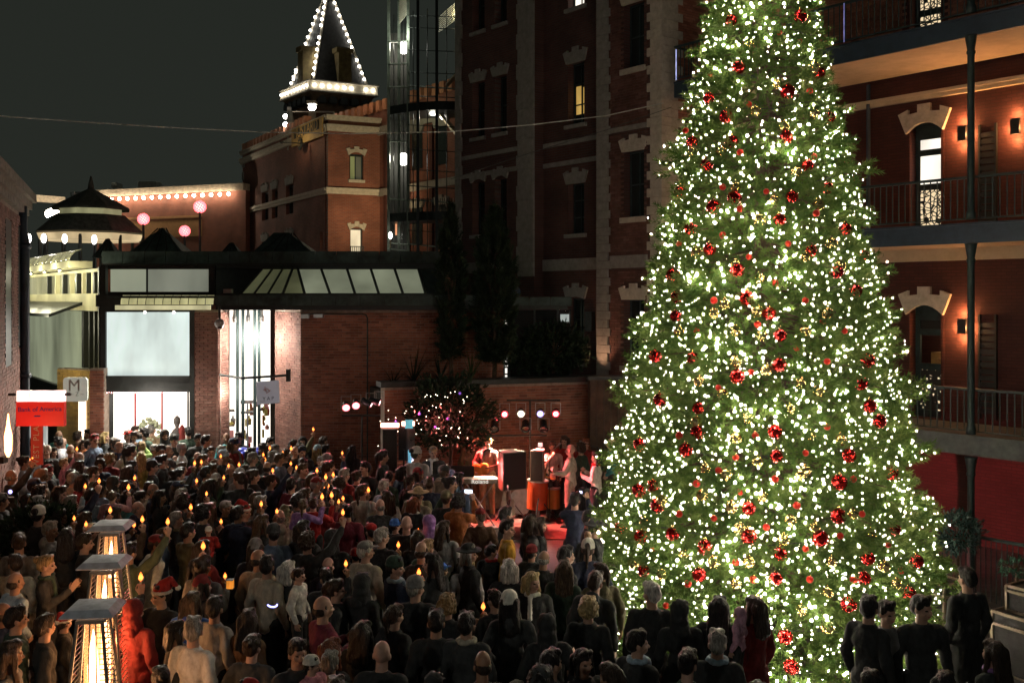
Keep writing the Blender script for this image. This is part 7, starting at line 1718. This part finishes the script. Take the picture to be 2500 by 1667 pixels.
# ================================================================== PATIO HEATERS
steel = mat('brushed_steel', (.50,.50,.48), .35, metal=.85, var=.12, scale=15)
hood_m = mat('heater_hood', (.56,.58,.64), .6, metal=0, var=.15, scale=12)
fl_m = glow('gas_flame', (1,.52,.22), 11, .8, 3, .5); quartz = mat('quartz_tube', (.9,.6,.4), .1, var=0, alpha=.25, emis=(1,.40,.13), estr=1.5)  # tube glass glows too, standing in for flame light filling it
for k, (u, Y) in enumerate(((228,8.8),(256,10.35),(272,12.0))):
    x = W(u,0,Y).x; t = thing('patio_heater', ['nearest pyramid patio heater with tall glowing flame','middle pyramid patio heater with tall glowing flame','farthest pyramid patio heater, partly behind the other two'][k], 'patio heater', (x,Y,0), 'pyramid patio heaters', .12)
    lpart(t, 'base', MB().hexa([(-.27,-.27,.04),(.27,-.27,.04),(.27,.27,.04),(-.27,.27,.04),(-.235,-.235,.72),(.235,-.235,.72),(.235,.235,.72),(-.235,.235,.72)]), M['black'])
    for sx in (-1,1):
        for sy in (-1,1): lpart(t, 'corner_post', MB().tube([(sx*.235,sy*.235,.72),(sx*.105,sy*.105,2.08)], .016, 6), steel)
    for i in range(26):
        z = .78+i*.049; w_ = .230-(.125)*(z-.72)/1.36
        if i % 1 == 0:
            for sx, sy in ((1,0),(-1,0),(0,1)):
                m = MB()
                if sx: m.tube([(sx*w_,-w_,z),(sx*w_,w_,z)], .006, 4)
                else: m.tube([(-w_,sy*w_,z),(w_,sy*w_,z)], .006, 4)
                lpart(t, 'grille_bar', m, M['copper'] if sy else steel)
    for sx in (-1,0,1): lpart(t, 'guard_rod', MB().tube([(sx*.10,-.225,.74),(sx*.05,-.108,2.06)], .006, 4), steel)
    lpart(t, 'glass_tube', MB().lathe([(.080,.74),(.080,2.04)], (0,0,0), 16), quartz)
    m = MB(); m.lathe([(.030,.76),(.056,.95),(.060,1.25),(.052,1.5),(.050,1.65),(.026,1.85),(.002,1.98)], (0,0,0), 10); lpart(t, 'flame', m, fl_m, True)
    lpart(t, 'top_plate', MB().box(-.12,.12,-.12,.12,2.06,2.09), steel)
    o = lpart(t, 'hood', MB().lathe([(.30,2.135),(.318,2.14),(.315,2.155),(.245,2.20),(.05,2.208)], (0,0,0), 4), hood_m); o.rotation_euler = (0,0,PI/4)
    o = lamp('lamp_light', 'POINT', (x,Y,1.35), 16, (1,.40,.14), t, .07); o.location = (.0,-.13,1.35); o.data.energy = 26

# ================================================================== SIGNS
def sbox(t, name, u0, v0, u1, v1, Y, th, m, rim=0): 
    a, b_ = W(u0,v0,Y), W(u1,v1,Y); return part(t, name, MB().box(a.x, b_.x, Y, Y+th, b_.z, a.z), m)
rs = mat('red_sign_face', (.60,.025,.025), .5, var=.05, scale=2, emis=(1,.03,.02), estr=.30)
Y = 18.0; a = W(97, 1008, Y); t = thing('bank_sign', 'red hanging sign lettered Bank of America under a glowing strip', 'sign', tuple(a))
sbox(t, 'board', 39, 981, 156, 1040, Y, .10, rs); sbox(t, 'light_strip', 41, 954, 155, 980, Y-.01, .10, glow('overexposed_red_strip', (1,.62,.55), 2.6, .9, 6, .35))
sbox(t, 'bracket', 20, 960, 38, 966, Y+.03, .04, M['black']); sbox(t, 'bracket', 157, 960, 172, 966, Y+.03, .04, M['black'])
bl = mat('blue_sign_lettering', (.10,.05,.30), .5, var=0)
text('Bank of America', .118, W(97, 999, Y-.006), (1,0,.02), (0,0,1), bl, t); 
m = MB(); c = W(90, 1015, Y-.006)
for k in range(3): m.hexa([(c.x-.06+k*.035,Y-.006,c.z-.01),(c.x-.03+k*.035,Y-.006,c.z-.02),(c.x-.03+k*.035,Y-.001,c.z-.02),(c.x-.06+k*.035,Y-.001,c.z-.01),(c.x-.03+k*.035,Y-.006,c.z+.012),(c.x+.0+k*.035,Y-.006,c.z+.002),(c.x+.0+k*.035,Y-.001,c.z+.002),(c.x-.03+k*.035,Y-.001,c.z+.012)])
part(t, 'emblem', m, bl)
a = W(89, 1080, 18.2); t = thing('plaza_banner', 'tall narrow red banner lettered WEST PLAZA running upwards', 'banner', tuple(a))
sbox(t, 'cloth', 75, 1040, 104, 1135, 18.2, .03, mat('red_banner', (.36,.045,.03), .7, var=.1, emis=(1,.1,.05), estr=.06)); text('WEST PLAZA', .150, W(89, 1076, 18.19), (0,0,1), (-1,0,0), M['stone'], t, spacing=1.15)
sbox(t, 'rod', 72, 1036, 107, 1040, 18.18, .05, M['black'])
a = W(184, 950, 21.6); t = thing('square_sign', 'rounded white square sign with a pale M drawing, on a dark bracket', 'sign', tuple(a))
u0, u1, v0, v1 = 154, 213, 921, 980; A_, B2 = W(u0,v0,21.6), W(u1,v1,21.6); rd = .07
pts = [(A_.x+rd-rd*math.cos(q), A_.z-rd+rd*math.sin(q)) for q in (0,.5,1.0,1.57)] + [(B2.x-rd+rd*math.sin(q), A_.z-rd+rd*math.cos(q)) for q in (0,.5,1.0,1.57)] + [(B2.x-rd+rd*math.cos(q), B2.z+rd-rd*math.sin(q)) for q in (0,.5,1.0,1.57)] + [(A_.x+rd-rd*math.sin(q), B2.z+rd-rd*math.cos(q)) for q in (0,.5,1.0,1.57)]
n = len(pts); m = MB().add([(x,21.6,z) for x,z in pts]+[(x,21.66,z) for x,z in pts], [tuple(range(n))]+[tuple(range(n,2*n))[::-1]]+[(i,n+i,n+(i+1)%n,(i+1)%n) for i in range(n)])
part(t, 'board', m, mat('white_sign_face', (.62,.66,.58), .6, var=.05, emis=(.9,1,.85), estr=.22)); text('M', .36, W(181, 942, 21.59), (1,0,0), (0,0,1), mat('pale_grey_print', (.48,.50,.45), .6, var=0), t)
text('~ Z ~', .12, W(188, 962, 21.59), (1,0,0), (0,0,1), bpy.data.materials['pale_grey_print'], t); sbox(t, 'bracket', 170, 958, 152, 965, 21.56, .03, M['black'])
Y = 22.9; a = W(653, 958, Y); t = thing('shop_sign', 'pale grey hanging sign lettered YAP with a pink blossom emblem', 'sign', tuple(a)); q = [(625,932),(680,928),(682,983),(627,988)]
m = MB(); c4 = [W(u,v,Y) for u,v in q]; m.hexa([c4[3],c4[2],c4[2]+Vector((0,.03,0)),c4[3]+Vector((0,.03,0)),c4[0],c4[1],c4[1]+Vector((0,.03,0)),c4[0]+Vector((0,.03,0))]); part(t, 'board', m, mat('grey_sign_face', (.50,.52,.55), .6, var=.04, emis=(.8,.85,1), estr=.12))
text('YAP', .115, W(655, 973, Y-.006), (1,0,.07), (-.02,0,1), mat('dark_print', (.10,.10,.13), .6, var=0), t, spacing=1.5); sbox(t, 'small_print', 635, 979.6, 648, 980.6, Y-.003, .002, bpy.data.materials['dark_print'])
rr = random.Random(2); m = MB()
for k in range(26): an = rr.uniform(0,6.28); r_ = rr.uniform(.02,.075); p = W(652, 951, Y-.004); m.ball((p.x+r_*math.cos(an), p.y, p.z+r_*math.sin(an)), (.013,.002,.013), 6, 4)
part(t, 'blossom_emblem', m, mat('pink_print', (.52,.30,.28), .6, var=.1))
b0, b1 = W(538, 915, 23.4), W(702, 916, 23.3); part(t, 'bracket', MB().tube([b0, W(590,923,22.9), W(640,920,22.9), b1], .028, 8).box(b1.x-.02,b1.x+.06,b1.y-.06,b1.y+.06,b1.z-.14,b1.z+.14), M['black'])
for u in (630, 676): part(t, 'hanger', MB().tube([W(u,921,Y+.01), W(u,930,Y+.01)], .006, 4), M['black'])
p = W(536, 790, 23.4); t = thing('dome_camera', 'white dome camera with a dark underside hanging from the shop eave', 'camera', tuple(p))
part(t, 'dome', MB().ball(p, .115, 16, 10), mat('white_plastic', (.62,.58,.60), .4, var=.05), smooth=True); part(t, 'lens_cap', MB().ball((p.x,p.y-.01,p.z-.06), (.085,.085,.075), 14, 8), mat('dark_lens_dome', (.12,.05,.05), .2, var=.1), smooth=True); part(t, 'stem', MB().tube([(p.x,p.y,p.z+.1),(p.x,p.y,p.z+.42)], .03, 8), M['black'])
# bin with a blue sack
p = W(617, 1118, 22.6); t = thing('waste_bin', 'grey waste bin topped by a shiny blue sack beside the shop entrance', 'bin', (p.x, p.y, 0))
part(t, 'bin', MB().lathe([(.26,.02),(.30,1.2),(.32,1.22),(.32,1.26)], (p.x,p.y,0), 18), M['concrete']); m = MB()
for k in range(9): a_ = k*.7; m.ball((p.x-.08+.16*math.cos(a_), p.y+.14*math.sin(a_), 1.36+.05*math.sin(k*2)), (.15,.13,.11), 10, 7)
part(t, 'sack', m, mat('blue_plastic_sack', (.03,.05,.50), .25, var=.3, scale=12, bump=.8, bscale=20), smooth=True)
# lantern box among the crowd
p = W(562, 1425, 9.9); t = thing('paper_lantern', 'small orange box lantern glowing low in the crowd', 'lantern', (p.x,p.y,p.z-.07)); part(t, 'shade', MB().box(p.x-.03,p.x+.03,p.y-.03,p.y+.03,p.z-.04,p.z+.04), glow('orange_box', (1,.33,.04), .75, .2, 20)); part(t, 'frame', MB().box(p.x-.034,p.x+.034,p.y-.034,p.y+.034,p.z-.048,p.z-.041).box(p.x-.034,p.x+.034,p.y-.034,p.y+.034,p.z+.041,p.z+.048), M['black'])
p = W(671, 1467, 9.6); solo('glow_bracelet', MB().tube([(p.x+.045*math.cos(q*.5),p.y+.02*math.sin(q*.5)-.1,p.z-.03*abs(math.sin(q*.5))) for q in range(7)], .008, 6), glow('blue_glow', (.30,.30,1), 5), 'curved blue-white glow stick in the dark below the silver-haired person', 'glow stick', None, tuple(p))
p = W(25, 1200, 14); solo('glow_stick', MB().ball(p, (.03,.02,.03), 10, 6), glow('blue_glow_b', (.45,.42,1), 2.5), 'pale violet light at the left edge below the wall lamp', 'light', None, tuple(p))

# ================================================================== FLIGHT CASES at the right
alu = mat('case_edge', (.24,.20,.15), .4, metal=.8, var=.2); cs = mat('case_board', (.03,.032,.03), .6, var=.2, bump=.3)
def case(label, x0, x1, y0, y1, z0, z1, rz):
    t = thing('flight_case', label, 'case', ((x0+x1)/2, (y0+y1)/2, z0), 'flight cases by the railing', rz); a, b_, h = (x1-x0)/2, (y1-y0)/2, z1-z0; r = .018
    lpart(t, 'board', MB().box(-a+.01,a-.01,-b_+.01,b_-.01,.01,h-.01), cs)
    for sx in (-1,1):
        for sy in (-1,1): lpart(t, 'edge', MB().box(sx*a-r,sx*a+r,sy*b_-r,sy*b_+r,0,h), alu)
        for z in (0,h,h*.80): lpart(t, 'edge', MB().box(sx*a-r*.9,sx*a+r*.9,-b_,b_,z-r,z+r), alu)
    for sy in (-1,1):
        for z in (0,h,h*.80): lpart(t, 'edge', MB().box(-a,a,sy*b_-r*.9,sy*b_+r*.9,z-r,z+r), alu)
    for x in (-a*.5,a*.5): lpart(t, 'latch', MB().box(x-.055,x+.055,-b_-.022,-b_-.012,h*.5-.06,h*.5+.06), alu); lpart(t, 'latch_plate', MB().box(x-.035,x+.035,-b_-.028,-b_-.023,h*.5-.035,h*.5+.035), M['black'])
    return t
case('large black flight case with metal edges at the right edge', 6.45, 7.35, 12.7, 13.4, 0.0, .78, .5)
case('small flight case with a pale top panel on the large one', 6.58, 7.2, 12.9, 13.3, .80, 1.12, .5)
case('dark equipment box left of the flight cases', 6.0, 6.4, 14.1, 14.5, 0, .85, .4)
t = thing('railing', 'dark iron railing under the balcony behind the flight cases', 'railing', (7.4, 16.0, 0)); r0, r1 = W(2290,1292,17.4), W(2560,1342,14.6)
part(t, 'top_rail', MB().tube([r0, r1], .03, 6), M['teal'])
for k in range(22): q = r0.lerp(r1, k/21); part(t, 'baluster', MB().tube([(q.x,q.y,.05),(q.x,q.y,q.z)], .010, 5), M['teal'])

# ================================================================== ADDED FILL LAMPS on unseen posts behind the viewpoint
for k, (x, y, z, e) in enumerate(((-7.5,-3.5,7.2,500),(4.0,-4.5,7.6,110))):
    t = thing('courtyard_lamp', ['tall courtyard lamp post with a white globe behind the viewpoint, left side','tall courtyard lamp post with a white globe behind the viewpoint, right side'][k], 'street lamp', (x,y,0), 'courtyard lamps')
    part(t, 'post', MB().lathe([(.14,0),(.14,.4),(.06,.6),(.05,z-.4),(.09,z-.3)], (x,y,0), 12), M['teal']); part(t, 'globe', MB().lathe([(.06,-.30),(.10,-.28),(.10,-.24)], (x,y,z), 12), M['teal'])
    lamp('lamp_light', 'POINT', (x,y,z), e*1.05, (1,.95,.85), t, .25)
